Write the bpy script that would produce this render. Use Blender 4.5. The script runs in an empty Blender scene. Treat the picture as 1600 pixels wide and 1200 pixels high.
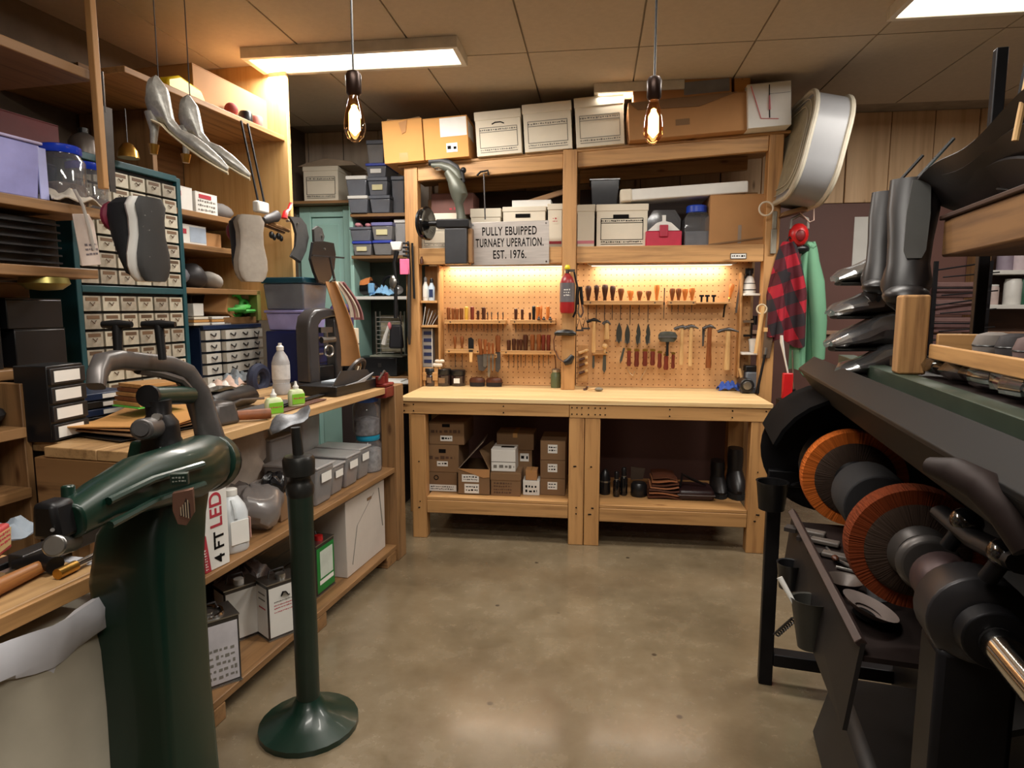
import bpy, bmesh, math, random
from mathutils import Vector, Matrix
random.seed(7)
PI = math.pi
S = bpy.context.scene
COL = S.collection
# ---------------------------------------------------------------- camera
PITCH = math.atan(.12); YAW = math.radians(7.5); EYE = Vector((0, 0, 1.47)); FPX = 1000.0
cam = bpy.data.cameras.new('camera'); camo = bpy.data.objects.new('camera', cam); COL.objects.link(camo)
camo.location = EYE; camo.rotation_euler = (PI/2 - PITCH, 0, YAW)
cam.sensor_width = 36; cam.lens = 36*FPX/1600; cam.clip_start = .02
S.camera = camo
S.view_settings.view_transform = 'Standard'; S.view_settings.look = 'None'
S.view_settings.gamma = 1; S.view_settings.use_curve_mapping = False
S.view_settings.exposure = 0.0
wd = bpy.data.worlds.new('room_air'); S.world = wd; wd.use_nodes = True
wd.node_tree.nodes['Background'].inputs[0].default_value = (.05, .045, .04, 1)
wd.node_tree.nodes['Background'].inputs[1].default_value = 1.0
def area(name, loc, rot, sx, sy, power, col):
    l = bpy.data.lights.new(name, 'AREA'); l.shape = 'RECTANGLE'; l.size = sx; l.size_y = sy
    l.energy = power; l.color = col
    o = bpy.data.objects.new(name, l); COL.objects.link(o); o.location = loc; o.rotation_euler = rot
    return o
def point(name, loc, power, col, r=.02):
    l = bpy.data.lights.new(name, 'POINT'); l.energy = power; l.color = col; l.shadow_soft_size = r
    o = bpy.data.objects.new(name, l); COL.objects.link(o); o.location = loc
    return o
CEIL = 2.89
# ceiling fluorescents (their fixtures are built further down), under-shelf strips, filament bulbs
FIXT = [(-.35, .9), (.3, 2.3), (-1.35, 3.6), (1.95, 3.3), (.3, -1.0)]  # lamps at far left and far right are added to brighten bins and planks
for (x, y) in FIXT:
    area('fluorescent_light', (x, y, CEIL-.085), (0, 0, 0), 1.15, .22, {3.6: 44, 3.3: 46}.get(y, 32), (1, .95, .88))
area('back_fluorescent_light', (.24, 4.36, CEIL-.085), (0, 0, 0), .5, .1, 8, (1, .93, .82))
STRIPS = [(-.63, 4.475), (.42, 4.475)]
for (x, y) in STRIPS:
    area('strip_light', (x, y, 1.745), (math.radians(16), 0, 0), .85, .03, 4.4, (1, .91, .76))
BULBS = [(555, 223, 1.9), (1020, 226, 2.0)]
# ---------------------------------------------------------------- measuring: a pixel of the photo + a real plane -> a point on it
_fw = Vector((-math.sin(YAW)*math.cos(PITCH), math.cos(YAW)*math.cos(PITCH), -math.sin(PITCH)))
_rt = Vector((math.cos(YAW), math.sin(YAW), 0)); _up = _rt.cross(_fw)
def ray(x, y): return _fw*FPX + _rt*(x-800) - _up*(y-600)
class Frame:
    """a set of upright axes on the floor: u along, v into the furniture, z up"""
    def __init__(s, ox, oy, deg):
        s.o = Vector((ox, oy, 0)); s.a = math.radians(deg)
        s.u = Vector((math.cos(s.a), math.sin(s.a), 0)); s.v = Vector((-math.sin(s.a), math.cos(s.a), 0))
    def w(s, u, v, z): return s.o + s.u*u + s.v*v + Vector((0, 0, z))
    def loc(s, p): q = p - s.o; return Vector((q.dot(s.u), q.dot(s.v), p.z))
    def V(s, x, y, v):
        d = ray(x, y); t = (v-(EYE-s.o).dot(s.v))/d.dot(s.v); return s.loc(EYE+d*t)
    def U(s, x, y, u):
        d = ray(x, y); t = (u-(EYE-s.o).dot(s.u))/d.dot(s.u); return s.loc(EYE+d*t)
    def Z(s, x, y, z):
        d = ray(x, y); t = (z-EYE.z)/d.z; return s.loc(EYE+d*t)
    def face(s, x0, y0, x1, y1, v):      # u0,u1,z0,z1 of a front face seen in that box
        xm, ym = (x0+x1)/2, (y0+y1)/2
        return s.V(x0, ym, v).x, s.V(x1, ym, v).x, s.V(xm, y1, v).z, s.V(xm, y0, v).z
    def on(s, x0, y0, x1, y1, z):        # things standing on a surface z: u0,u1,v,z1
        v = s.Z((x0+x1)/2, y1, z).y
        a = s.face(x0, y0, x1, y1, v); return a[0], a[1], v, a[3]
W = Frame(0, 0, 0); L = Frame(-1.13, 3.526, 83.64); R = Frame(0, 0, 80.9)
# ---------------------------------------------------------------- materials
def lin(c):
    f = lambda v: v/12.92 if v <= .04045 else ((v+.055)/1.055)**2.4
    return tuple(f(v/255) for v in c) + (1,)
MATS = {}
def nodes(name):
    m = bpy.data.materials.new(name); m.use_nodes = True; n = m.node_tree.nodes; l = m.node_tree.links
    return m, n, l, n['Principled BSDF']
def ramp(n, stops):
    r = n.new('ShaderNodeValToRGB')
    while len(r.color_ramp.elements) < len(stops): r.color_ramp.elements.new(.5)
    for e, (p, c) in zip(r.color_ramp.elements, stops): e.position = p; e.color = c
    return r
def mul(c, k): return tuple(min(1, max(0, v*k)) for v in c[:3]) + (1,)
def coords(n, l, sc=(1, 1, 1)):
    t = n.new('ShaderNodeTexCoord'); mp = n.new('ShaderNodeMapping'); mp.inputs['Scale'].default_value = sc
    l.new(t.outputs['Object'], mp.inputs[0]); return mp
def noise(n, l, vec, scale, detail=4, rough=.55):
    t = n.new('ShaderNodeTexNoise'); t.inputs['Scale'].default_value = scale; t.inputs['Detail'].default_value = detail
    t.inputs['Roughness'].default_value = rough; l.new(vec.outputs[0], t.inputs['Vector']); return t
def mix(n, l, a, b, fac, mode='MIX'):
    x = n.new('ShaderNodeMix'); x.data_type = 'RGBA'; x.blend_type = mode
    for sock, v in ((x.inputs[6], a), (x.inputs[7], b), (x.inputs[0], fac)):
        if hasattr(v, 'is_output') or isinstance(v, bpy.types.NodeSocket): l.new(v, sock)
        else: sock.default_value = v
    return x.outputs[2]
def randtint(n, l, col, amt):
    oi = n.new('ShaderNodeObjectInfo'); mr = n.new('ShaderNodeMapRange'); mr.inputs[3].default_value = 1-amt; mr.inputs[4].default_value = 1+amt
    l.new(oi.outputs['Random'], mr.inputs[0])
    h = n.new('ShaderNodeHueSaturation'); l.new(mr.outputs[0], h.inputs['Value']); l.new(col, h.inputs['Color']); return h.outputs[0]
def bump(n, l, bs, h, strength, dist=.004):
    b = n.new('ShaderNodeBump'); b.inputs['Strength'].default_value = strength; b.inputs['Distance'].default_value = dist
    l.new(h, b.inputs['Height']); l.new(b.outputs[0], bs.inputs['Normal'])
def P(name, col, rough=.5, metal=0, var=.18, scale=9, bmp=0, coat=0, sc=(1, 1, 1), tint=0, sheen=0, trans=0, wear=None):
    """plain material with a little procedural unevenness"""
    if name in MATS: return MATS[name]
    m, n, l, b = nodes(name); c = lin(col); v = coords(n, l, sc); t = noise(n, l, v, scale)
    r = ramp(n, [(.25, mul(c, 1-var)), (.75, mul(c, 1+var))]); l.new(t.outputs[0], r.inputs[0]); o = r.outputs[0]
    if wear:
        t2 = noise(n, l, v, wear[1], 6, .65); r2 = ramp(n, [(wear[2], (0, 0, 0, 1)), (wear[2]+.08, (1, 1, 1, 1))])
        l.new(t2.outputs[0], r2.inputs[0]); o = mix(n, l, o, lin(wear[0]), r2.outputs[0])
    if tint: o = randtint(n, l, o, tint)
    l.new(o, b.inputs['Base Color']); b.inputs['Roughness'].default_value = rough; b.inputs['Metallic'].default_value = metal
    if coat: b.inputs['Coat Weight'].default_value = coat; b.inputs['Coat Roughness'].default_value = .08
    if sheen: b.inputs['Sheen Weight'].default_value = sheen
    if bmp: bump(n, l, b, t.outputs[0], bmp)
    MATS[name] = m; return m
def matte(m, s):
    m.node_tree.nodes['Principled BSDF'].inputs['Specular IOR Level'].default_value = s; return m
def wood(name, c1, c2, axis='x', rough=.5, scale=1.0, knots=True, tint=.07):
    if name in MATS: return MATS[name]
    m, n, l, b = nodes(name); k = {'x': (1.2, 22, 22), 'y': (22, 1.2, 22), 'z': (22, 22, 1.2)}[axis]
    v = coords(n, l, tuple(q*scale for q in k)); t = noise(n, l, v, 1.6, 6, .6); c1 = lin(c1); c2 = lin(c2)
    r = ramp(n, [(.3, c1), (.52, mul(c2, .97)), (.7, c2)]); l.new(t.outputs[0], r.inputs[0]); o = r.outputs[0]
    v2 = coords(n, l, tuple(q*.12 for q in k)); t2 = noise(n, l, v2, 2.2, 3)
    r2 = ramp(n, [(.3, (.78, .74, .68, 1)), (.7, (1, 1, 1, 1))]); l.new(t2.outputs[0], r2.inputs[0])
    o = mix(n, l, o, r2.outputs[0], 1.0, 'MULTIPLY')
    if knots:
        kk = {'x': (2.2, 7, 7), 'y': (7, 2.2, 7), 'z': (7, 7, 2.2)}[axis]
        v3 = coords(n, l, kk); vo = n.new('ShaderNodeTexVoronoi'); vo.inputs['Scale'].default_value = 1.3; l.new(v3.outputs[0], vo.inputs['Vector'])
        r3 = ramp(n, [(.05, (.22, .12, .05, 1)), (.13, (1, 1, 1, 1))]); l.new(vo.outputs['Distance'], r3.inputs[0])
        o = mix(n, l, o, r3.outputs[0], .75, 'MULTIPLY')
    o = randtint(n, l, o, tint)
    l.new(o, b.inputs['Base Color']); b.inputs['Roughness'].default_value = rough
    bump(n, l, b, t.outputs[0], .12, .002); MATS[name] = m; return m
def clear(name, col, fac=.12, rough=.06, body=0.0, bodycol=(200, 200, 205)):
    """thin clear shell: lets light through, mirrors a little at grazing angles, milky by `body`"""
    if name in MATS: return MATS[name]
    m, n, l, b = nodes(name); out = n['Material Output']
    tr = n.new('ShaderNodeBsdfTransparent'); tr.inputs[0].default_value = lin(col)
    gl = n.new('ShaderNodeBsdfGlossy'); gl.inputs['Roughness'].default_value = rough
    lw = n.new('ShaderNodeLayerWeight'); lw.inputs[0].default_value = .25
    mr = n.new('ShaderNodeMapRange'); mr.inputs[3].default_value = fac*.35; mr.inputs[4].default_value = min(1, fac*3); l.new(lw.outputs[1], mr.inputs[0])
    ms = n.new('ShaderNodeMixShader'); l.new(mr.outputs[0], ms.inputs[0]); l.new(tr.outputs[0], ms.inputs[1]); l.new(gl.outputs[0], ms.inputs[2])
    last = ms
    if body:
        b.inputs['Base Color'].default_value = lin(bodycol); b.inputs['Roughness'].default_value = .35
        v = coords(n, l); t = noise(n, l, v, 14); m3 = n.new('ShaderNodeMapRange'); m3.inputs[3].default_value = body*.8; m3.inputs[4].default_value = min(1, body*1.2)
        l.new(t.outputs[0], m3.inputs[0]); mm = n.new('ShaderNodeMixShader'); l.new(m3.outputs[0], mm.inputs[0])
        l.new(ms.outputs[0], mm.inputs[1]); l.new(b.outputs[0], mm.inputs[2]); last = mm
    l.new(last.outputs[0], out.inputs[0]); MATS[name] = m; return m
def glow(name, col, power):
    m, n, l, b = nodes(name); e = n.new('ShaderNodeEmission'); e.inputs[0].default_value = lin(col); e.inputs[1].default_value = power
    l.new(e.outputs[0], n['Material Output'].inputs[0]); return m
# ---------------------------------------------------------------- mesh builder
def rotm(rx=0, ry=0, rz=0): return Matrix.Rotation(rz, 4, 'Z') @ Matrix.Rotation(ry, 4, 'Y') @ Matrix.Rotation(rx, 4, 'X')
def T(x=0, y=0, z=0): return Matrix.Translation((x, y, z))
class MB:
    def __init__(s): s.v = []; s.f = []; s.mi = []; s.M = Matrix(); s.m = 0
    def add(s, vs, fs):
        k = len(s.v); s.v += [tuple(s.M @ Vector(p)) for p in vs]
        s.f += [tuple(i+k for i in f) for f in fs]; s.mi += [s.m]*len(fs); return s
    def box(s, x0, x1, y0, y1, z0, z1):
        x0, x1 = min(x0, x1), max(x0, x1); y0, y1 = min(y0, y1), max(y0, y1); z0, z1 = min(z0, z1), max(z0, z1)
        return s.add([(x0, y0, z0), (x1, y0, z0), (x1, y1, z0), (x0, y1, z0), (x0, y0, z1), (x1, y0, z1), (x1, y1, z1), (x0, y1, z1)],
                     [(0, 3, 2, 1), (4, 5, 6, 7), (0, 1, 5, 4), (1, 2, 6, 5), (2, 3, 7, 6), (3, 0, 4, 7)])
    def taper(s, b, t):                       # b,t = (x0,x1,y0,y1,z)
        q = lambda r: [(r[0], r[2], r[4]), (r[1], r[2], r[4]), (r[1], r[3], r[4]), (r[0], r[3], r[4])]
        return s.add(q(b)+q(t), [(0, 3, 2, 1), (4, 5, 6, 7), (0, 1, 5, 4), (1, 2, 6, 5), (2, 3, 7, 6), (3, 0, 4, 7)])
    def loft(s, rings, caps=True, closed=True):
        n = len(rings[0]); vs = [p for r in rings for p in r]; fs = []
        for i in range(len(rings)-1):
            for j in range(n if closed else n-1):
                a, b_ = i*n+j, i*n+(j+1) % n; fs.append((a, b_, b_+n, a+n))
        if caps: fs.append(tuple(reversed(range(n)))); fs.append(tuple(range((len(rings)-1)*n, len(rings)*n)))
        return s.add(vs, fs)
    def tube(s, pts, r, n=8, closed=False, flat=1.0):
        pts = [Vector(p) for p in pts]; k = len(pts); rr = r if isinstance(r, (list, tuple)) else [r]*k
        if k == 2 and not isinstance(r, (list, tuple)): pass
        t0 = (pts[1]-pts[0]).normalized(); a = Vector((0, 0, 1)) if abs(t0.z) < .9 else Vector((1, 0, 0))
        x = t0.cross(a).normalized(); rings = []
        for i in range(k):
            t = ((pts[(i+1) % k]-pts[i-1]) if closed else (pts[min(i+1, k-1)]-pts[max(i-1, 0)])).normalized()
            x = (x - t*x.dot(t)).normalized(); y = t.cross(x)
            rings.append([tuple(pts[i]+(x*math.cos(2*PI*j/n)+y*math.sin(2*PI*j/n)*flat)*rr[i]) for j in range(n)])
        if closed: rings.append(rings[0])
        return s.loft(rings, caps=not closed)
    def cyl(s, p0, p1, r0, r1=None, n=16): return s.tube([p0, p1], [r0, r0 if r1 is None else r1], n)
    def lathe(s, prof, n=20, caps=True, sy=1.0):
        return s.loft([[(r*math.cos(2*PI*j/n), r*sy*math.sin(2*PI*j/n), z) for j in range(n)] for r, z in prof], caps)
    def prism(s, pts, y0, y1):                # outline in x-z, thickness along y
        n = len(pts); vs = [(x, y0, z) for x, z in pts]+[(x, y1, z) for x, z in pts]
        return s.add(vs, [tuple(range(n)), tuple(reversed(range(n, 2*n)))]+[(j, (j+1) % n, (j+1) % n+n, j+n) for j in range(n)][::1])
    def ell(s, c, rx, ry=None, rz=None, n=14, m=8):
        ry = ry or rx; rz = rz or rx; rings = []
        for i in range(m+1):
            a = PI*i/m; q = max(.001, math.sin(a))
            rings.append([(c[0]+rx*q*math.cos(2*PI*j/n), c[1]+ry*q*math.sin(2*PI*j/n), c[2]-rz*math.cos(a)) for j in range(n)])
        return s.loft(rings)
    def ring(s, c, R_, r, axis='z', n=20, k=6):
        pts = []
        for j in range(n):
            a = 2*PI*j/n; e = (math.cos(a)*R_, math.sin(a)*R_)
            pts.append({'z': (c[0]+e[0], c[1]+e[1], c[2]), 'y': (c[0]+e[0], c[1], c[2]+e[1]), 'x': (c[0], c[1]+e[0], c[2]+e[1])}[axis])
        return s.tube(pts, r, k, closed=True)
    def sheet(s, fn, nu, nv, th=.002):        # a cloth: fn(a,b)->point, doubled by th along its normal
        P_ = [[Vector(fn(i/nu, j/nv)) for j in range(nv+1)] for i in range(nu+1)]; top = []; bot = []
        for i in range(nu+1):
            for j in range(nv+1):
                du = P_[min(i+1, nu)][j]-P_[max(i-1, 0)][j]; dv = P_[i][min(j+1, nv)]-P_[i][max(j-1, 0)]
                nn = du.cross(dv); nn = nn.normalized() if nn.length > 1e-9 else Vector((0, 0, 1))
                top.append(tuple(P_[i][j]+nn*th/2)); bot.append(tuple(P_[i][j]-nn*th/2))
        w_ = nv+1; N = len(top); fs = []
        for i in range(nu):
            for j in range(nv):
                a, b_, c, d = i*w_+j, (i+1)*w_+j, (i+1)*w_+j+1, i*w_+j+1
                fs.append((a, b_, c, d)); fs.append((d+N, c+N, b_+N, a+N))
        edge = [i*w_ for i in range(nu+1)]+[nu*w_+j for j in range(1, nv+1)]+[i*w_+nv for i in range(nu-1, -1, -1)]+[j for j in range(nv-1, 0, -1)]
        for q in range(len(edge)):
            a, b_ = edge[q], edge[(q+1) % len(edge)]; fs.append((b_, a, a+N, b_+N))
        return s.add(top+bot, fs)
    def mesh(s, name, mats, smooth=40):
        me = bpy.data.meshes.new(name); me.from_pydata(s.v, [], s.f)
        mats = mats if isinstance(mats, (list, tuple)) else [mats]
        for m in mats: me.materials.append(m)
        for p, i in zip(me.polygons, s.mi): p.material_index = i
        bm = bmesh.new(); bm.from_mesh(me); bmesh.ops.recalc_face_normals(bm, faces=bm.faces); bm.to_mesh(me); bm.free()
        me.polygons.foreach_set('use_smooth', [True]*len(me.polygons)); me.set_sharp_from_angle(angle=math.radians(smooth))
        return me
    def build(s, name, mats, parent=None, bev=0, label=None, seg=2, sub=0, smooth=40):
        o = bpy.data.objects.new(name, s.mesh(name, mats, smooth)); COL.objects.link(o)
        if parent is not None: o.parent = parent
        if sub:
            q = o.modifiers.new('sub', 'SUBSURF'); q.levels = q.render_levels = sub
        if bev:
            q = o.modifiers.new('bevel', 'BEVEL'); q.width = bev; q.segments = seg; q.limit_method = 'ANGLE'; q.angle_limit = math.radians(40)
        if label: o['label'] = label
        return o
def tag(o, label, cat, group=None, kind=None):
    if label: o['label'] = label
    if cat: o['category'] = cat
    if group: o['group'] = group
    if kind: o['kind'] = kind
    return o
def place(o, fr, u, v, z, rz=0, rx=0, ry=0):
    o.location = fr.w(u, v, z); o.rotation_euler = (rx, ry, fr.a+rz); return o
def thing(name, label, cat, fr, u, v, z, rz=0, group=None, rx=0, ry=0):
    o = bpy.data.objects.new(name, None); COL.objects.link(o); o.empty_display_size = .05
    place(o, fr, u, v, z, rz, rx, ry); return tag(o, label, cat, group)
def solo(mb, name, mats, label, cat, fr, u, v, z, rz=0, group=None, bev=0, rx=0, ry=0, sub=0, smooth=40):
    o = mb.build(name, mats, None, bev, sub=sub, smooth=smooth); place(o, fr, u, v, z, rz, rx, ry); return tag(o, label, cat, group)
def struct(mb, name, mats, bev=0, parent=None):
    o = mb.build(name, mats, parent, bev)
    if parent is None: o['kind'] = 'structure'
    return o
def kids(o): return [c for c in bpy.data.objects if c.parent == o]
def dup(o, label, fr=None, pos=None, rz=0, group=None):
    c = o.copy(); COL.objects.link(c)
    for ch in kids(o):
        d = ch.copy(); COL.objects.link(d); d.parent = c
        for g in kids(ch):
            e = g.copy(); COL.objects.link(e); e.parent = d
    c['label'] = label
    if group: c['group'] = group
    if pos: place(c, fr, *pos, rz)
    return c
def text(body, size, mat, parent, M, name='lettering', ext=.0006, align='CENTER', sx=1.0, track=1.0, bold=0, fit=0):
    cu = bpy.data.curves.new(name, 'FONT'); cu.body = body; cu.size = size; cu.align_x = align; cu.align_y = 'CENTER'; cu.extrude = ext; cu.space_character = track; cu.offset = bold
    t = bpy.data.objects.new(name, cu); COL.objects.link(t); dg = bpy.context.evaluated_depsgraph_get(); dg.update()
    me = bpy.data.meshes.new_from_object(t.evaluated_get(dg)); bpy.data.objects.remove(t); bpy.data.curves.remove(cu)
    xs = [v.co.x for v in me.vertices]; sx = fit/(max(xs)-min(xs)) if fit else sx; me.transform(M @ Matrix.Diagonal((sx, 1, 1, 1))); me.materials.clear(); me.materials.append(mat)
    o = bpy.data.objects.new(name, me); COL.objects.link(o)
    if parent is not None: o.parent = parent
    return o
FRONT = Matrix.Rotation(PI/2, 4, 'X')          # lettering lying in x-y -> standing in x-z, read from -y
def scrib(mb, x0, x1, z0, z1, y, rows=2, w=None, seed=0):   # small illegible print: rows of short strokes
    rd = random.Random(seed); h = (z1-z0)/rows
    for r in range(rows):
        x = x0; zc = z0+h*(r+.5)
        while x < x1:
            q = rd.uniform(.25, .6)*h*1.2; mb.box(x, min(x+q, x1), y-.0006, y, zc-h*rd.uniform(.12, .3), zc+h*rd.uniform(.1, .3)); x += q+h*rd.uniform(.15, .4)
    return mb
# palette
pine_x = wood('pine_x', (158, 116, 72), (202, 155, 100), 'x'); pine_z = wood('pine_z', (156, 112, 68), (196, 148, 94), 'z'); pine_y = wood('pine_y', (158, 116, 72), (202, 155, 100), 'y')
old_x = wood('old_pine_x', (112, 82, 52), (154, 116, 76), 'x'); old_z = wood('old_pine_z', (112, 82, 52), (156, 118, 78), 'z'); old_y = wood('old_pine_y', (112, 82, 52), (154, 116, 76), 'y')
top_x = wood('bench_top_wood', (214, 174, 118), (236, 204, 152), 'x', .42, knots=False)
ply = wood('plywood', (206, 160, 96), (226, 184, 122), 'z', .55, knots=False)
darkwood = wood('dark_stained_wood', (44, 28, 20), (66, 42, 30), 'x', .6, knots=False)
hand = [wood('tool_handle_%s' % w_, a, b, 'z', .38, 3, False, .14) for w_, a, b in (('brown', (92, 48, 22), (134, 76, 36)), ('dark', (48, 24, 14), (82, 44, 26)), ('orange', (176, 92, 34), (214, 126, 56)), ('pale', (190, 146, 92), (220, 180, 124)), ('reddish', (74, 26, 18), (116, 46, 30)))]
kraft = P('brown_cardboard', (176, 128, 80), .8, var=.08, scale=5, bmp=.05, tint=.1); kraft_d = P('dull_brown_cardboard', (126, 96, 66), .85, var=.1, scale=5, tint=.09)
kraft_y = P('warm_cardboard', (206, 150, 84), .8, var=.07, scale=4, tint=.05)
white_c = P('off_white_cardboard', (222, 212, 192), .75, var=.05, scale=6, tint=.03); white_p = P('white_paper', (226, 224, 218), .7, var=.05)
tape_m = P('packing_tape', (186, 140, 84), .25, var=.06); ink = matte(P('black_ink', (20, 18, 17), .8), .1); ink_b = P('brown_print', (84, 58, 40), .7); ink_r = P('red_print', (178, 52, 66), .6); ink_g = P('grey_print', (120, 116, 108), .7)
blackp = P('black_plastic', (22, 22, 24), .35, var=.2); blackm = P('black_iron', (30, 29, 30), .42, .5, var=.3, scale=14, bmp=.05); greym = P('grey_cast_iron', (86, 82, 80), .4, .55, var=.25, scale=16, bmp=.06)
steel = P('steel', (176, 174, 170), .28, .95, var=.12, scale=20); dsteel = P('dark_steel', (92, 90, 90), .35, .9, var=.2, scale=24); chrome = P('chrome', (208, 208, 208), .12, 1, var=.05)
brass = P('brass', (186, 142, 66), .3, .9); leather_b = P('black_leather', (26, 23, 23), .4, var=.3, scale=30, bmp=.1); leather_br = P('brown_leather', (88, 50, 34), .5, var=.25, scale=26, bmp=.1)
rubber = P('black_rubber', (20, 20, 20), .7); felt_g = P('grey_rubber_sole', (64, 63, 62), .75, var=.12, scale=30, bmp=.04)
red_p = P('red_plastic', (190, 28, 30), .35); blue_p = P('blue_plastic', (28, 66, 176), .35); cyan_p = P('light_blue_lid', (30, 128, 176), .35); white_pl = P('white_plastic', (224, 222, 216), .4, var=.05)
machine_g = P('dark_green_enamel', (10, 38, 28), .34, 0, var=.18, scale=6, coat=.2)
bin_c = clear('clear_plastic_bin', (206, 210, 214), .16, .12, .38, (186, 184, 184)); jar_c = clear('clear_jar', (222, 224, 226), .16, .06, .10); milky = clear('milky_plastic', (232, 232, 232), .1, .3, .6, (206, 204, 204)); glass_m = clear('bulb_glass', (255, 236, 204), .14, .03)
smoke_c = clear('smoky_bin', (150, 156, 168), .16, .12, .5, (146, 150, 160))
# ================================================================ the room
BACK = 5.22; WX0, WX1 = -2.75, 3.6
def floor_mat():
    m, n, l, b = nodes('polished_concrete'); v = coords(n, l); big = noise(n, l, v, 1.3, 5, .6); mid = noise(n, l, v, 7, 8, .7); fine = noise(n, l, v, 60, 5, .7)
    r = ramp(n, [(.3, lin((94, 81, 62))), (.5, lin((118, 104, 82))), (.72, lin((134, 120, 98)))]); l.new(big.outputs[0], r.inputs[0])
    r2 = ramp(n, [(.3, (.72, .7, .66, 1)), (.6, (1.0, 1, 1, 1))]); l.new(mid.outputs[0], r2.inputs[0]); o = mix(n, l, r.outputs[0], r2.outputs[0], .8, 'MULTIPLY')
    r3 = ramp(n, [(.62, (0, 0, 0, 1)), (.74, (1, 1, 1, 1))]); l.new(fine.outputs[0], r3.inputs[0])
    r4 = ramp(n, [(.52, (0, 0, 0, 1)), (.66, (1, 1, 1, 1))]); l.new(noise(n, l, v, 2.6, 4).outputs[0], r4.inputs[0])
    mm = n.new('ShaderNodeMath'); mm.operation = 'MULTIPLY'; l.new(r3.outputs[0], mm.inputs[0]); l.new(r4.outputs[0], mm.inputs[1])
    o = mix(n, l, o, lin((196, 174, 140)), mm.outputs[0])
    vo = n.new('ShaderNodeTexVoronoi'); vo.inputs['Scale'].default_value = 4.2; l.new(v.outputs[0], vo.inputs['Vector'])
    r5 = ramp(n, [(.035, (1, 1, 1, 1)), (.06, (0, 0, 0, 1))]); l.new(vo.outputs['Distance'], r5.inputs[0]); o = mix(n, l, o, lin((66, 56, 44)), r5.outputs[0])
    l.new(o, b.inputs['Base Color']); r6 = ramp(n, [(.3, (.13, .13, .13, 1)), (.7, (.34, .34, .34, 1))]); l.new(mid.outputs[0], r6.inputs[0]); l.new(r6.outputs[0], b.inputs['Roughness'])
    b.inputs['Coat Weight'].default_value = .25; b.inputs['Coat Roughness'].default_value = .12; bump(n, l, b, mid.outputs[0], .06, .003); return m
struct(MB().box(WX0-.8, WX1+.6, -2.6, BACK+.3, -.1, 0), 'floor', floor_mat())
ceil_m = P('ceiling_tile', (196, 184, 166), .9, var=.05, scale=30, bmp=.2); grid_m = P('ceiling_grid', (150, 140, 126), .7)
c_ = struct(MB().box(WX0-.8, WX1+.6, -2.6, BACK+.3, CEIL, CEIL+.1), 'ceiling', grid_m)
tile = MB().box(-.3, .3, -.605, .605, -.012, 0).mesh('ceiling_tile', ceil_m)
for i in range(12):
    for j in range(6):
        o = bpy.data.objects.new('ceiling_tile', tile); COL.objects.link(o); o.parent = c_; o.location = (WX0-.4+.61*i, -1.75+1.22*j, CEIL)
mauve = P('mauve_brown_wall_paint', (108, 74, 66), .6, var=.06, scale=2.5); block_m = P('dark_painted_block', (80, 62, 62), .75, var=.1, scale=7, bmp=.1, tint=.06)
PLZ = 2.245
wb = struct(MB().box(WX0-.8, WX1+.6, BACK, BACK+.2, 0, CEIL), 'wall_back', P('wall_behind', (84, 66, 54), .9))
MB().box(-1.05, WX1+.6, BACK-.012, BACK, 0, PLZ-.004).build('painted_panel', mauve, wb)
blk = MB().box(-.196, .196, -.014, .02, -.096, .096).mesh('wall_block', block_m)
for r_ in range(11):
    for i in range(5):
        o = bpy.data.objects.new('wall_block', blk); COL.objects.link(o); o.parent = wb; o.location = (-1.28-.4*i-(.2 if r_ % 2 else 0), BACK, .1+.2*r_)
plank_r = wood('pale_wall_plank', (212, 174, 134), (236, 200, 158), 'z', .6, .6, True, .05); plank_l = wood('whitewashed_wall_plank', (200, 186, 168), (222, 208, 192), 'z', .65, .6, False, .05)
for rng, mt in (((-9, -3), plank_l), ((-3, 13), plank_r)):
    for i in range(*rng):
        x = .02+.3*i; w_ = MB().box(x+.003, x+.297, BACK-.022+.004*((i*7) % 3), BACK, PLZ, CEIL).build('wall_plank', mt, wb, .004)
struct(MB().box(-.95, WX1, BACK-.035, BACK-.012, 1.262, 1.292), 'trim_1', P('chair_rail_paint', (176, 140, 116), .45), .004)
o = MB().box(-.25, 7.5, 1.5, 1.6, 0, CEIL)
wl = struct(MB().box(-7.5, 2.1, 1.45, 1.55, 0, CEIL), 'wall_left', P('left_wall_paint', (98, 84, 70), .85)); place(wl, L, 0, 0, 0)
struct(MB().box(WX1, WX1+.12, -2.6, BACK, 0, CEIL), 'wall_right', P('right_wall_paint', (104, 84, 72), .85))
struct(MB().box(WX0-.8, WX1, -2.7, -2.55, 0, CEIL), 'wall_behind_camera', P('rear_wall_paint', (120, 108, 94), .85))
# fluorescent fixtures (ceiling lamps; left and right ones added to brighten the sides)
lamp_glow = glow('fluorescent_diffuser', (255, 240, 214), 5.0); fix_m = P('white_enamel', (218, 214, 204), .4)
def fixture(x, y, w_, d_, label):
    t = thing('ceiling_light', label, 'ceiling light', W, x, y, CEIL)
    m = MB(); m.box(-w_/2-.03, w_/2+.03, -d_/2-.03, -d_/2, -.07, -.012); m.box(-w_/2-.03, w_/2+.03, d_/2, d_/2+.03, -.07, -.012); m.box(-w_/2-.03, -w_/2, -d_/2, d_/2, -.07, -.012); m.box(w_/2, w_/2+.03, -d_/2, d_/2, -.07, -.012)
    m.build('housing', fix_m, t, .003); MB().box(-w_/2, w_/2, -d_/2, d_/2, -.06, -.03).build('diffuser', lamp_glow, t)
    MB().box(-w_/2, w_/2, -d_/2, d_/2, -.028, -.012).build('back_plate', fix_m, t)
for (x, y), lb in zip(FIXT, ('ceiling light nearest in front of the camera above the aisle', 'fluorescent ceiling light above the aisle before the workbench', 'added ceiling light brightening the left corner before the plywood panel', 'added ceiling light brightening the pale wall planks on the right', 'ceiling light behind the camera')):
    fixture(x, y, 1.15, .22, lb)
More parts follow.
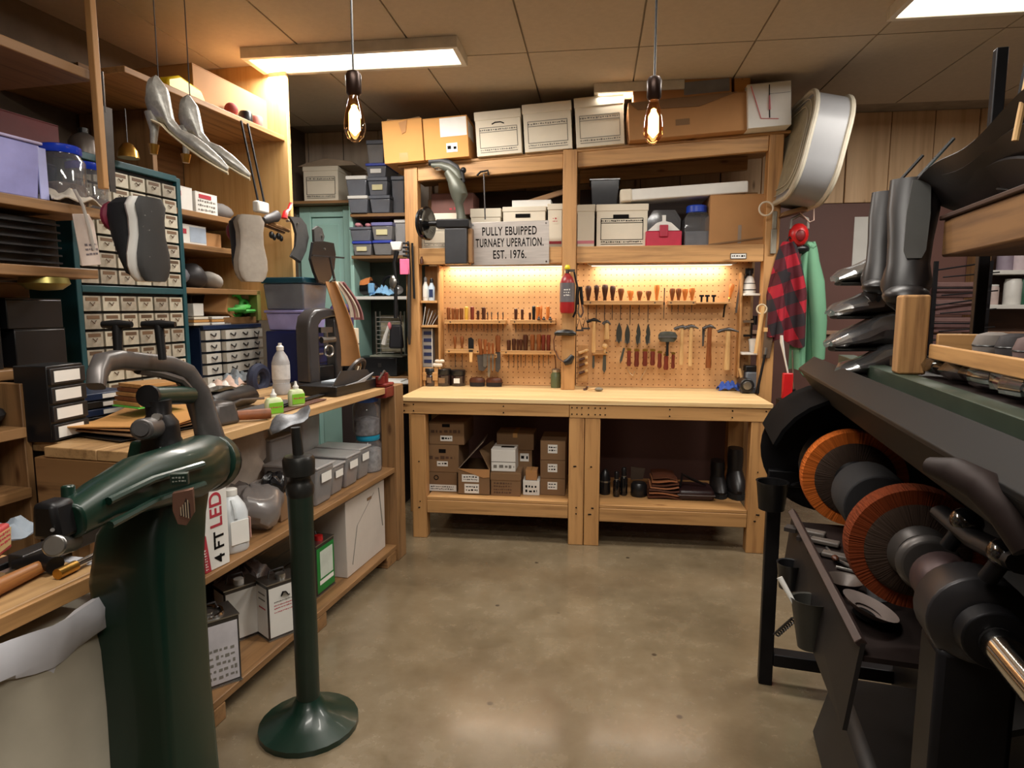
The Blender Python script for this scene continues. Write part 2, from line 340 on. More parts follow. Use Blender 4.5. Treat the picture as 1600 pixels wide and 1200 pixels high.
fixture(.24, 4.36, .5, .1, 'slim bright ceiling light strip above the white file boxes')
# ================================================================ the workbench
BT = .911
wbn = thing('workbench', 'long pale pine workbench with open lower shelves below the pegboard', 'workbench', W, 0, 0, 0)
BX0, BX1, BY = -1.21, 1.018, 3.857
for k in range(5):                                     # boards of the top
    y0 = BY-.012+.155*k; MB().box(BX0-.008, BX1+.008, y0, y0+.1535, .885, BT).build('top_board', top_x, wbn, .002)
MB().box(BX0, -.157, BY-.004, BY+.034, .806, .884).build('apron', pine_x, wbn, .003)
MB().box(-.155, BX1, BY-.004, BY+.034, .802, .884).build('apron', pine_x, wbn, .003)
MB().box(BX0, BX0+.036, BY+.036, 4.60, .806, .884).build('apron', pine_y, wbn, .003)
MB().box(BX1-.036, BX1, BY+.036, 4.60, .806, .884).build('apron', pine_y, wbn, .003)
for (x0, x1) in ((-1.15, -1.058), (-.157, -.064), (-.060, .032), (.911, 1.014)):
    MB().box(x0, x1, BY, BY+.085, 0, .802).build('leg', pine_z, wbn, .004)
    MB().box(x0, x1, 4.50, 4.59, 0, .884).build('leg', pine_z, wbn, .004)
for (x0, x1, z) in ((-1.056, -.159, .272), (.034, .909, .262)):
    MB().box(x0, x1, BY+.002, BY+.04, z-.105, z-.022).build('shelf_rail', pine_x, wbn, .003)
    for k in range(4):
        y0 = BY+.004+.165*k; MB().box(x0, x1, y0, y0+.163, z-.02, z).build('shelf_board', pine_x, wbn, .002)
sc = MB(); rd = random.Random(3)
for x in (-1.19, -1.13, -.56, -.14, -.11, -.08, -.04, .0, .03, .06, .44, .80, .99):
    for z in (.825, .865): sc.cyl((x, BY-.007, z), (x, BY-.003, z), .0045, n=8)
for x in (-1.1, -.11, -.015, .96):
    for z in (.2, .24, .5): sc.cyl((x+rd.uniform(-.02, .02), BY-.003, z), (x, BY+.001, z), .004, n=8)
sc.build('screw_heads', ink, wbn)['kind'] = 'stuff'
# ================================================================ the pegboard hutch
HV = 4.36
def ztop(x): return 2.482+.0567*(x+.10)               # the top beam climbs a little to the right
ht = thing('pegboard_hutch', 'tall pine frame with pegboard, standing behind and over the workbench', 'shelf unit', W, 0, 0, 0)
MB().box(-1.315, -1.224, HV, HV+.09, 0, ztop(-1.27)-.0).build('post', pine_z, ht, .004)
MB().box(-.234, -.142, HV-.03, HV+.06, BT+.001, ztop(-.18)+.012).build('post', pine_z, ht, .004)
MB().box(1.062, 1.150, HV, HV+.09, 0, ztop(1.1)).build('post', pine_z, ht, .004)
MB().box(-1.315, -1.224, 4.98, 5.06, 0, 2.3).build('post', pine_z, ht, .004); MB().box(1.062, 1.15, 4.98, 5.06, 0, 2.3).build('post', pine_z, ht, .004)
for x0, x1 in ((-1.222, -.236), (-.140, 1.060)):
    for nm, a, b, y0, y1 in (('top_beam', -.095, 0, HV+.01, HV+.05), ('top_beam', -.095, 0, 4.94, 4.978)):
        m = MB(); m.add([(x0, y0, ztop(x0)+a), (x1, y0, ztop(x1)+a), (x1, y1, ztop(x1)+a), (x0, y1, ztop(x0)+a), (x0, y0, ztop(x0)+b), (x1, y0, ztop(x1)+b), (x1, y1, ztop(x1)+b), (x0, y1, ztop(x0)+b)],
              [(0, 3, 2, 1), (4, 5, 6, 7), (0, 1, 5, 4), (1, 2, 6, 5), (2, 3, 7, 6), (3, 0, 4, 7)]); m.build(nm, pine_x, ht, .003)
    MB().box(x0, x1, HV+.006, HV+.046, 1.763, 1.872).build('shelf_beam', pine_x, ht, .003)
    MB().box(x0, x1, HV+.048, 5.05, 1.848, 1.870).build('shelf_board', pine_x, ht, .002)
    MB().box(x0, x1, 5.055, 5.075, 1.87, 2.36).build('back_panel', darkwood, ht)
for k in range(4):                                    # deck boards under the file boxes
    y0 = 4.365+.175*k; m = MB(); x0, x1 = -1.36, 1.19; z0, z1 = ztop(x0), ztop(x1)
    m.add([(x0, y0, z0+.001), (x1, y0, z1+.001), (x1, y0+.172, z1+.001), (x0, y0+.172, z0+.001), (x0, y0, z0+.018), (x1, y0, z1+.018), (x1, y0+.172, z1+.018), (x0, y0+.172, z0+.018)],
          [(0, 3, 2, 1), (4, 5, 6, 7), (0, 1, 5, 4), (1, 2, 6, 5), (2, 3, 7, 6), (3, 0, 4, 7)]); m.build('deck_board', pine_x, ht, .002)
def peg_mat():
    m, n, l, b = nodes('pegboard'); t = n.new('ShaderNodeTexCoord'); sp = n.new('ShaderNodeSeparateXYZ'); l.new(t.outputs['Object'], sp.inputs[0])
    def fr_(s):
        a = n.new('ShaderNodeMath'); a.operation = 'DIVIDE'; a.inputs[1].default_value = .038; l.new(s, a.inputs[0])
        f = n.new('ShaderNodeMath'); f.operation = 'FRACT'; l.new(a.outputs[0], f.inputs[0]); d = n.new('ShaderNodeMath'); d.operation = 'SUBTRACT'; d.inputs[1].default_value = .5; l.new(f.outputs[0], d.inputs[0])
        q = n.new('ShaderNodeMath'); q.operation = 'POWER'; q.inputs[1].default_value = 2; ab = n.new('ShaderNodeMath'); ab.operation = 'ABSOLUTE'; l.new(d.outputs[0], ab.inputs[0]); l.new(ab.outputs[0], q.inputs[0]); return q.outputs[0]
    s = n.new('ShaderNodeMath'); s.operation = 'ADD'; l.new(fr_(sp.outputs[0]), s.inputs[0]); l.new(fr_(sp.outputs[2]), s.inputs[1])
    r = ramp(n, [(.006, lin((126, 82, 42))), (.016, (1, 1, 1, 1))]); l.new(s.outputs[0], r.inputs[0])
    v = coords(n, l); nz = noise(n, l, v, 5, 5); c = ramp(n, [(.3, lin((192, 144, 94))), (.7, lin((208, 160, 108)))]); l.new(nz.outputs[0], c.inputs[0])
    o = mix(n, l, c.outputs[0], r.outputs[0], 1.0, 'MULTIPLY'); l.new(o, b.inputs['Base Color']); b.inputs['Roughness'].default_value = .55; return m
PGV = 4.535; PEG = peg_mat()
MB().box(-1.10, -.236, PGV, PGV+.008, BT+.002, 1.846).build('pegboard_panel', PEG, ht); MB().box(-.140, 1.03, PGV, PGV+.008, BT+.002, 1.846).build('pegboard_panel', PEG, ht)
MB().box(-1.105, -1.092, HV+.05, PGV-.001, BT+.002, 1.76).build('divider_board', pine_z, ht, .002); MB().box(.945, .958, HV+.09, PGV-.001, 1.0, 1.70).build('divider_board', pine_z, ht, .002)
MB().box(-1.222, -1.107, PGV-.02, PGV-.008, BT+.002, 1.76).build('back_board', pine_z, ht, .002)
for z in (1.515, 1.345): MB().box(-1.222, -1.107, HV+.02, PGV-.022, z-.016, z).build('cubby_shelf', pine_x, ht, .002)
for z in (1.56, 1.17): MB().box(.960, 1.061, HV+.05, PGV-.001, z-.014, z).build('cubby_shelf', white_pl, ht, .002)
# under-shelf light strips
strip_m = glow('strip_light_diffuser', (255, 240, 214), 2.0)
for (x, y), lb, wd_ in zip(STRIPS, ('slim under shelf light below the metal sign', 'slim under shelf light over the right pegboard'), (.84, .98)):
    t = thing('shelf_light', lb, 'light', W, x, y-.02, 1.763)
    m = MB(); m.prism([(-wd_/2, 0), (wd_/2, 0), (wd_/2-.02, -.013), (-wd_/2+.02, -.013)], -.035, .035); m.build('housing', fix_m, t, .002); MB().box(-wd_/2+.03, wd_/2-.03, -.02, .02, -.016, -.0135).build('diffuser', strip_m, t)
# ================================================================ boxes
def carton(label, fr, u0, u1, v, d, z0, z1, mat=None, ry=0, rz=0, name='cardboard_box', cat='box', group=None, seam=True, tape=True, gap=.0):
    w_ = u1-u0; h = z1-z0; t = thing(name, label, cat, fr, (u0+u1)/2, v, z0, rz, group, ry=ry); mat = mat or kraft
    MB().box(-w_/2, w_/2, 0, d, 0, h-.004).build('box_body', mat, t, .003)
    for s in (0, 1): MB().box(-w_/2, w_/2, .001+s*d/2, d/2-.002+s*d/2, h-.0035, h).build('flap', mat, t)
    if tape: MB().box(-w_*.06, w_*.06, -.0012, -.0002, h*.74, h).box(-w_*.06, w_*.06, 0, d, h, h+.001).build('tape_strip', tape_m, t)
    return t, w_, h, d
def stick(t, w_, h, x0, x1, z0, z1, mat=None, rows=2, seed=1, inkm=None, y=0, name='paper_label', col=None):
    """a paper label with small print on the front; fractions of the face"""
    mat = mat or white_p; a, b, c, e = -w_/2+x0*w_, -w_/2+x1*w_, z0*h, z1*h
    MB().box(a, b, y-.0022, y-.0008, c, e).build(name, mat, t)
    if rows:
        m = scrib(MB(), a+(b-a)*.1, b-(b-a)*.1, c+(e-c)*.15, e-(e-c)*.12, y-.0022, rows, seed=seed); m.build('small_print', inkm or ink, t)
def banker(label, fr, u0, u1, v, d, z0, z1, ry=0, lid=.2, hole=None, printm=None, rz=0, frame=True, mat=None, seed=0):
    w_ = u1-u0; h = z1-z0; t = thing('file_box', label, 'box', fr, (u0+u1)/2, v, z0, rz, ry=ry); mat = mat or white_c; printm = printm or ink_g; lh = lid*h
    MB().box(-w_/2+.005, w_/2-.005, .004, d-.004, 0, h-.01).build('box_body', mat, t, .003)
    MB().box(-w_/2, w_/2, 0, d, h-lh, h).build('lid', mat, t, .004)
    if hole is not None: MB().box(-w_*.14, w_*.14, -.0002+hole, .003+hole, h*(1-lid)-h*.12, h*(1-lid)-h*.04).build('handle_hole', ink, t, .006)
    if frame:
        m = MB(); a, b = -w_*.4, w_*.4; y0, y1 = .0022, .0038; top = h*(1-lid)-h*.17; q = w_*.006
        for z in (top, top-h*.1, h*.18, h*.08): m.box(a, b, y0, y1, z-q, z+q)
        for x in (a, b): m.box(x-q, x+q, y0, y1, h*.18, top)
        scrib(m, a, b, top-h*.085, top-h*.02, y1-.0008, 1, seed=seed); scrib(m, a, b, h*.1, h*.16, y1-.0008, 1, seed=seed+3); m.build('printed_form', printm, t)
    return t, w_, h
# --- top of the hutch
TILT = -.0567
def topbox(x0, y0, x1, y1, v):
    u0, u1, z0, z1 = W.face(x0, y0, x1, y1, v); um = (u0+u1)/2; zb = ztop(um)+.0195; return u0, u1, zb, zb+(z1-z0)
u0, u1, z0, z1 = topbox(600, 183, 663, 250, 4.30)
t, w_, h, d = carton('open warm brown cardboard box at the left end above the pegboard frame', W, u0, u1-.003, 4.30, .40, z0, z1, kraft_y, TILT, tape=False)
MB().prism([(-w_*.45, h), (w_*.45, h), (w_*.4, h+.028), (0, h+.016), (-w_*.42, h+.03)], .06, .064).build('raised_flap', kraft_d, t); MB().box(-.03, .03, -.0015, -.0003, h*.0, h*.22).build('tape_strip', tape_m, t)
MB().prism([(-.02, h*.93), (.04, h*.97), (.025, h*.70), (-.0, h*.66)], -.006, -.0008).build('torn_paper', kraft, t)
u0, u1, z0, z1 = topbox(664, 183, 733, 248, 4.30)
t, w_, h, d = carton('brown cardboard box with a white shipping label beside the open box', W, u0, u1, 4.30, .42, z0, z1, kraft_y, TILT, tape=False)
stick(t, w_, h, .38, .98, .52, .97, rows=0); stick(t, w_, h, .5, .75, .14, .36, rows=1, seed=5); MB().box(w_/2-.0005, w_/2+.001, .02, .2, h*.5, h*.9).build('paper_label', white_p, t)
for k, (bx, lb) in enumerate((((744, 176, 817, 246), 'white lidded file box with a handle slot, next to the labelled carton'), ((819, 167, 896, 242), 'white file box with a tall lid, in the middle of the top row'), ((900, 158, 978, 236), 'larger white file box beside the long brown carton on the top'))):
    u0, u1, z0, z1 = topbox(*bx, 4.33); t, w_, h = banker(lb, W, u0, u1, 4.33, .42, z0, z1, TILT, .2, None, ink_g, seed=k*5)
    if k == 0:
        m = MB(); m.tube([(-w_*.13, .0035, h*.70), (-w_*.06, .0035, h*.735), (w_*.06, .0035, h*.735), (w_*.13, .0035, h*.70)], .004, 6); m.build('handle_slot', ink, t)
u0, u1, z0, z1 = topbox(984, 166, 1168, 226, 4.27)
t, w_, h, d = carton('long brown cardboard carton sagging on the right of the top shelf', W, u0, u1, 4.27, .46, z0, z1, kraft, TILT, tape=False)
MB().prism([(-w_*.49, h*.98), (w_*.42, h*1.0), (w_*.1, h*.72), (-w_*.42, h*.78)], -.008, -.0008).build('loose_flap', kraft_d, t); MB().box(-w_*.1, w_*.02, -.0015, -.0004, h*.28, h*.44).build('printed_mark', kraft_d, t)
zc = z1
t, w_, h, d = carton('flat brown carton with a grey tape strip lying on the long carton', W, u0+.02, u0+.62, 4.29, .38, zc+.004+.0*u0, zc+.12, kraft, TILT, tape=False)
MB().box(w_*.02, w_*.48, -.0016, -.0004, h*.1, h*.75).build('tape_strip', P('grey_duct_tape', (128, 130, 136), .35), t)
t, w_, h, d = carton('small tan carton on the right end of the long carton', W, u0+.64, u1+.02, 4.31, .34, zc+.012, zc+.13, kraft_y, TILT)
u0, u1, z0, z1 = topbox(1170, 138, 1238, 207, 4.24)
t, w_, h, d = carton('white carton with a pink drawing, at the right end beside the fan', W, u0, u1, 4.24, .4, z0, z1, white_p, TILT, tape=False)
pk = P('pink_print', (214, 128, 140), .6); m = MB(); m.tube([(-w_*.42, -.002, h*.95), (-w_*.3, -.002, h*.55), (-w_*.2, -.002, h*.2), (w_*.2, -.002, h*.16)], .008, 6, flat=.3); m.tube([(w_*.0, -.003, h*.7), (w_*.0, -.003, h*.38)], [.010, .018], 8, flat=.3); m.build('pink_drawing', pk, t)
MB().tube([(0, -.003, h*.95), (0, -.003, h*.2)], .003, 6).box(w_*.0, w_*.48, -.0016, -.0005, h*.74, h*.745).build('black_drawing', ink, t)
# --- middle shelf (z 1.872)
MZ = 1.871
def mid(x0, y0, x1, y1, v): u0, u1, z0, z1 = W.face(x0, y0, x1, y1, v); return u0, u1, MZ, MZ+z1-z0
u0, u1, z0, z1 = mid(656, 331, 722, 388, 4.47); t, w_, h = banker('cream file box behind the black hand wheel on the middle shelf', W, u0, u1, 4.47, .36, z0, z1, 0, .2, seed=2)
u0, u1, _, _ = W.face(676, 298, 741, 330, 4.6); t, w_, h, d = carton('dusky red brown box on the cream file box behind the press', W, u0, u1, 4.56, .24, z1+.001, z1+.15, P('reddish_box', (112, 74, 66), .7), tape=False)
m = scrib(MB(), -.02, .08, h*.15, h*.4, -.001, 1, seed=9); m.build('red_print', ink_r, t)
u0, u1, z0, z1 = mid(737, 324, 783, 388, 4.48); banker('file box with a black outline, behind the left edge of the metal sign', W, u0-.01, u1, 4.48, .36, z0, z1, 0, .22, printm=ink, seed=3)
u0, u1, z0, z1 = mid(785, 322, 853, 388, 4.47); t, w_, h = banker('white file box with a black slot, right above the metal sign', W, u0, u1, 4.47, .38, z0, z1, 0, .12, None, ink_g, frame=False)
MB().box(-w_*.2, w_*.14, -.001, .004, h*.74, h*.83).build('handle_hole', ink, t, .004)
zz = z1; t, w_, h, d = carton('flat white box lid lying on the slotted file box', W, u0+.06, u1+.03, 4.52, .3, zz+.001, zz+.05, white_p, tape=False, name='flat_box')
u0, u1, z0, z1 = mid(855, 318, 879, 388, 4.47); t, w_, h = banker('white box with red marks squeezed beside the centre post', W, u0, u1, 4.47, .36, z0, z1, 0, .14, frame=False)
stick(t, w_-.012, h, .3, .7, .55, .72, white_c, 2, 4, ink_r, .004); MB().box(-w_/2+.006, w_/2-.006, .0025, .0038, h*.1, h*.16).build('red_band', ink_r, t)
m = MB().box(-.13, .13, 0, .03, 0, .035); solo(m, 'wood_offcut', old_x, 'wooden offcut leaning over the boxes left of the centre post', 'wood', W, -.36, 4.56, zz+.058, ry=-.28, bev=.002)
u0, u1, z0, z1 = mid(901, 316, 930, 384, 4.47); t, w_, h = banker('narrow white box with a pink stripe, right of the centre post', W, u0, u1, 4.47, .36, z0, z1, 0, .16, frame=False)
MB().box(-w_/2+.005, w_/2-.005, .0022, .0038, h*.1, h*.17).build('pink_band', pk, t)
u0, u1, z0, z1 = mid(931, 315, 1013, 383, 4.46); t, w_, h = banker('cream file box with an oval hand hole on the middle shelf', W, u0, u1, 4.46, .38, z0, z1, 0, .16, None, ink, seed=12)
MB().box(-w_*.17, w_*.13, -.0005, .0045, h*.66, h*.76).build('handle_hole', ink, t, .008); zt = z1
u0, u1, _, _ = W.face(923, 273, 967, 315, 4.62); m = MB(); m.taper((-.085, .085, 0, .2, 0), (-.1, .1, -.01, .22, .185)); m.box(-.107, .107, -.016, .226, .175, .19)
solo(m, 'dark_bin', clear('dark_bin', (70, 74, 84), .2, .1, .5, (40, 42, 50)), 'dark smoky plastic bin behind the file box right of the post', 'bin', W, (u0+u1)/2, 4.60, zt-.055+.06, bev=.004)
u0, u1, z0, z1 = mid(1109, 302, 1204, 382, 4.42); t, w_, h, d = carton('plain brown cardboard box at the right end of the middle shelf', W, u0, u1-.02, 4.42, .4, z0, z1, kraft, tape=False); stick(t, w_, h, .5, .56, .04, .4, P('grey_strip_tape', (150, 132, 116), .3), 0)
MB().prism([(-w_/2, .012), (w_/2, h*.17), (w_/2, h*.14), (-w_/2, 0)], -.006, -.0005).build('folded_flap', kraft_d, t); zk = z1
u0, u1, _, _ = W.face(972, 280, 1170, 305, 4.44); t = thing('long_white_box', 'long flat white box lying across the file box and brown carton', 'box', W, (u0+u1)/2, 4.44, (zt+zk)/2+.014, ry=-.050); q = (u1-u0)/2
MB().box(-q, q, 0, .2, 0, .075).build('box_body', white_p, t, .008); MB().box(-q-.01, -q+.07, -.006, .206, -.004, .079).build('end_cap', white_c, t, .012)
# red caddy
u0, u1, z0, z1 = mid(1009, 323, 1066, 382, 4.45); w_ = u1-u0; h = z1-z0; t = thing('first_aid_caddy', 'red caddy with a clear domed lid and white insert on the middle shelf', 'caddy', W, (u0+u1)/2, 4.45, z0)
MB().box(-w_/2, w_/2, 0, .17, 0, h*.42).build('base', P('raspberry_red', (188, 30, 62), .4), t, .006)
MB().prism([(-w_*.46, h*.43), (w_*.46, h*.43), (w_*.46, h*.74), (w_*.3, h*.98), (-w_*.3, h*.98), (-w_*.46, h*.74)], .008, .16).build('clear_lid', jar_c, t, .003)
MB().prism([(-w_*.44, h*.43), (w_*.44, h*.43), (w_*.2, h*.64), (.012, h*.68), (.012, h*.84), (-.012, h*.84), (-.012, h*.68), (-w_*.2, h*.64)], .0015, .0065).build('white_insert', white_pl, t)
MB().box(-w_*.12, w_*.12, -.012, 0, h*.26, h*.58).build('latch', P('raspberry_red_2', (170, 26, 56), .4), t, .004)
u0, u1, z0, z1 = mid(1070, 316, 1111, 382, 4.44); w_ = u1-u0; h = z1-z0; t = thing('storage_jar', 'square clear jar with a blue screw lid between caddy and carton', 'jar', W, (u0+u1)/2, 4.44+.08, z0)
MB().loft([[(-a, -a, z), (a, -a, z), (a, a, z), (-a, a, z)] for a, z in ((w_*.48, 0), (w_*.5, .01), (w_*.5, h*.66), (w_*.36, h*.8), (w_*.36, h*.82))]).build('jar_body', jar_c, t, .006); MB().lathe([(w_*.36, h*.82), (w_*.40, h*.83), (w_*.40, h*.98), (w_*.36, h)]).build('lid', blue_p, t, .002)
MB().box(-w_*.46, w_*.46, -w_*.46, w_*.46, .004, h*.36).build('contents', P('grey_contents', (128, 128, 132), .6), t)
# small label holder on the right beam
t = thing('label_holder', 'small metal card holder on the right shelf beam', 'label holder', W, W.V(1154, 400, HV).x, HV+.005, W.V(1154, 400, HV).z); m = MB(); m.box(-.05, .05, -.004, 0, -.018, -.015); m.box(-.05, .05, -.004, 0, .015, .018); m.box(-.05, -.047, -.004, 0, -.015, .015); m.box(.047, .05, -.004, 0, -.015, .015); m.build('frame', dsteel, t); MB().box(-.047, .047, -.002, 0, -.015, .015).build('card', white_p, t)
scrib(MB(), -.04, .04, -.01, .01, -.0021, 1, seed=4).build('small_print', ink, t)
# metal sign
p = W.V(796, 380, HV-.002); sw, sh = W.V(858, 380, HV).x-W.V(735, 380, HV).x, W.V(796, 346, HV).z-W.V(796, 414, HV).z
t = thing('metal_sign', 'brushed metal sign with black lettering on the shelf beam', 'sign', W, p.x, HV, p.z, ry=-.012)
MB().box(-sw/2, sw/2, -.004, 0, -sh/2, sh/2).build('plate', P('brushed_steel', (186, 178, 172), .42, .7, var=.14, scale=6, sc=(1, 1, 14)), t, .002)
for s_, z, q in (('PULLY EBUIPPED', .078, .69), ('TURNAEY UPERATION.', .002, .86), ('EST. 1976.', -.077, .42)):
    text(s_, .078, ink, t, T(0, -.0042, z) @ FRONT, track=1.1, bold=.0013, fit=sw*q)
for x in (-1, 1):
    for z in (-1, 1): MB().cyl((x*(sw/2-.02), -.0065, z*(sh/2-.018)), (x*(sw/2-.02), -.004, z*(sh/2-.018)), .006, n=10).build('screw', chrome, t)
# ================================================================ tools on the pegboard
ORD = ['first', 'second', 'third', 'fourth', 'fifth', 'sixth', 'seventh', 'eighth', 'ninth', 'tenth', 'eleventh', 'twelfth']
HN = ['brown', 'dark', 'orange', 'pale', 'reddish brown']
TV = 4.475
def rack(px0, px1, py, label, v0=TV-.03):
    u0, u1 = W.V(px0, py, v0).x, W.V(px1, py, v0).x; z = W.V((px0+px1)/2, py, v0).z
    t = thing('tool_rack', label, 'tool rack', W, (u0+u1)/2, v0, z); q = (u1-u0)/2
    MB().box(-q, q, 0, PGV-v0-.001, -.014, .014).build('rack_strip', pine_x, t, .002)
    sc = MB()
    for x in (-q*.8, q*.8): sc.cyl((x, -.002, 0), (x, .002, 0), .005, n=8)
    sc.build('screw_heads', dsteel, t)['kind'] = 'stuff'; return z+.014
def stickt(px, yt, yb, ys, hk, wpx, label, name='awl', cat='tool', grp=None, shape='bulb', shaft=.0032, lean=0):
    """a handled tool dropped in the rack: handle from yt to yb, shaft down to ys (photo rows)"""
    a, b, c = W.V(px, yt, TV), W.V(px, yb, TV), W.V(px, ys, TV); r = wpx/1000*4.5/2; h = a.z-b.z
    t = thing(name, label, cat, W, b.x, TV, b.z, rz=0, ry=lean)
    prof = {'bulb': [(.35, 0), (.55, .08), (.5, .25), (.85, .6), (1, .8), (.8, .95), (.3, 1)], 'straight': [(.6, 0), (.85, .06), (.8, .4), (.95, .75), (.9, .95), (.5, 1)],
            'mush': [(.35, 0), (.5, .3), (.8, .6), (1, .78), (.85, .95), (.4, 1)]}[shape]
    MB().lathe([(p*r, q*h) for p, q in prof], 12).build('handle', hand[hk] if isinstance(hk, int) else hk, t)
    MB().cyl((0, 0, c.z-b.z), (0, 0, .004), shaft*.6, shaft, 8).build('shaft', dsteel, t)
    MB().cyl((0, 0, -.004), (0, 0, h*.08), r*.62, r*.5, 10).build('ferrule', brass, t); return t
yellow_h = wood('yellow_handle', (206, 150, 46), (232, 184, 76), 'z', .35, 3, False)
rack(694, 790, 503, 'upper tool rack on the left pegboard, longer piece'); rack(797, 868, 503, 'upper tool rack on the left pegboard, shorter piece')
rack(696, 752, 549, 'lower tool rack at the left edge of the left pegboard'); rack(756, 776, 556, 'short tool block holding knives on the left pegboard', TV-.045); rack(782, 869, 551, 'lower tool rack on the right of the left pegboard')
rack(910, 1036, 473, 'long tool rack with awls on the right pegboard'); rack(1044, 1088, 473, 'short tool rack with four orange awls on the right pegboard')
row = [(701, 480, 502, 520, 0, 7), (708, 481, 502, 518, 0, 6), (714, 482, 502, 519, 0, 7), (721, 481, 502, 516, 0, 7), (729, 479, 503, 518, yellow_h, 7), (738, 479, 502, 520, 4, 7), (747, 485, 502, 514, 1, 5), (756, 480, 503, 518, 1, 7)]
for i, (x, a, b, c, k, w_) in enumerate(row):
    stickt(x, a, b, c, k, w_, '%s handled awl, %s from the left in the upper rack of the left pegboard' % ('yellow' if not isinstance(k, int) else HN[k], ORD[i]), shape='straight')
for i, x in enumerate((762, 768, 778, 786)):
    a, c = W.V(x, 490, TV), W.V(x, 520, TV); solo(MB().cyl((0, 0, c.z-a.z), (0, 0, 0), .0016, .004, 8).cyl((0, 0, 0), (0, 0, .012), .0045, .003, 8), 'needle_file', dsteel, 'thin steel needle file, %s from the left beside the awls in the upper left rack' % ORD[i], 'tool', W, a.x, TV, a.z)
for i, (x, a, b, c, k, w_, q) in enumerate([(806, 482, 503, 520, 1, 6, 'black'), (816, 483, 502, 518, 1, 5, 'short black'), (828, 488, 503, 516, 1, 4, 'slim dark'), (834, 478, 503, 518, blackp, 6, 'tall black plastic'), (840, 478, 502, 518, 2, 6, 'orange'), (845, 477, 502, 519, 2, 5, 'slim orange'), (856, 478, 502, 518, 2, 6, 'last orange')]):
    stickt(x, a, b, c, k, w_, '%s handled tool in the shorter upper rack of the left pegboard' % q, 'screwdriver', shape='straight')
for i, x in enumerate((842, 850, 860)):
    a = W.V(x, 500, TV-.02); m = MB(); m.box(-.012, .012, -.012, .012, 0, .010); m.cyl((0, 0, .01), (0, 0, .022), .006, n=8); solo(m, 'rivet_die', dsteel, 'small dark rivet die, %s of the row on the upper left rack' % ORD[i], 'tool', W, a.x, TV-.028, W.V(850, 503, TV-.03).z+.0145, bev=.002)
for i, (x, a, b, c, k, w_) in enumerate([(711, 525, 545, 574, 0, 6), (722, 525, 545, 575, 0, 7)]):
    stickt(x, a, b, c, k, w_, 'long shafted brown awl, %s in the lower rack at the left edge' % ORD[i])
for i, (x, a, b, c, k, w_) in enumerate([(795, 531, 549, 576, 1, 7), (803, 529, 549, 574, 1, 7), (809, 530, 549, 578, 1, 5), (814, 530, 548, 574, 1, 6), (821, 523, 549, 572, 1, 9), (832, 523, 549, 572, 0, 8), (842, 522, 549, 578, 0, 8), (849, 523, 549, 574, 4, 7), (857, 523, 549, 570, 4, 7)]):
    stickt(x, a, b, c, k, w_, '%s handled chisel, %s from the left in the left pegboard\'s lower rack' % (HN[k], ORD[i]), 'chisel', shape='straight')
def knife(px, yt, yj, yb, wpx, hk, label, blade=None, v=TV-.03, up=False, name='leather_knife', lean=0, wb=None):
    """handle yt..yj, blade yj..yb (blade below the handle; up=True puts it above)"""
    j = W.V(px, yj, v); hl = abs(W.V(px, yt, v).z-j.z); bl = abs(j.z-W.V(px, yb, v).z); s = -1 if up else 1; q = wpx/1000*4.45/2; b = (wb or wpx)/1000*4.45/2
    t = thing(name, label, 'knife', W, j.x, v, j.z, ry=lean)
    MB().loft([[(q*f*math.cos(2*PI*i/10), .008*math.sin(2*PI*i/10), s*z*hl) for i in range(10)] for f, z in ((.7, 0), (.9, .1), (.8, .5), (1, .85), (.7, 1))]).build('handle', hand[hk] if isinstance(hk, int) else hk, t)
    MB().prism([(-b, 0), (b, 0), (b, -s*bl*.8), (b*.1, -s*bl), (-b, -s*bl*.92)], -.0015, .0015).build('blade', blade or dsteel, t)
    return t
knife(736, 546, 545, 527, 8, 3, 'wooden handled scraper with a black hooded head on the left pegboard', blackp, name='scraper', up=True, wb=9)
t = thing('pocket_scraper', 'wood stub under the black scraper, hanging from the lower left rack', 'tool', W, W.V(736, 556, TV-.04).x, TV-.045, W.V(736, 556, TV-.04).z); MB().taper((-.010, .010, -.006, .006, -.045), (-.014, .014, -.006, .006, .04)).build('wood_body', hand[3], t, .003); MB().box(-.014, .014, -.008, .008, .028, .042).build('cap', dsteel, t)
knife(752, 529, 554, 580, 7, 0, 'broad square bladed knife with a slanting brown handle on the left pegboard', greym, wb=14, lean=-.1)
knife(758, 530, 553, 574, 6, 0, 'narrow knife with a brown handle in the short block', steel, v=TV-.06)
knife(764, 535, 553, 590, 6, 0, 'long slim knife with a brown handle in the middle of the short block', steel, v=TV-.06, wb=4); knife(770, 536, 553, 580, 5, 0, 'thin knife with a brown handle at the right of the short block', steel, v=TV-.06, wb=3)
knife(778, 524, 550, 582, 9, 0, 'large brown handled knife with a wide grey blade beside the short block', greym, wb=8)
for i, (x, a, b, c, k, w_) in enumerate([(919, 446, 473, 508, 1, 10), (932, 445, 472, 506, 1, 8), (945, 444, 472, 512, 1, 10), (957, 446, 472, 500, 1, 9), (970, 450, 472, 500, 0, 10), (985, 453, 472, 508, 2, 10), (999, 454, 473, 494, 0, 9), (1013, 454, 472, 504, 0, 9), (1026, 444, 471, 476, 2, 9)]):
    stickt(x, a, b, c, k, w_, '%s handled awl, %s from the left in the long rack of the right pegboard' % (HN[k], ORD[i]), shape='mush' if i > 3 else 'bulb')
a, c = W.V(1037, 450, TV), W.V(1037, 498, TV); solo(MB().cyl((0, 0, 0), (0, 0, a.z-c.z), .002, .004, 8).cyl((0, 0, (a.z-c.z)*.45), (0, 0, (a.z-c.z)*.55), .006, n=8), 'steel_rod', dsteel, 'thin steel rod between the two awl racks of the right pegboard', 'tool', W, c.x, TV, c.z)
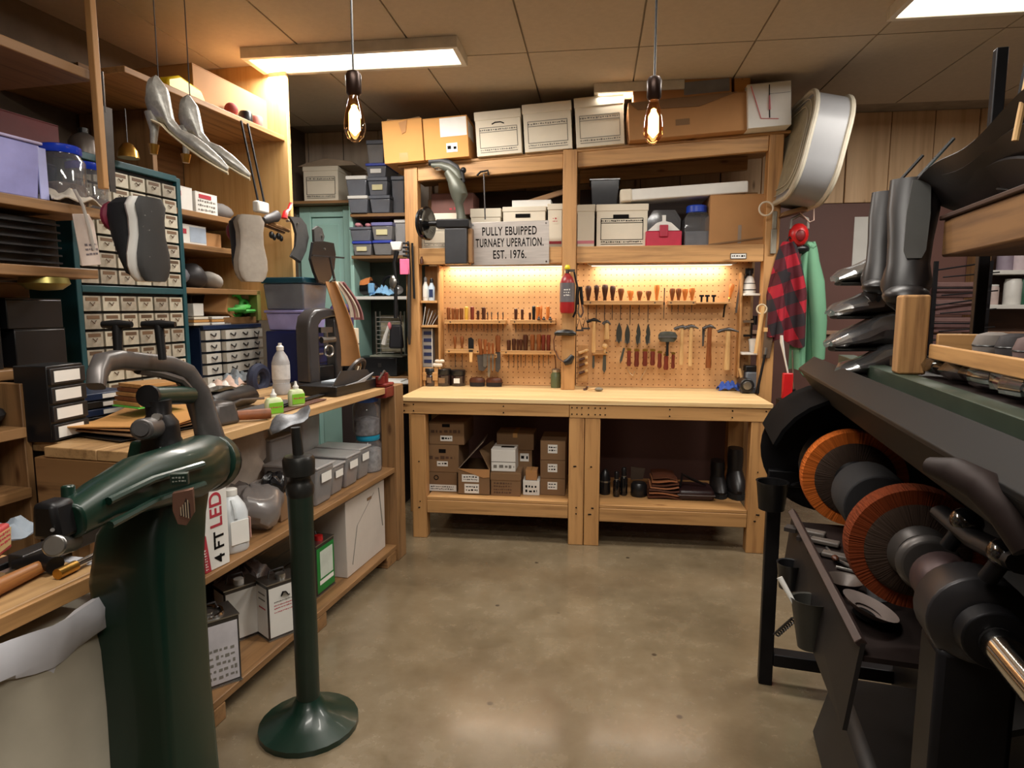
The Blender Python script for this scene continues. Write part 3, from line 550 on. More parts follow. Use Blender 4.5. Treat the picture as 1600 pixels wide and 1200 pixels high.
for i, x in enumerate((1050, 1060, 1070, 1081)):
    stickt(x, 450-i//3, 473, 488, (0, 0, 2, 2)[i], 9, '%s awl with an orange brown handle in the short rack of four' % ORD[i], shape='mush')
# bracket shelf with punches
u0, u1 = W.V(1088, 472, TV-.04).x, W.V(1142, 472, TV-.04).x; zb = W.V(1115, 472, TV-.04).z
t = thing('bracket_shelf', 'thin pale shelf on a dark bracket at the right of the right pegboard', 'shelf', W, (u0+u1)/2, TV-.04, zb); q = (u1-u0)/2
MB().box(-q, q, 0, PGV-TV+.039, -.012, 0).build('shelf_board', pine_x, t, .002); m = MB(); m.tube([(q*.75, .01, -.014), (q*.75, .05, -.02), (q*.75, .088, -.10)], .006, 6); m.build('bracket', blackm, t)
for i, x in enumerate((1096, 1105, 1115)):
    m = MB(); m.cyl((0, 0, 0), (0, 0, .035), .007, n=10); m.cyl((0, 0, .035), (0, 0, .048), .016, n=12); solo(m, 'eyelet_punch', blackm, 'small black T shaped punch, %s on the bracket shelf' % ORD[i], 'tool', W, W.V(x, 470, TV-.01).x, TV-.01, zb)
stickt(1140, 443, 466, 472, 2, 8, 'orange handled tool leaning on the right end of the bracket shelf', 'burnisher', lean=.15)
a, b = W.V(1157, 436, TV+.02), W.V(1150, 489, TV+.02); t = thing('long_file', 'long thin steel file hanging at the right edge of the right pegboard', 'tool', W, b.x, TV+.02, b.z, ry=math.atan2(a.x-b.x, a.z-b.z)); h = (a-b).length
MB().box(-.007, .007, -.002, .002, 0, h*.6).build('blade', steel, t); MB().box(-.005, .005, -.003, .003, h*.6, h).build('tang', steel, t); MB().cyl((0, .002, h*.98), (0, PGV-TV-.022, h*.98), .003, n=6).build('hook', dsteel, t)
# hammers
def hammer(px, yh, yb, hk, label, hw, lean=0, ball=False, hm=None, wpx=6):
    a, b = W.V(px, yh, TV-.02), W.V(px, yb, TV-.02); h = a.z-b.z; q = hw/1000*4.45/2; r = wpx/1000*4.45/2
    t = thing('hammer', label, 'hammer', W, a.x, TV-.02, a.z, ry=lean)
    MB().loft([[(r*f*math.cos(2*PI*i/10), .009*f*math.sin(2*PI*i/10), -z*h) for i in range(10)] for f, z in ((1, 1), (1.1, .9), (.85, .5), (.8, .05), (.8, -.02))]).build('handle', hand[hk], t)
    m = MB(); m.tube([(-q, 0, -.012), (-q*.75, 0, -.004), (-q*.3, 0, .004), (0, 0, .006), (q*.35, 0, .003), (q, 0, -.010)], [.010, .012, .010, .014, .010, .004], 10); m.build('head', hm or dsteel, t)
    m = MB(); m.cyl((-.02, .012, -.012), (-.02, PGV-TV+.017, -.012), .003, n=6); m.cyl((.02, .012, -.012), (.02, PGV-TV+.017, -.012), .003, n=6); m.build('hooks', dsteel, t)['kind'] = 'stuff'; return t
hammer(928, 501, 551, 3, 'pale handled cobbler hammer with a dark head at the left of the right pegboard', 22, hm=blackm)
hammer(948, 504, 530, 3, 'small hammer with a short whitish handle beside the pale cobbler hammer', 12, hm=greym, wpx=8)
hammer(1066, 512, 570, 3, 'first of the two pale handled hammers right of the round brush', 24)
hammer(1080, 511, 572, 3, 'second of the two pale handled hammers right of the round brush', 22)
hammer(1109, 511, 575, 0, 'hammer with a brown tipped handle between pale and yellow hammers', 18, wpx=8)
hammer(1138, 516, 578, 3, 'hammer with a bright yellowish handle at the right of the right pegboard', 31, wpx=8)
a = W.V(1098, 541, TV); solo(MB().prism([(-.008, .13), (.012, .13), (.006, .0), (-.004, 0)], -.003, .003), 'narrow_blade', greym, 'narrow dark blade hanging beside the brown tipped hammer', 'tool', W, a.x, TV, a.z)
a = W.V(945, 541, TV-.03); t = thing('wooden_ball', 'round wooden ball tool on a small strip below the short hammer', 'tool', W, a.x, TV-.035, a.z); MB().ell((0, 0, 0), .02).build('ball', hand[3], t); MB().cyl((0, 0, -.045), (0, 0, -.015), .008, n=10).build('stem', hand[3], t)
rack(926, 950, 551, 'small wooden strip under the pale cobbler hammer', TV-.02)
# blades upper row
for px, y0, y1, w_, lb in ((967, 504, 537, 9, 'first dark leaf shaped blade left of the round brush'), (980, 507, 539, 8, 'second dark leaf shaped blade left of the round brush'), (997, 505, 540, 7, 'third dark blade with a notched edge left of the round brush'), (1012, 506, 540, 7, 'fourth dark blade with a bent tip nearest the round brush')):
    a, b = W.V(px, y0, TV), W.V(px, y1, TV); h = a.z-b.z; q = w_/1000*4.475/2; m = MB(); nn = 8; notch = 'notched' in lb or 'bent' in lb
    left = [(-q*math.sin(PI*(i+.15)/(nn+.3))*(.55 if notch and i == 4 else 1)-(.004 if notch and i < 4 else 0), h*i/nn) for i in range(nn+1)]; right = [(q*math.sin(PI*(i+.15)/(nn+.3))-(.004 if notch and i < 4 else 0), h*i/nn) for i in range(nn, -1, -1)]
    m.prism(left+right, -.002, .002); t = thing('blade', lb, 'knife', W, b.x, TV, b.z); m.build('blade_plate', P('dark_oxidised_blade', (58, 58, 52), .45, .5), t); MB().box(-q*.95, q*.95, .002, .004, h*.1, h*.5).build('blade_edge', steel, t); MB().cyl((0, .0, h*.9), (0, PGV-TV-.001, h*.9), .003, n=6).build('hook', dsteel, t)
# round brush
a = W.V(1043, 526, TV-.03); t = thing('round_brush', 'dark oval scraping brush with a handle on the right pegboard', 'brush', W, a.x, TV-.035, a.z)
MB().loft([[(x*f, y, z) for x, y, z in [(.062*math.cos(2*PI*i/18), .018*math.sin(2*PI*i/18), zz) for i in range(18)]] for f, zz in ((.7, -.035), (1, -.015), (1, .012), (.8, .03), (.4, .035))]).build('brush_head', P('dark_olive_brush', (62, 62, 52), .6), t); MB().box(-.060, .060, -.021, -.016, -.006, .006).build('metal_band', steel, t)
MB().tube([(0, 0, -.03), (0, 0, -.06), (0, 0, -.13)], [.014, .009, .011], 10).build('handle', blackp, t)
# knives of the lowest row
for i, (px, y0, y1, w_) in enumerate([(983, 545, 572, 7), (995, 546, 573, 8), (1008, 546, 572, 8), (1020, 546, 571, 8), (1031, 549, 575, 7), (1041, 553, 578, 8), (1052, 551, 576, 6)]):
    knife(px, y1, y0+3, y0-1, w_, 4, 'reddish brown skiving knife handle, %s from the left in the row under the round brush' % ORD[i], brass, v=TV-.01, up=True, name='skiving_knife')
for px, y0, y1, lb in ((944, 555, 583, 'pointed grey knife blade under the small wooden strip'), (927, 556, 577, 'slim grey knife blade at the far left of the right pegboard'), (969, 543, 568, 'slanted grey knife blade left of the reddish knives')):
    a, b = W.V(px, y0, TV), W.V(px, y1, TV); h = a.z-b.z; q = .013 if '555' == str(y0) else .009; t = thing('knife_blade', lb, 'knife', W, b.x, TV, b.z, ry=.22 if 'slanted' in lb else 0); MB().prism([(0, 0), (q, h*.2), (q*.8, h), (-q*.7, h), (-q, h*.2)], -.0015, .0015).build('blade_plate', P('grey_blade', (96, 98, 92), .35, .7), t); MB().cyl((0, 0, h*.93), (0, PGV-TV-.001, h*.93), .003, n=6).build('hook', dsteel, t)
for pts, lb in ((((980, 575), (984, 583), (989, 587), (992, 580)), 'curved thin wire hook below the reddish knives on the left'), (((1012, 572), (1008, 580), (1003, 588), (1000, 594)), 'thin bent wire hanging low on the right pegboard')):
    p0 = W.V(*pts[0], TV+.02); m = MB(); q = [W.V(x, y, TV+.02)-p0 for x, y in pts]; m.tube([(a_.x, 0, a_.z) for a_ in q], .0025, 6); m.cyl((0, 0, 0), (0, .038, 0), .0025, n=6); solo(m, 'wire_hook', P('pale_wire', (190, 170, 140), .4, .6), lb, 'hook', W, p0.x, TV+.02, p0.z)
a, b = W.V(1153, 536, TV), W.V(1153, 570, TV); t = thing('thin_rasp', 'thin dark handled rasp hanging beside the yellowish hammer', 'tool', W, b.x, TV, b.z); h = a.z-b.z; MB().cyl((0, 0, 0), (0, 0, h*.4), .009, .007, 10).build('handle', hand[1], t); MB().box(-.006, .006, -.002, .002, h*.4, h).build('blade', steel, t); MB().cyl((0, 0, h*.96), (0, PGV-TV-.001, h*.96), .003, n=6).build('hook', dsteel, t)
# --- on the centre post
PV = HV-.03
p = W.V(887, 445, PV); t = thing('fire_extinguisher', 'small red and grey fire extinguisher with a yellow cap on the centre post', 'fire extinguisher', W, p.x+.0, PV-.055, W.V(887, 472, PV).z)
h = W.V(887, 430, PV).z-W.V(887, 472, PV).z
MB().lathe([(.03, -.075), (.044, -.07), (.048, -.05), (.048, h*.72), (.04, h*.88), (.02, h), (.02, h*1.05)], 20).build('cylinder', P('extinguisher_red', (148, 32, 34), .35), t)
MB().lathe([(.0492, 0), (.0492, h*.7)], 20, False).build('grey_label', P('grey_label', (96, 92, 96), .5), t); scrib(MB(), -.02, .02, h*.2, h*.5, -.0485, 3, seed=8).build('small_print', white_p, t)
m = MB(); m.cyl((0, 0, h), (0, 0, h*1.16), .018, n=12); m.box(-.012, .05, -.01, .01, h*1.1, h*1.2); m.build('valve', chrome, t); MB().lathe([(.016, h*1.2), (.02, h*1.26), (.012, h*1.36)], 12).build('yellow_cap', P('yellow_cap', (226, 206, 40), .4), t)
MB().tube([(.045, -.01, h*1.1), (.065, -.005, h*.6), (.058, 0, -.06), (.04, 0, -.1)], .007, 8).build('hose', blackp, t); MB().box(-.03, .03, .046, .055, -.03, h*.7).build('bracket', blackm, t)
p = W.V(883, 520, PV); t = thing('magnifier_headset', 'black magnifier headset with a brown strap on the centre post', 'headset', W, p.x, PV-.03, p.z)
MB().loft([[(x, .028*f*math.cos(2*PI*i/10), z+.022*f*math.sin(2*PI*i/10)) for i in range(10)] for x, f, z in ((-.07, .4, -.004), (-.05, .9, 0), (0, 1, .004), (.05, .95, 0), (.075, .4, -.006))]).build('visor', blackp, t)
MB().tube([(-.06, .005, 0), (-.075, 0, -.05), (-.07, -.004, -.11), (-.04, -.004, -.17), (.0, 0, -.2)], .008, 8, flat=.5).build('strap', leather_br, t); MB().tube([(0, .005, -.20), (.03, 0, -.19), (.055, 0, -.15)], [.02, .026, .016], 10).build('rear_pad', blackp, t)
m = MB()
for s in (0, 1): m.tube([(-.006+.03*s, 0, .0), (-.012+.028*s, -.004, .06), (.0+.014*s, -.004, .12)], [.01, .012, .008], 8)
p = W.V(904, 478, HV+.02); t = thing('pliers', 'pair of black handled pliers hanging right of the extinguisher', 'pliers', W, p.x+.002, HV+.01, W.V(904, 476, HV).z); m.build('handles', blackp, t); MB().tube([(.0, -.004, .0), (-.006, -.004, -.05), (.01, -.004, -.085)], .006, 8).tube([(.02, -.004, .0), (.03, -.004, -.05), (.014, -.004, -.085)], .006, 8).build('wire_loop', steel, t)
for i, (y, k) in enumerate(((550, 3), (561, 1), (570, 1), (582, 1))):
    p = W.V(911, y, HV+.04); t = thing('bone_folder', '%s pale tipped brush stub, in the short stack right of the centre post' % ('topmost round', 'second', 'third', 'lowest')[i], 'tool', W, p.x, HV+.075, p.z, ry=-.3); MB().cyl((-.03, 0, -.002), (.012, 0, 0), .011, .009, 10).build('handle', hand[k], t); MB().ell((.022, 0, .001), .018 if i == 0 else .014, .012, .011).build('tip', hand[3], t)
t = thing('tool_holder', 'upright dark tool holder strip fixed right of the centre post', 'tool rack', W, W.V(905, 575, HV+.1).x, HV+.1, BT+.04); MB().box(-.012, .06, 0, .02, 0, .26).build('board', pine_z, t, .003)
for i, (x, y0, y1) in enumerate(((905, 498, 515), (915, 495, 512))):
    p = W.V(x, y1, HV+.1); q = W.V(x, y0, HV+.1); m = MB(); m.tube([(-.02, 0, 0), (0, 0, q.z-p.z), (.02, 0, 0)], .004, 6); m.box(-.03, .03, -.006, .006, -.012, 0); solo(m, 'wire_scraper', dsteel, '%s small triangular wire scraper hanging below the pliers' % ORD[i], 'tool', W, p.x, HV+.12, p.z)
# --- on the bench top
def bench_on(x0, y0, x1, y1):
    u0, u1, v, z1 = W.on(x0, y0, x1, y1, BT); v = min(v, 4.42); a = W.face(x0, y0, x1, y1, v); return a[0], a[1], v, BT+a[3]-a[2]
tins = [(662, 576, 679, 604, 0), (678, 577, 702, 604, 1), (702, 578, 725, 603, 2)]
for x0, y0, x1, y1, i in tins:
    u0, u1, v, z1 = bench_on(x0, y0, x1, y1); r = (u1-u0)/2; h = z1-BT; t = thing('polish_jar', ('small dark polish jar nearest the left cubby on the bench', 'middle black polish jar on the bench under the pegboard', 'polish jar with a white mark, right of the other two')[i], 'jar', W, (u0+u1)/2, v+r, BT)
    MB().lathe([(r*.93, 0), (r, .006), (r, h*.62), (r*.9, h*.66)], 20).build('glass', P('dark_brown_jar', (48, 34, 32), .15, coat=.5), t); MB().lathe([(r*.97, h*.67), (r, h*.7), (r, h*.97), (r*.92, h)], 20).build('lid', blackp, t); MB().box(-r*.4, r*.4, -r*1.01, -r*.9, h*.2, h*.5).build('paper_label', white_p if i == 2 else kraft_d, t)
u0, u1, v, z1 = bench_on(672, 565, 700, 578); solo(MB().box(-.035, .035, -.02, .02, 0, .03).box(-.02, .05, -.018, .018, .03, .055), 'wiping_rag', P('whitish_rag', (208, 196, 180), .9, bmp=.3), 'crumpled whitish rag pushed on top of the polish jars', 'rag', W, W.V(688, 572, 4.5).x, 4.42, BT+.136, rz=.2, bev=.012)
for x0, y0, x1, y1, lb in ((732, 588, 757, 601, 'left shoe brush lying on the bench under the pegboard'), (758, 588, 784, 601, 'right shoe brush lying on the bench under the pegboard')):
    u0, u1, v, z1 = bench_on(x0, y0, x1, y1); q = (u1-u0)/2; t = thing('shoe_brush', lb, 'brush', W, (u0+u1)/2, v+.03, BT)
    rr = lambda f, z: [(q*f*math.cos(2*PI*i/18), .03*f*math.sin(2*PI*i/18), z) for i in range(18)]
    MB().loft([rr(.93, 0), rr(.98, .03)]).build('bristles', P('dark_bristles', (34, 26, 24), .9), t); MB().loft([rr(1, .03), rr(1, .045), rr(.85, .06), rr(.5, .066)]).build('wood_back', hand[1], t)
u0, u1, v, z1 = bench_on(860, 573, 876, 603); t = thing('green_jar', 'small olive green jar standing left of the centre post', 'jar', W, (u0+u1)/2, v+.03, BT); r = (u1-u0)/2; h = z1-BT
MB().lathe([(r*.95, 0), (r, .01), (r, h*.68), (r*.8, h*.78), (r*.8, h*.82)], 18).build('body', P('olive_jar', (88, 96, 66), .35), t); MB().lathe([(r*.8, h*.82), (r*.85, h*.95), (r*.5, h)], 18).build('lid', steel, t); MB().tube([(0, 0, h), (-.004, 0, h+.06), (-.014, 0, h+.11)], .004, 6).build('brush_stem', hand[1], t)
u0, u1, v, z1 = bench_on(929, 602, 942, 612); t = thing('wooden_scoop', 'small wooden scoop with a dark bowl lying on the bench top', 'scoop', W, (u0+u1)/2, v+.02, BT); MB().ell((0, 0, .014), .03, .022, .013).build('bowl', P('grey_stone', (120, 112, 96), .5), t); MB().tube([(-.02, 0, .018), (-.07, -.01, .012)], [.008, .005], 8).build('handle', hand[3], t)
p = W.Z(916, 610, BT); solo(MB().tube([(-.02, 0, .006), (0, .006, .01), (.01, -.01, .03)], [.006, .01, .005], 8), 'dark_peg', hand[1], 'tiny dark peg lying beside the wooden scoop on the bench', 'peg', W, p.x, p.y, BT)
# right cubby: dispenser, cup, grey case, blue rag and black box
p = W.V(1183, 440, HV+.09); t = thing('spray_bottle', 'black and white spray dispenser on the upper right cubby shelf', 'bottle', W, 1.005, HV+.12, 1.561); MB().lathe([(.04, 0), (.042, .01), (.042, .04), (.036, .07), (.026, .1), (.014, .115)], 16).build('bottle', white_pl, t); m = MB(); m.cyl((0, 0, .115), (0, 0, .15), .016, n=12); m.box(-.03, .02, -.012, .012, .13, .165); m.tube([(-.02, 0, .13), (-.03, 0, .10)], .006, 6); m.build('spray_head', blackp, t); MB().lathe([(.0428, .02), (.0368, .068)], 16, False).build('black_label', ink, t)
t = thing('white_cup', 'white lidded cup in the right cubby under the clamp', 'cup', W, W.V(1180, 545, HV+.09).x, HV+.13, 1.171); MB().lathe([(.028, 0), (.036, .07), (.036, .075)], 16).build('cup_body', white_pl, t); MB().lathe([(.038, .075), (.038, .085), (.02, .09)], 16).build('lid', white_pl, t)
p = W.V(1172, 503, HV+.1); t = thing('bar_clamp', 'dark bar clamp with a pale jaw in the right cubby', 'clamp', W, p.x+.02, HV+.14, p.z); MB().box(-.006, .006, -.004, .004, -.12, .02).build('bar', blackm, t); m = MB(); m.box(-.055, .03, -.008, .008, -.006, .010); m.build('jaw', steel, t); MB().box(-.05, .0, -.008, .008, -.1, -.085).build('sliding_jaw', blackm, t); MB().cyl((.02, 0, .04), (.02, 0, -.02), .014, n=10).build('knob', blackp, t)
u0, u1, v, z1 = bench_on(1163, 565, 1186, 610); t = thing('battery_charger', 'grey plastic charger case standing by the right post', 'charger', W, (u0+u1)/2+.01, v, BT); MB().box(-.045, .045, 0, .09, 0, .13).build('case', P('blue_grey_plastic', (110, 116, 124), .45), t, .01); MB().box(-.05, .05, .005, .085, .13, .17).build('cap', blackp, t, .006); MB().cyl((-.05, .03, .02), (-.085, .03, .15), .009, n=8).build('side_handle', hand[3], t)
u0, u1, v, z1 = bench_on(1150, 588, 1180, 614); t = thing('hand_drill', 'black hand tool with a round motor lying before the charger', 'power tool', W, (u0+u1)/2, v, BT); MB().cyl((0, -.05, .055), (0, .06, .055), .045, n=18).build('motor_housing', blackp, t, .006); MB().box(-.03, .06, -.03, .04, 0, .045).build('base', P('dark_grey_plastic', (48, 50, 56), .4), t, .008); MB().cyl((0, -.062, .055), (0, -.05, .055), .026, .03, 16).build('nose', steel, t)
def rag_bm(rx, ry, h, seed):
    rd = random.Random(seed); m = MB(); ph = [rd.uniform(0, 6) for _ in range(6)]
    def f(a, b):
        x = (a-.5)*2; y = (b-.5)*2; e = max(0, 1-(x*x+y*y)*.6); return (rx*x*(1+.12*math.sin(5*y+ph[0])), ry*y*(1+.12*math.sin(4*x+ph[1])), .004+h*e*(.55+.45*math.sin(7*x+ph[2])*math.sin(6*y+ph[3])))
    return m.sheet(f, 14, 14, .004)
u0, u1, v, z1 = bench_on(1124, 594, 1156, 611); solo(rag_bm(.07, .05, .07, 3), 'blue_rag', P('blue_cloth', (54, 84, 168), .9, bmp=.2), 'crumpled blue rag lying on the bench near the right post', 'rag', W, (u0+u1)/2, v+.04, BT)
# left cubby
for x0, y0, x1, y1, zsh, mt, lb, nm in ((659, 430, 668, 467, 1.516, white_pl, 'white pump bottle at the left of the upper cubby', 'pump_bottle'), (668, 432, 678, 467, 1.516, P('pale_blue_label', (190, 204, 216), .5), 'white bottle with a blue label at the right of the upper cubby', 'label_bottle')):
    u0, u1, z0, z1 = W.face(x0, y0, x1, y1, HV+.06); r = (u1-u0)/2; h = z1-z0; t = thing(nm, lb, 'bottle', W, (u0+u1)/2+.004, HV+.07, zsh); MB().lathe([(r*.95, 0), (r, .008), (r, h*.6), (r*.5, h*.75), (r*.5, h*.8)], 14).build('body', mt, t); MB().lathe([(r*.55, h*.8), (r*.55, h*.93), (r*.3, h)], 12).build('cap', P('grey_cap', (120, 122, 126), .4) if nm[0] == 'p' else blackp, t); MB().box(-r*.6, r*.6, -r*1.03, -r*.8, h*.15, h*.5).build('paper_label', P('navy_label', (38, 52, 92), .5) if nm[0] == 'l' else white_p, t)
t = thing('spice_jar', 'small brown stopper bottle on the shelf beam by the left post', 'bottle', W, W.V(660, 405, HV).x, HV-.02, W.V(660, 410, HV).z-.012); MB().lathe([(.012, 0), (.013, .03), (.007, .04), (.008, .05)], 12).build('bottle', hand[1], t); MB().cyl((0, .012, .02), (0, .0205, .02), .005, n=8).build('hook', dsteel, t)
t = thing('card_stack', 'fanned grey and white cards in the middle left cubby', 'cards', W, W.V(668, 490, HV+.08).x, HV+.06, 1.346)
for k in range(5): 
    m = MB(); m.M = T(-.03+.014*k, .01*k, 0) @ rotm(0, .15+.1*k, .3); m.box(-.001, .002, -.03, .03, 0, .13-.012*k); m.build('card', (white_p, P('grey_card', (150, 146, 142), .6))[k % 2], t)
t = thing('striped_box', 'tall box with navy and white stripes in the lowest left cubby', 'box', W, W.V(669, 545, HV+.08).x, HV+.06, 1.0); w_, h = .075, .30
t.location.z = BT+.135; MB().box(-w_/2, w_/2, 0, .07, 0, .275).build('box_body', P('grey_carton', (134, 130, 126), .6), t, .003); m = MB()
for k in range(5): m.box(-w_*.35, w_*.42, -.0015, -.0003, .03+.05*k, .055+.05*k)
m.build('stripes', P('navy_print', (30, 40, 76), .5), t)['kind'] = 'stuff'; MB().box(w_*.43, w_*.49, -.0015, -.0003, .0, .275).build('white_edge', white_p, t)
t = thing('cubby_block', 'pine block under the striped box at the foot of the left cubby', 'block', W, -1.165, HV+.05, BT+.001); MB().box(-.055, .055, 0, .12, 0, .133).build('block_body', pine_x, t, .003); MB().box(-.055, .055, -.012, -.0005, .04, .1).build('front_strip', pine_x, t, .002)
# --- things hanging at the right post
p = W.V(1199, 540, HV-.03); t = thing('leather_sheath', 'brown leather knife sheath hanging on the right post', 'sheath', W, W.V(1196, 560, HV-.03).x, HV-.02, W.V(1196, 560, HV-.03).z); h = W.V(1196, 480, HV).z-W.V(1196, 560, HV).z
MB().prism([(-.02, 0), (.028, 0), (.045, h*.5), (.04, h), (-.0, h), (-.012, h*.5)], -.012, .012).build('sheath', P('taupe_leather', (92, 72, 54), .6, bmp=.1), t, .004); MB().box(-.015, .04, -.016, .014, h*.52, h*.6).build('strap', hand[3], t)
p = W.V(1192, 478, HV-.05); q = W.V(1180, 552, HV-.05); t = thing('wooden_dowel', 'pale wooden stick with a looped cord leaning on the right post', 'stick', W, q.x, HV-.06, q.z); MB().tube([(0, 0, 0), (p.x-q.x, .0, p.z-q.z)], [.011, .013], 10).build('stick', hand[3], t); MB().ring((p.x-q.x-.01, -.004, p.z-q.z-.02), .03, .005, 'y', 14).build('cord_loop', P('cream_cord', (206, 190, 160), .8), t)
p = W.V(1196, 560, HV-.06); q = W.V(1184, 610, HV-.06); t = thing('long_brush', 'long thin dark handled tool leaning at the foot of the right post', 'tool', W, q.x, HV-.05, BT+.0); MB().tube([(0, 0, 0), (.006, 0, .06), (p.x-q.x, 0, .26)], [.012, .009, .008], 8).build('handle', blackm, t); MB().cyl((p.x-q.x, 0, .255), (p.x-q.x+.003, 0, .3), .012, .01, 8).build('ferrule', steel, t)
# ================================================================ under the bench
SZ1, SZ2 = .2725, .2625
def under(x0, y0, x1, y1, z=SZ1, vmin=3.9): 
    u0, u1, v, z1 = W.on(x0, y0, x1, y1, z); v = max(v, vmin); a = W.face(x0, y0, x1, y1, v); return a[0], a[1], v, a[3]-a[2]
u0, u1, v, h3 = under(668, 738, 714, 768); zz = SZ1
t, w_, h, d = carton('lowest brown carton with a white base in the left stack under the bench', W, u0, u1, v, .33, zz, zz+h3, kraft_d, tape=False); stick(t, w_, h, .02, .98, .03, .36, rows=2, seed=21); MB().ring((-w_*.2, -.001, h*.72), .014, .003, 'y', 12).build('printed_ring', ink, t); zz += h3+.001
u0, u1, z0, z1 = W.face(667, 695, 719, 738, v); t, w_, h, d = carton('middle brown carton with a hand hole in the left stack under the bench', W, u0, u1-.01, v, .33, zz, zz+z1-z0, kraft_d, tape=False); stick(t, w_, h, .32, .66, .22, .4, rows=1, seed=22); m = scrib(MB(), -w_*.42, w_*.38, h*.42, h*.64, -.001, 1, seed=5); m.build('printed_band', ink_b, t); MB().box(-w_*.12, w_*.1, -.0015, -.0004, h*.7, h*.84).build('hand_hole', ink, t, .004); zz += z1-z0+.001
u0, u1, z0, z1 = W.face(670, 659, 725, 694, v); t, w_, h, d = carton('topmost brown carton with a hand hole in the left stack under the bench', W, u0, u1, v, .33, zz, zz+z1-z0, kraft_d, tape=False); stick(t, w_, h, .33, .67, .16, .4, rows=1, seed=23); m = scrib(MB(), -w_*.44, w_*.4, h*.46, h*.72, -.001, 1, seed=6); m.build('printed_band', ink_b, t); MB().box(-w_*.12, w_*.1, -.0015, -.0004, h*.78, h*.92).build('hand_hole', ink, t, .004)
u0, u1, v, h_ = under(716, 733, 765, 773); w_ = u1-u0; t = thing('open_carton', 'open brown carton with raised flaps and two labels under the bench', 'box', W, (u0+u1)/2, v, SZ1); m = MB(); d = .3
m.box(-w_/2, w_/2, 0, .005, 0, h_); m.box(-w_/2, w_/2, d-.005, d, 0, h_); m.box(-w_/2, -w_/2+.005, .005, d-.005, 0, h_); m.box(w_/2-.005, w_/2, .005, d-.005, 0, h_); m.box(-w_/2, w_/2, 0, d, 0, .004); m.build('box_body', kraft_d, t)
MB().add([(-w_/2, 0, h_), (-w_/2, d, h_), (.04, d, h_+.17), (.05, 0.05, h_+.17), (-w_/2+.003, 0, h_-.003), (-w_/2+.003, d, h_-.003), (.044, d, h_+.166), (.054, 0.05, h_+.166)], [(0, 1, 2, 3), (7, 6, 5, 4), (0, 4, 5, 1), (1, 5, 6, 2), (2, 6, 7, 3), (3, 7, 4, 0)]).build('left_flap', P('grey_flap', (120, 104, 88), .7), t)
MB().add([(w_/2, 0, h_), (w_/2, d, h_), (w_/2-.02, d, h_+.13), (w_/2-.08, .1, h_+.1), (w_/2-.003, 0, h_), (w_/2-.003, d, h_), (w_/2-.024, d, h_+.13), (w_/2-.084, .1, h_+.1)], [(0, 1, 2, 3), (7, 6, 5, 4), (0, 4, 5, 1), (1, 5, 6, 2), (2, 6, 7, 3), (3, 7, 4, 0)]).build('right_flap', kraft_d, t)
MB().prism([(-w_/2, h_), (w_/2, h_), (w_/2-.0, h_-.05), (w_/2-.04, h_-.055)], -.004, -.0005).build('front_flap', kraft, t); stick(t, w_, h_, .12, .66, .5, .78, rows=2, seed=31); stick(t, w_, h_, .2, .66, .06, .42, rows=2, seed=32)
u0, u1, v5, h5 = under(767, 738, 813, 775); t, w_, h, d = carton('brown shoe carton with brown print carrying the white box', W, u0, u1, v5, .3, SZ1, SZ1+h5, kraft_d, tape=False); MB().box(-w_/2-.003, w_/2+.003, -.003, .3, h*.66, h*.96).build('lid', kraft_d, t, .002); scrib(MB(), -w_*.4, w_*.2, h*.08, h*.6, -.0008, 4, seed=33).build('brown_print', ink_b, t)
u0, u1, z0, z1 = W.face(767, 703, 805, 738, v5); t, w_, h, d = carton('small white box with handwriting, on the brown shoe carton', W, u0-.0, u1, v5+.01, .2, SZ1+h5+.002, SZ1+h5+z1-z0, white_p, tape=False); MB().box(-w_/2-.001, w_/2+.001, -.001, -.0002, h*.42, h*.45).build('lid_seam', ink_g, t); scrib(MB(), -w_*.4, w_*.45, h*.08, h*.36, -.001, 1, seed=34).build('handwriting', ink_g, t); m = MB(); m.M = T(0, .05, h+.0002); scrib(m, -w_*.2, w_*.4, -.0, .03, .0, 1, seed=3); MB().box(-w_*.15, w_*.4, .06, .1, h+.0002, h+.0012).build('black_print', ink, t)
vb = v5+.16; u0, u1, z0, z1 = W.face(806, 703, 833, 727, vb); u0b, u1b, z0b, z1b = W.face(776, 677, 834, 703, vb)
t, w_, h, d = carton('brown carton standing behind the white box under the bench', W, u0b+.03, u1b-.012, vb, .2, SZ1, SZ1+z0b-SZ1, kraft_d, tape=False); stick(t, w_, h, .62, .9, .72, .92, rows=1, seed=35)
t, w_, h, d = carton('wide taped carton on top of the rear stack under the bench', W, u0b, u1b, vb, .2, z0b+.001, z1b, kraft_d)
u0, u1, v, h_ = under(817, 751, 843, 774); t, w_, h, d = carton('small white carton with black writing on the lower bench shelf', W, u0, u1, v, .12, SZ1, SZ1+h_, white_p, tape=False); scrib(MB(), -w_*.35, w_*.35, h*.15, h*.75, -.0008, 2, seed=36).build('black_print', ink, t)
a = W.face(821, 735, 839, 751, v+.0); t, w_, h2, d = carton('tiny brown taped carton on the small white carton', W, a[0], a[1], v+.005, .09, SZ1+h+.001, SZ1+h+a[3]-a[2], kraft)
u0, u1, v, h_ = under(844, 748, 883, 774); zz = SZ1
for k, lb in enumerate(('lowest', 'middle', 'topmost')):
    hh = h_*(1, 1.09, 1.15)[k]; t, w_, h, d = carton('%s brown carton with a small label in the right stack of three under the bench' % lb, W, u0, u1, v, .3, zz, zz+hh, kraft_d, tape=False); stick(t, w_, h, .3, .68, .36, .8, rows=2, seed=40+k); zz += hh+.001
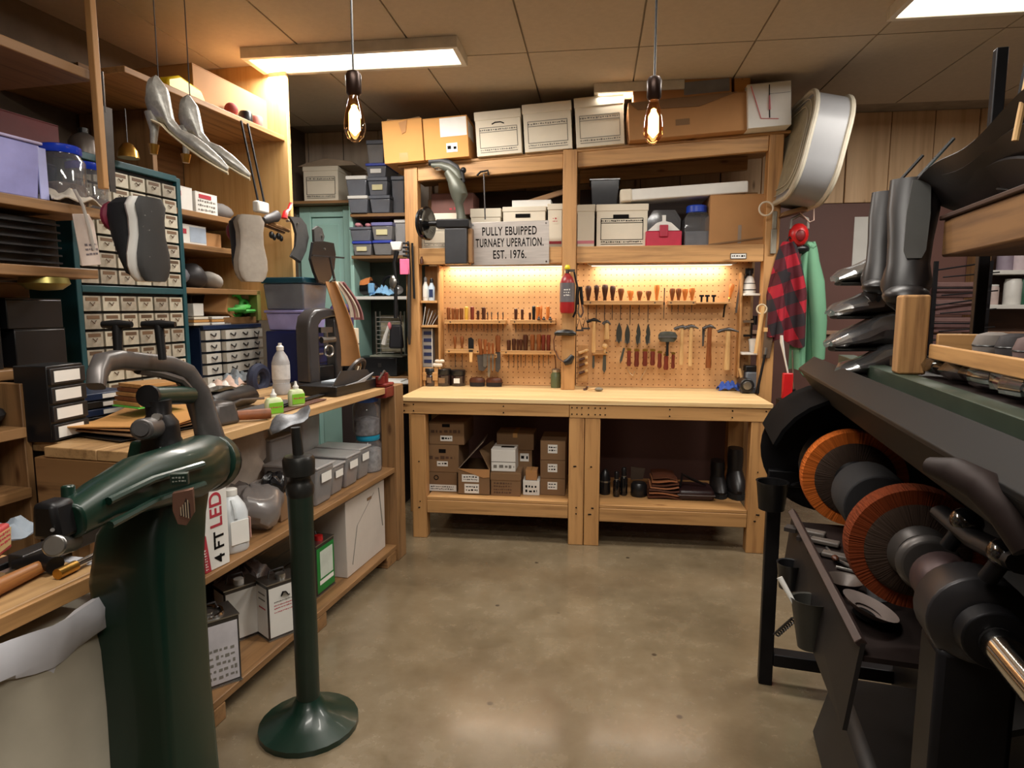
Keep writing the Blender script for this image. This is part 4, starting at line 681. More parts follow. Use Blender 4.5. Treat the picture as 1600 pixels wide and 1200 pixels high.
# right bay
def lath(nm, lb, cat, px0, py0, px1, py1, prof, mat, z=SZ2, parts=(), vm=3.95):
    u0, u1, v, h = under(px0, py0, px1, py1, z, vm); r = (u1-u0)/2; t = thing(nm, lb, cat, W, (u0+u1)/2, v+r, z); MB().lathe([(p*r, q*h) for p, q in prof], 20).build('body', mat, t)
    for pn, pp, pm in parts: MB().lathe([(p*r, q*h) for p, q in pp], 20).build(pn, pm, t)
    return t, r, h
t, r, h = lath('lidded_pot', 'black pot with a domed lid at the left of the right bench bay', 'pot', 937, 735, 954, 774, [(.9, 0), (1, .06), (1, .5)], blackp, parts=(('rim', [(1.04, .5), (1.04, .56)], steel), ('lid', [(1, .56), (.95, .75), (.6, .92), (.2, 1)], blackp)))
for i, (a, b, c, d_) in enumerate(((958, 738, 969, 777), (969, 732, 981, 775))):
    lath('polish_bottle', ('front small black polish bottle beside the lidded pot', 'rear small black polish bottle beside the lidded pot')[i], 'bottle', a, b, c, d_, [(.9, 0), (1, .05), (1, .6), (.6, .7)], P('black_glass', (16, 16, 18), .1, coat=.6), parts=(('cap', [(.65, .7), (.7, .95), (.5, 1)], blackp), ('neck_ring', [(.7, .68), (.7, .71)], steel)))
t, r, h = lath('tape_roll', 'squat dark roll lying before the folded leather under the bench', 'roll', 986, 757, 1012, 778, [(.9, 0), (1, .1), (1, .85), (.8, 1)], blackp, parts=(('core', [(.45, .99), (.45, 1.02), (.2, 1.02)], dsteel),)); solo(MB().prism([(-.05, 0), (.03, -.002), (.05, .07), (-.04, .09)], -.004, .004), 'leather_scrap', P('grey_brown_leather', (92, 76, 62), .6), 'stiff grey brown leather scrap leaning behind the dark roll', 'leather', W, W.V(998, 750, 4.2).x, 4.25, SZ2+.085-.02, ry=-.1)
u0, u1, v, h_ = under(1013, 738, 1066, 780); w_ = u1-u0; t = thing('leather_stack', 'loose stack of tan edged leather pieces under the right bench', 'leather', W, (u0+u1)/2, v, SZ2); tan = P('tan_leather_edge', (156, 100, 66), .55)
for k in range(7):
    mm = MB(); s = .004*math.sin(k*2); z = .012+.024*k
    mm.sheet(lambda a, b, k=k: ((a-.5)*w_*(1-.05*k)+s, .02+b*.2, .012+.021*k+.012*math.sin(a*4+k)*(a)+.006*math.sin(b*7+k)), 10, 6, .009); mm.build('leather_piece', (leather_br, tan)[k % 2], t)
u0, u1, v, h_ = under(1060, 740, 1118, 781); w_ = u1-u0; t = thing('leather_cushion', 'dark oxblood leather pad folded on the lower right bench shelf', 'leather', W, (u0+u1)/2, v, SZ2); MB().box(-w_/2, w_/2, 0, .22, 0, .07).build('pad', P('oxblood_leather', (44, 26, 28), .4, bmp=.1), t, .024, seg=4); MB().box(-w_/2-.003, w_/2+.003, -.003, .22, .032, .040).build('piping', P('grey_piping', (92, 84, 84), .4), t, .003); MB().tube([(-w_*.42, .06, .075), (-w_*.35, .08, .15), (-.02, .08, .12), (w_*.3, .08, .085)], [.012, .022, .02, .012], 8, flat=.5).build('strap', leather_b, t)
for i, (a, b, c, d_) in enumerate(((1113, 728, 1142, 780), (1140, 708, 1172, 782))):
    u0, u1, v, h_ = under(a, b, c, d_, SZ2, 3.98+.05*i); w_ = u1-u0; t = thing('black_boot', ('shorter black boot in the dark right corner under the bench', 'taller black boot in the dark right corner under the bench')[i], 'boot', W, (u0+u1)/2, v, SZ2)
    MB().loft([[(w_*.5*f*math.cos(2*PI*j/14), .1+o+.1*g*math.sin(2*PI*j/14), z*h_) for j in range(14)] for f, g, o, z in ((.9, 1.1, 0, .1), (1, 1.15, 0, .2), (.9, 1.0, .02, .38), (.75, .7, .05, .55), (.8, .75, .05, .8), (.75, .7, .05, 1))]).build('upper', leather_b, t); MB().loft([[(w_*.5*f*math.cos(2*PI*j/14), .1+.115*f*math.sin(2*PI*j/14), z) for j in range(14)] for f, z in ((1, 0), (1, h_*.12))]).build('sole', rubber, t)
# ================================================================ the long side bench on the left
LT = 1.03; LM = .555; LB = .095
def corner(fr, cx, cy, xr, xl, yt, z):
    """box seen over its near front corner: u0,u1,v0,v1,height"""
    p = fr.Z(cx, cy, z); u1 = fr.V(xr, cy, p.y).x; v1 = fr.U(xl, cy, p.x).y; h = fr.V(cx, yt, p.y).z-z
    return p.x, u1, p.y, v1, h
sb = thing('side_workbench', 'long worn wooden workbench along the left wall with two shelves below', 'workbench', L, 0, 0, 0)
worn = wood('worn_bench_wood', (144, 110, 72), (196, 158, 110), 'x', .5, 1, False)
for k in range(6): MB().box(-1.80 if k < 2 else -1.735, -.06, .0+.205*k, .203+.205*k, LT-.034, LT).build('top_board', worn, sb, .003)
MB().box(-1.80, -1.765, .01, .45, .78, LT-.036).build('end_board', old_y, sb, .003)
for z in (LM, LB):
    for k in range(4): MB().box(-1.78 if k < 2 else -1.735, -.02, .0+.225*k, .222+.225*k, z-.028, z).build('shelf_board', old_x, sb, .003)
MB().box(-.055, .06, -.012, .08, 0, LT+.0).build('post', old_z, sb, .004); MB().box(-.055, .06, .9, .99, 0, LT-.036).build('post', old_z, sb, .004); MB().box(-1.76, -1.68, .30, .38, 0, LT-.036).build('post', old_z, sb, .004); MB().box(-1.73, -1.65, .9, .98, 0, LT-.036).build('post', old_z, sb, .004)
for u in (-.12, -.9, -1.6): MB().box(u-.06, u+.06, .0, .8, 0, LB-.03).build('skid', old_y, sb, .004)
# --- the tall drawer cabinet
CV = .90; cu = [L.V(x, 470, CV).x for x in (128, 286)]; cu0, cu1 = cu; CT = 2.10
cb = thing('drawer_cabinet', 'tall teal small parts cabinet with rows of cream fronted drawers', 'cabinet', L, 0, CV, LT); teal_f = P('teal_cabinet_paint', (26, 74, 82), .4, var=.12); dk = P('cabinet_inside', (20, 22, 24), .7)
zdiv = 1.545-LT; W_ = cu1-cu0; H_ = CT-LT
m = MB(); m.box(cu0, cu1+.04, .02, .30, 0, H_); m.build('cabinet_body', dk, cb)
for u in (cu0-.012, cu1+.012): MB().box(u-.012, u+.014, -.004, .31, 0, H_+.01).build('side_panel', teal_f, cb, .003)
for z in (0.0, zdiv-.012, H_-.012): MB().box(cu0, cu1, -.006, .05, z, z+.03).build('cross_rail', teal_f, cb, .003)
drawer_m = P('cream_drawer_front', (192, 186, 168), .5, var=.12, scale=40, tint=.12); clr_dr = P('clear_drawer_front', (168, 162, 148), .25, var=.3, scale=25, tint=.15)
cw = W_/6
dm1 = MB().box(-cw/2+.006, cw/2-.006, 0, .02, .006, .066).mesh('drawer', drawer_m); dm2 = MB().box(-cw/2+.006, cw/2-.006, 0, .02, .006, .066).mesh('drawer', clr_dr); pm = MB().tube([(-.012, -.003, .04), (0, -.007, .028), (.012, -.003, .04)], .0025, 5).box(-cw*.32, cw*.32, -.0012, -.0002, .046, .060).mesh('pull', P('brown_pull_label', (104, 80, 58), .6, tint=.3))
def drawers(z0, rows, zstep):
    for r in range(rows):
        for c in range(6):
            o = bpy.data.objects.new('drawer', dm2 if (c in (0, 4) or random.random() < .25) else dm1); COL.objects.link(o); o.parent = cb; o.location = (cu0+cw*(c+.5), .0, z0+zstep*r); o.scale = (1, 1, zstep/.072)
            q = bpy.data.objects.new('pull', pm); COL.objects.link(q); q.parent = o
drawers(.03, 6, (zdiv-.05)/6); drawers(zdiv+.022, 7, (H_-zdiv-.05)/7)
# --- the low navy drawer unit
c2u0, c2u1, c2v = -.43, .075, .925; c2z = 1.36; nv = P('navy_cabinet_paint', (24, 40, 70), .4, var=.15)
c2 = thing('small_drawer_unit', 'low navy drawer unit with white drawers and curved pulls on the bench', 'cabinet', L, (c2u0+c2u1)/2, c2v, LT+.001); q = (c2u1-c2u0)/2; h = c2z-LT
MB().box(-q, q, .02, .22, 0, h).build('unit_body', nv, c2, .003); MB().box(-q, q, -.004, .02, h-.012, h+.01).build('top_rail', nv, c2, .002)
dw = 2*q/4; dh = (h-.015)/5; fm = MB().box(-dw/2+.004, dw/2-.004, -.012, .018, .006, dh-.008).mesh('drawer', P('white_drawer_front', (206, 202, 192), .4, var=.06, tint=.08)); pl_ = MB().tube([(-.022, -.015, dh*.62), (-.008, -.021, dh*.42), (.008, -.021, dh*.42), (.022, -.015, dh*.62)], .004, 6).mesh('pull', dsteel)
for r in range(5):
    for c in range(4):
        o = bpy.data.objects.new('drawer', fm); COL.objects.link(o); o.parent = c2; o.location = (-q+dw*(c+.5), -.014*((r*3+c*5) % 3), .004+dh*r); p_ = bpy.data.objects.new('pull', pl_); COL.objects.link(p_); p_.parent = o
# stacks on the navy unit
for i, (x0, x1, y0, y1, lb, mt) in enumerate(((303, 328, 498, 513, 'stack of cream index cards on the near end of the navy drawer unit', white_c), (331, 361, 497, 510, 'white labelled packets on the navy drawer unit', white_p))):
    a = L.face(x0, y0, x1, y1, c2v+.02); t = thing(('card_pack', 'packet_stack')[i], lb, 'papers', L, (a[0]+a[1])/2, c2v+.02, c2z+.013); w_ = a[1]-a[0]
    for k in range(3): MB().box(-w_/2+.004*k, w_/2-.003*k, .002*k, .12, .016*k, .016*k+.013).build('card_pack' if i == 0 else 'packet', mt if k != 1 else kraft_y, t, .001)
a = L.face(300, 478, 316, 494, c2v+.05); carton('small white carton on the index cards beside the teal cabinet', L, a[0], a[1], c2v+.04, .1, c2z+.063, c2z+.13, white_p, tape=False)
a = L.face(360, 494, 406, 505, c2v+.02); solo(MB().box(-.16, .16, 0, .16, 0, .04), 'wood_board', old_x, 'reddish brown board lying under the green tape on the navy unit', 'board', L, (a[0]+a[1])/2-.03, c2v+.02, c2z+.013, bev=.003); BZ = c2z+.053
t, w_, h, d = carton('small open brown carton tipped behind the green tape', L, -.20, -.04, c2v+.05, .14, BZ, BZ+.13, kraft, ry=.4, rz=.2, tape=False)
g = P('bright_green_tape', (74, 172, 72), .6, var=.25, scale=30, bmp=.2); p = L.V(380, 482, c2v+.04); m = MB(); rd = random.Random(5)
for k in range(9): m.ring((rd.uniform(-.07, .07), rd.uniform(-.03, .03), .03+rd.uniform(0, .035)), .05+rd.uniform(-.02, .02), .012, 'zy'[k % 2] if k % 3 else 'z', 12, 6)
solo(m, 'green_twine', g, 'tangled bright green twine on the reddish board', 'twine', L, p.x, c2v+.08, BZ+.004)
# ================================================================ the shelf unit above the bench (between cabinet and plywood panel)
su = thing('wall_shelves', 'wooden wall shelves above the navy drawer unit with a pale plywood end panel', 'shelf unit', L, 0, 0, 0)
SH = [(1.572, .93), (1.80, .93), (1.965, .90)]
for z, v in SH: MB().box(-.60, .09, v, 1.43, z-.03, z).build('shelf_board', old_x, su, .003)
MB().box(.095, .125, .70, 1.43, LT+.36, CEIL-.01).build('end_panel', ply, su, .003); MB().box(-.60, .09, 1.43, 1.445, 1.4, 2.7).build('back_panel', wood('shelf_back', (120, 88, 54), (158, 118, 76), 'x', .6, 1, False), su)
MB().box(-1.05, .16, .72, 1.43, 2.44, 2.468).build('top_shelf', wood('top_shelf_board', (132, 92, 54), (184, 138, 86), 'x', .6, 1, True), su, .003); MB().box(.06, .094, .93, .99, LT+.36, 1.57).build('green_strip', P('olive_strip', (128, 132, 70), .6), su, .002)
MB().box(-.62, -.59, 1.0, 1.43, LT+.005, 2.44).build('side_panel', old_z, su, .003)
# things on those shelves
a = L.face(268, 287, 302, 330, .95); t, w_, h, d = carton('white shoe box with a dark band, nearest the cabinet on the upper wall shelf', L, -.585, -.42, .95, .25, 1.966, 2.09, white_p, tape=False); stick(t, w_, h, .1, .5, .6, .8, ink_r, 0)
t, w_, h, d = carton('white carton with rows of text beside the grey toy on the upper wall shelf', L, -.41, -.24, .94, .25, 1.966, 2.08, white_p, tape=False); scrib(MB(), -w_*.4, w_*.4, h*.1, h*.7, -.0008, 3, seed=71).build('small_print', ink_g, t); stick(t, w_, h, .15, .7, .72, .9, ink_r, 0)
solo(MB().loft([[(x, .05*f*math.cos(2*PI*i/10)+.05, .045*f*math.sin(2*PI*i/10)+.045) for i in range(10)] for x, f in ((-.08, .5), (-.05, .95), (.0, 1), (.05, .8), (.09, .35))]), 'grey_glove', P('grey_fabric', (122, 118, 116), .85, bmp=.2), 'grey bundled glove at the end of the upper wall shelf', 'glove', L, -.14, .95, 1.967)
t, w_, h, d = carton('long white carton with a blue side on the middle wall shelf', L, -.58, -.33, .95, .3, 1.801, 1.90, white_p, tape=False); MB().box(0, w_/2-.004, -.0014, -.0002, h*.1, h*.9).build('blue_panel', P('pale_blue_print', (168, 182, 200), .5), t); stick(t, w_, h, .1, .4, .5, .75, ink_r, 0)
carton('short brown carton on the middle wall shelf beside the hanging sneaker', L, -.32, -.2, .96, .25, 1.801, 1.875, kraft, tape=False)
for i, (u, r_, lb, mt) in enumerate(((-.50, .06, 'clear bag of grey laces on the lowest wall shelf', smoke_c), (-.36, .065, 'dark crumpled bag on the lowest wall shelf', P('charcoal_bag', (66, 64, 66), .5, bmp=.2)), (-.22, .05, 'pale cloth bundle on the lowest wall shelf near the sneaker', P('pale_cloth', (170, 164, 156), .9, bmp=.2)))):
    rd = random.Random(i+3); m = MB(); m.ell((0, .09, r_*.98), r_*1.15, .08, r_, 14, 8); m.v = [(x+.008*math.sin(40*z+i), y, z+.008*math.sin(50*x+i*2) if z > .01 else z) for x, y, z in m.v]; solo(m, 'cloth_bag', mt, lb, 'bag', L, u, .94, 1.573)
# top shelf things
t, w_, h, d = carton('brown carton with flaps on the very top left shelf', L, -.55, .05, .80, .4, 2.4685, 2.66, kraft, tape=False)
solo(MB().prism([(-.13, 0), (.13, 0), (.09, .06), (-.05, .085), (-.13, .05)], 0, .2), 'yellow_bag', P('yellow_plastic', (240, 204, 30), .4), 'bright yellow packet on the top left shelf', 'packet', L, L.V(318, 158, .76).x-.1, .76, 2.469, bev=.01)
for i, (x, lb, mt) in enumerate(((366, 'red knitted ball shape beside the black toy on the top left shelf', P('dull_red', (150, 60, 52), .8, bmp=.2)), (388, 'black round tin with a pale ring on the top left shelf', blackp), (404, 'pinkish round tin at the far end of the top left shelf', P('dusty_pink', (176, 104, 94), .6)))):
    p = L.V(x, 175, .745); m = MB().ell((0, 0, .034), .036, .034, .034) if i == 0 else MB().lathe([(.034, 0), (.036, .01), (.036, .045), (.03, .055)], 16); solo(m, ('yarn_ball', 'round_tin', 'round_tin')[i], mt, lb, ('ball', 'tin', 'tin')[i], L, p.x, .762, 2.469)
# white fork with two black rods
p = L.V(408, 330, .66); q1 = L.V(395, 226, .66); t = thing('hanging_fork', 'white plastic block hanging from two long black rods before the plywood panel', 'hanger', L, p.x, .66, p.z)
h = q1.z-p.z; m = MB(); m.box(-.05, .05, -.02, .02, -.01, .05); m.build('white_block', white_pl, t, .01)
for s in (-.035, .02): MB().tube([(s+.012, 0, .05), (s-.03, .05, h+.12), ], .006, 8).build('rod', blackp, t)
# ================================================================ shoes and soles hanging in front
CF = Frame(0, 0, math.degrees(YAW))            # axes squared to the room's aisle: u to the right, v away
def shoe(label, px, py0, py1, v, cols, wd, lean=0, rz=0, name='sneaker'):
    """hanging sneaker, heel up, sole towards -y"""
    a, b = CF.V(px, py0, v), CF.V(px, py1, v); h = a.z-b.z; t = thing(name, label, 'shoe', CF, b.x, v, b.z, rz, ry=lean); n = 16
    prof = [(.30, .0), (.42, .06), (.5, .18), (.5, .32), (.40, .55), (.40, .75), (.46, .9), (.34, 1.0)]
    ring = lambda f, z, y, d: [(wd*f*math.cos(2*PI*i/n), y+d*math.sin(2*PI*i/n), z*h) for i in range(n)]
    MB().loft([ring(f*.98, z, 0.0, .012) for f, z in prof]).build('outsole', cols[2], t); MB().loft([ring(f*1.12, z, .03, .03) for f, z in prof]).build('midsole', cols[1], t)
    up = [(.28, .02, .03, .02), (.45, .1, .05, .035), (.5, .3, .065, .05), (.42, .55, .085, .07), (.42, .8, .095, .075), (.44, .93, .09, .07), (.3, 1.0, .085, .05)]
    MB().loft([ring(f, z, y, d) for f, z, y, d in up]).build('upper', cols[0], t); MB().ring((0, .16, h*.8), wd*.30, .012, 'y', 16, 6).build('collar', cols[3], t); m = MB()
    for k in range(4): m.tube([(-wd*.25, .118+.006*k, h*(.3+.07*k)), (0, .128+.006*k, h*(.3+.07*k)), (wd*.25, .118+.006*k, h*(.3+.07*k))], .004, 5)
    m.build('laces', white_pl, t)['kind'] = 'stuff'; return t
black_f = P('black_mesh_fabric', (24, 25, 28), .8, var=.3, scale=60, bmp=.15); speck = P('speckled_outsole', (40, 40, 40), .7, wear=((190, 186, 178), 90, .56)); mag = P('magenta_trim', (120, 26, 52), .6)
def peg(t, L_=.0, z=0, y0=.05, y1=.4): MB().cyl((0, y0, z), (0, y1, z), .007, n=8).build('hanging_peg', dsteel, t)
s1 = shoe('black sneaker with a thick white midsole, hanging sole outward before the cabinet', 243, 309, 440, 2.18, (black_f, white_pl, P('black_outsole', (38, 37, 36), .6, wear=((150, 146, 140), 70, .67)), mag), .135, .10, 1.25)
s2 = shoe('navy sneaker with a pale grey sole, hanging from the wall shelf edge', 397, 336, 440, 2.75, (P('navy_fabric', (34, 36, 48), .8, bmp=.15), P('pale_grey_sole', (158, 148, 136), .75, var=.1, scale=30), P('pale_grey_sole_2', (172, 162, 150), .75, var=.1, scale=40, bmp=.1), mag), .125, .04, .75)
def pegto(t, u, v, z):
    t.rotation_euler.y = 0; q = Matrix.Rotation(-t.rotation_euler.z, 4, 'Z') @ (L.w(u, v, z)-t.location); MB().tube([(0, .12, .27), tuple(q)], .007, 8).build('hanging_peg', dsteel, t)
for t_, v_, z_ in ((s1, .899, 1.80), (s2, .929, 1.95)):
    q_ = t_.location+Vector((0, 0, .27)); d_ = q_-EYE; k_ = (v_-(EYE-L.o).dot(L.v))/d_.dot(L.v); q_ = L.loc(EYE+d_*k_); pegto(t_, q_.x, v_, q_.z)
def pump(label, dx, dy, d, sc):
    sil = P('silver_glitter', (172, 170, 164), .42, .5, var=.25, scale=60, bmp=.4); o = CF.V(243+dx, 195+dy, d); t = thing('silver_pump', label, 'shoe', CF, o.x, d, o.z)
    def q(x, y): p = CF.V(229+(x-229)*sc+dx, 150+(y-150)*sc+dy, d); return p.x-o.x, p.z-o.z
    rings = []; so = []
    for x, yt, yb, w_ in ((229, 148, 162, .012), (234, 118, 186, .030), (246, 112, 196, .036), (262, 134, 203, .034), (274, 190, 217, .024), (290, 211, 230, .022), (312, 220, 247, .034), (336, 238, 264, .036), (360, 260, 279, .022), (377, 280, 288, .005)):
        a, b = q(x, yt), q(x, yb); rings.append([(a[0]+.004*math.sin(2*PI*i/14), w_*math.cos(2*PI*i/14), (a[1]+b[1])/2+(a[1]-b[1])/2*math.sin(2*PI*i/14)) for i in range(14)]); so.append((b[0], b[1], w_))
    MB().loft(rings).build('upper', sil, t); MB().loft([[(x, w_*.95*math.cos(2*PI*i/12), z-.004+.006*math.sin(2*PI*i/12)) for i in range(12)] for x, z, w_ in so[2:]]).build('sole', P('cream_sole', (204, 190, 160), .5), t)
    h = [q(240, 180), q(243, 212), q(242, 238)]; MB().tube([(h[0][0], 0, h[0][1]), (h[1][0], 0, h[1][1]), (h[2][0], 0, h[2][1])], [.026, .014, .010], 10).build('heel', sil, t); e = q(242, 256); MB().tube([(h[2][0], 0, h[2][1]), (e[0], 0, e[1])], [.018, .012], 10).build('heel_tip', brass, t)
    e = q(250, 114); MB().tube([(e[0], 0, e[1]), (e[0], 0, CEIL-.013-o.z)], .002, 5).build('hanging_wire', dsteel, t); return t
pump('large silver glitter high heel hanging in front of the teal cabinet', 0, 0, 2.25, .86); pump('second silver glitter high heel, hanging behind the first by the top shelf', 52, 26, 2.4, .74)
def sole_piece(label, pts, v, mat, th=.014, name='rubber_sole', cat='sole'):
    c = L.V(*pts[0], v); q = [(L.V(x, y, v).x-c.x, L.V(x, y, v).z-c.z) for x, y in pts]; t = thing(name, label, cat, L, c.x, v, c.z); MB().prism(q, 0, th).build('sole_sheet', mat, t, .003); MB().prism([(x*.97+.0, z*.97) for x, z in q], -.003, -.0005).build('tread_face', mat, t); MB().cyl((q[len(q)//2][0]*.5+.02, -.012, q[len(q)//2][1]*.0-.03), (q[len(q)//2][0]*.5+.02, .01, q[len(q)//2][1]*.0-.03), .006, n=8).build('nail', steel, t)
sole_piece('curved dark grey rubber sole hanging beside the plywood panel', [(452, 338), (470, 340), (479, 352), (483, 372), (479, 392), (470, 411), (455, 401), (462, 386), (463, 366), (459, 350)], .55, felt_g)
sole_piece('upper small grey heel sole hanging left of the teal door', [(490, 358), (496, 353), (503, 357), (507, 370), (505, 378), (491, 378)], .50, felt_g)
sole_piece('wide black leather sole hanging above the sewing machine', [(489, 378), (506, 377), (522, 380), (525, 398), (523, 420), (517, 436), (509, 446), (498, 442), (491, 426), (485, 405)], .47, blackp)
t = thing('last_hook', 'black shoe last hanging on the shelf edge left of the plywood panel', 'shoe last', L, L.V(425, 340, .62).x, .62, L.V(425, 340, .62).z); MB().loft([[(x, .03*f*math.cos(2*PI*i/12), z+.035*f*math.sin(2*PI*i/12)) for i in range(12)] for x, z, f in ((-.075, -.02, .3), (-.05, -.015, .7), (0, .0, .75), (.04, .012, .95), (.06, .014, .6))]).build('last_body', P('grey_black_last', (62, 60, 62), .5), t); MB().cyl((.0, 0, 0), (.02, .3, -.01), .008, n=8).build('peg', old_x, t)
t = thing('red_clamp', 'red plastic clip standing on the shelf edge beside the black last', 'clip', L, L.V(450, 332, .6).x, .6, L.V(450, 337, .6).z); MB().tube([(-.04, 0, -.02), (-.02, 0, .02), (.01, 0, .035), (.035, 0, .075)], [.02, .018, .014, .012], 8, flat=.5).build('clip_body', red_p, t); MB().tube([(-.01, 0, -.03), (.03, 0, -.02), (.06, 0, -.025)], [.012, .016, .01], 8, flat=.6).build('grey_jaw', P('warm_grey_jaw', (150, 136, 122), .5), t)
t = thing('peg_rail', 'short wooden peg rail with dark wing nuts before the plywood panel', 'rail', L, L.V(436, 352, .64).x, .64, L.V(436, 355, .64).z); MB().tube([(-.09, 0, .012), (.09, 0, -.008)], .012, 8).tube([(-.09, .03, .004), (.09, .03, -.016)], .012, 8).build('rail_bar', old_x, t)
for i, x in enumerate((-.075, -.01)): MB().ell((x, 0, -.05), .016, .014, .02, 10, 6).ell((x+.025, 0, -.06), .012, .012, .018, 10, 6).build('wing_nut', blackp, t)
t = thing('tan_hide', 'tan leather sheets with pale edges hanging before the teal door behind the sewing machine', 'leather', CF, CF.V(516, 440, 3.55).x, 3.55, CF.V(516, 440, 3.55).z)
for k, (mt, dx) in enumerate(((P('tan_hide_leather', (168, 118, 68), .6), 0), (P('cream_hide_edge', (206, 190, 170), .6), .035), (P('rose_hide_edge', (150, 100, 100), .6), .055))):
    h_ = CF.V(516, 572, 3.55).z-t.location.z; m = MB(); m.sheet(lambda a, b, k=k: (dx+(.11-.06*(k > 0))*(a-.5)*(.5+b*.5)+.10*math.sin(b*1.6)*(1 if k == 0 else .9), .012*k+.02*math.sin(3*a), h_*b*(1, .42, .45)[k]), 6, 10, .006); m.build('hide_sheet', mt, t)
MB().cyl((0, .006, 0), (0, .1, .02), .004, n=6).build('peg', dsteel, t)
# ================================================================ things on the side bench
t = thing('storage_tub', 'clear tub with a dark teal lid, topmost of the bins by the plywood panel', 'bin', L, -.02, .62, 1.405); teal_l = P('dark_teal_lid', (18, 70, 88), .4)
def tub(t, w_, d, h, lidm, body, cont=None, lid=.035):
    MB().taper((-w_*.44, w_*.44, d*.04, d*.96, 0), (-w_/2, w_/2, 0, d, h)).build('tub_body', body, t, .008); MB().box(-w_/2-.008, w_/2+.008, -.008, d+.008, h+.001, h+lid).build('lid', lidm, t, .006)
    if cont: MB().taper((-w_*.42, w_*.42, d*.08, d*.92, .004), (-w_*.45, w_*.45, d*.05, d*.95, h*.6)).build('contents', cont, t, .01)
    return t
t.location = L.w(.04, .52, 1.455); tub(t, .27, .26, .15, teal_l, smoke_c, P('grey_bits', (92, 86, 82), .8, var=.5, scale=30))
t = thing('storage_tub', 'lilac and clear tub under the teal lidded tub', 'bin', L, .03, .52, 1.335); tub(t, .25, .25, .10, P('lilac_plastic', (150, 144, 198), .45), P('lilac_plastic_2', (160, 154, 206), .45), None, .018)
t = thing('drawer_tower', 'deep blue plastic drawer tower under the lilac tub', 'drawers', L, .03, .52, LT+.001); MB().box(-.135, .135, 0, .25, 0, .302).build('tower_body', P('deep_blue_plastic', (20, 32, 92), .35), t, .008)
for k in range(3): f = MB().box(-.118, .118, -.012, -.0005, .012+.097*k, .098+.097*k).build('drawer', P('deep_blue_drawer', (16, 26, 78), .3), t, .005); MB().box(-.04, .04, -.02, -.013, .06+.097*k, .072+.097*k).build('handle', steel, f, .002)
solo(MB().box(-.1, .1, -.0, .1, 0, .1).taper((-.1, .1, 0, .1, .1), (-.08, .09, .01, .08, .15)), 'purple_pouch', P('purple_fabric', (66, 50, 96), .75, bmp=.15), 'purple zipped pouch behind the sewing machine', 'pouch', L, .28, .44, 1.34+.0, rz=.1, bev=.02)
t = thing('file_stand', 'white file box standing upright and carrying the purple pouch behind the sewing machine', 'box', L, .30, .44, LT+.001); MB().box(-.11, .11, 0, .12, 0, .305).build('box_body', white_c, t, .004); MB().box(-.112, .112, -.003, .123, .2, .21).build('lid_edge', ink_g, t)
# bench post-bed patching machine
t = thing('sewing_machine', 'grey black upright post sewing machine on the side bench', 'sewing machine', L, -.16, .36, LT+.001, -.35); gm = P('grey_black_enamel', (62, 58, 58), .38, var=.15, coat=.3)
MB().box(-.16, .17, -.08, .10, 0, .03).build('base_plate', gm, t, .006)
MB().prism([(-.15, .03), (-.075, .03), (-.075, .34), (-.05, .37), (.02, .385), (.10, .385), (.10, .42), (-.02, .435), (-.09, .425), (-.135, .39), (-.15, .33)], -.055, .055).build('c_frame', gm, t, .012)
MB().prism([(.045, .03), (.095, .03), (.085, .385), (.04, .385)], -.04, .04).build('front_column', gm, t, .008); m = MB(); m.cyl((-.06, -.05, .26), (.03, -.05, .26), .018, n=10); m.cyl((-.03, -.05, .2), (-.03, -.05, .3), .012, n=8); m.ring((-.02, -.06, .2), .03, .006, 'y', 14); m.box(-.06, .02, -.05, 0, .3, .33); m.build('thread_mechanism', steel, t)
MB().box(-.07, .03, -.04, .03, .03, .12).build('lower_block', blackp, t, .006); MB().cyl((.12, 0, .43), (.06, 0, .72), .007, n=8).build('thread_stand', dsteel, t); MB().box(-.06, .16, -.006, .006, .714, .722).build('stand_arm', dsteel, t)
m = MB().ell((.17, 0, .10), .06, .05, .055); m.cyl((.10, 0, .10), (.17, 0, .10), .02); m.build('motor', blackp, t); MB().ring((.15, -.05, .22), .035, .008, 'y').build('hand_wheel', steel, t)
p = L.Z(430, 608, LT); t = thing('water_bottle', 'tall clear white topped squeeze bottle on the side bench', 'bottle', L, -.52, .40, LT+.001); hb = L.V(430, 537, .40).z-LT
MB().lathe([(.040, 0), (.044, .008), (.044, hb*.18), (.040, hb*.22), (.044, hb*.27), (.044, hb*.62), (.034, hb*.74), (.017, hb*.84), (.017, hb*.86)], 22).build('bottle_body', milky, t); MB().lathe([(.018, hb*.86), (.018, hb*.93), (.009, hb*.96), (.009, hb)], 16).build('cap', white_pl, t); MB().lathe([(.0447, hb*.3), (.0447, hb*.58)], 22, False).build('label_sleeve', P('pale_label', (206, 206, 206), .5, var=.2, scale=30), t); MB().lathe([(.038, .004), (.041, hb*.26)], 20).build('contents', P('clear_liquid', (190, 196, 204), .2), t)
glue = P('cream_glue_bottle', (216, 226, 178), .4); lime = P('lime_label', (122, 184, 46), .5)
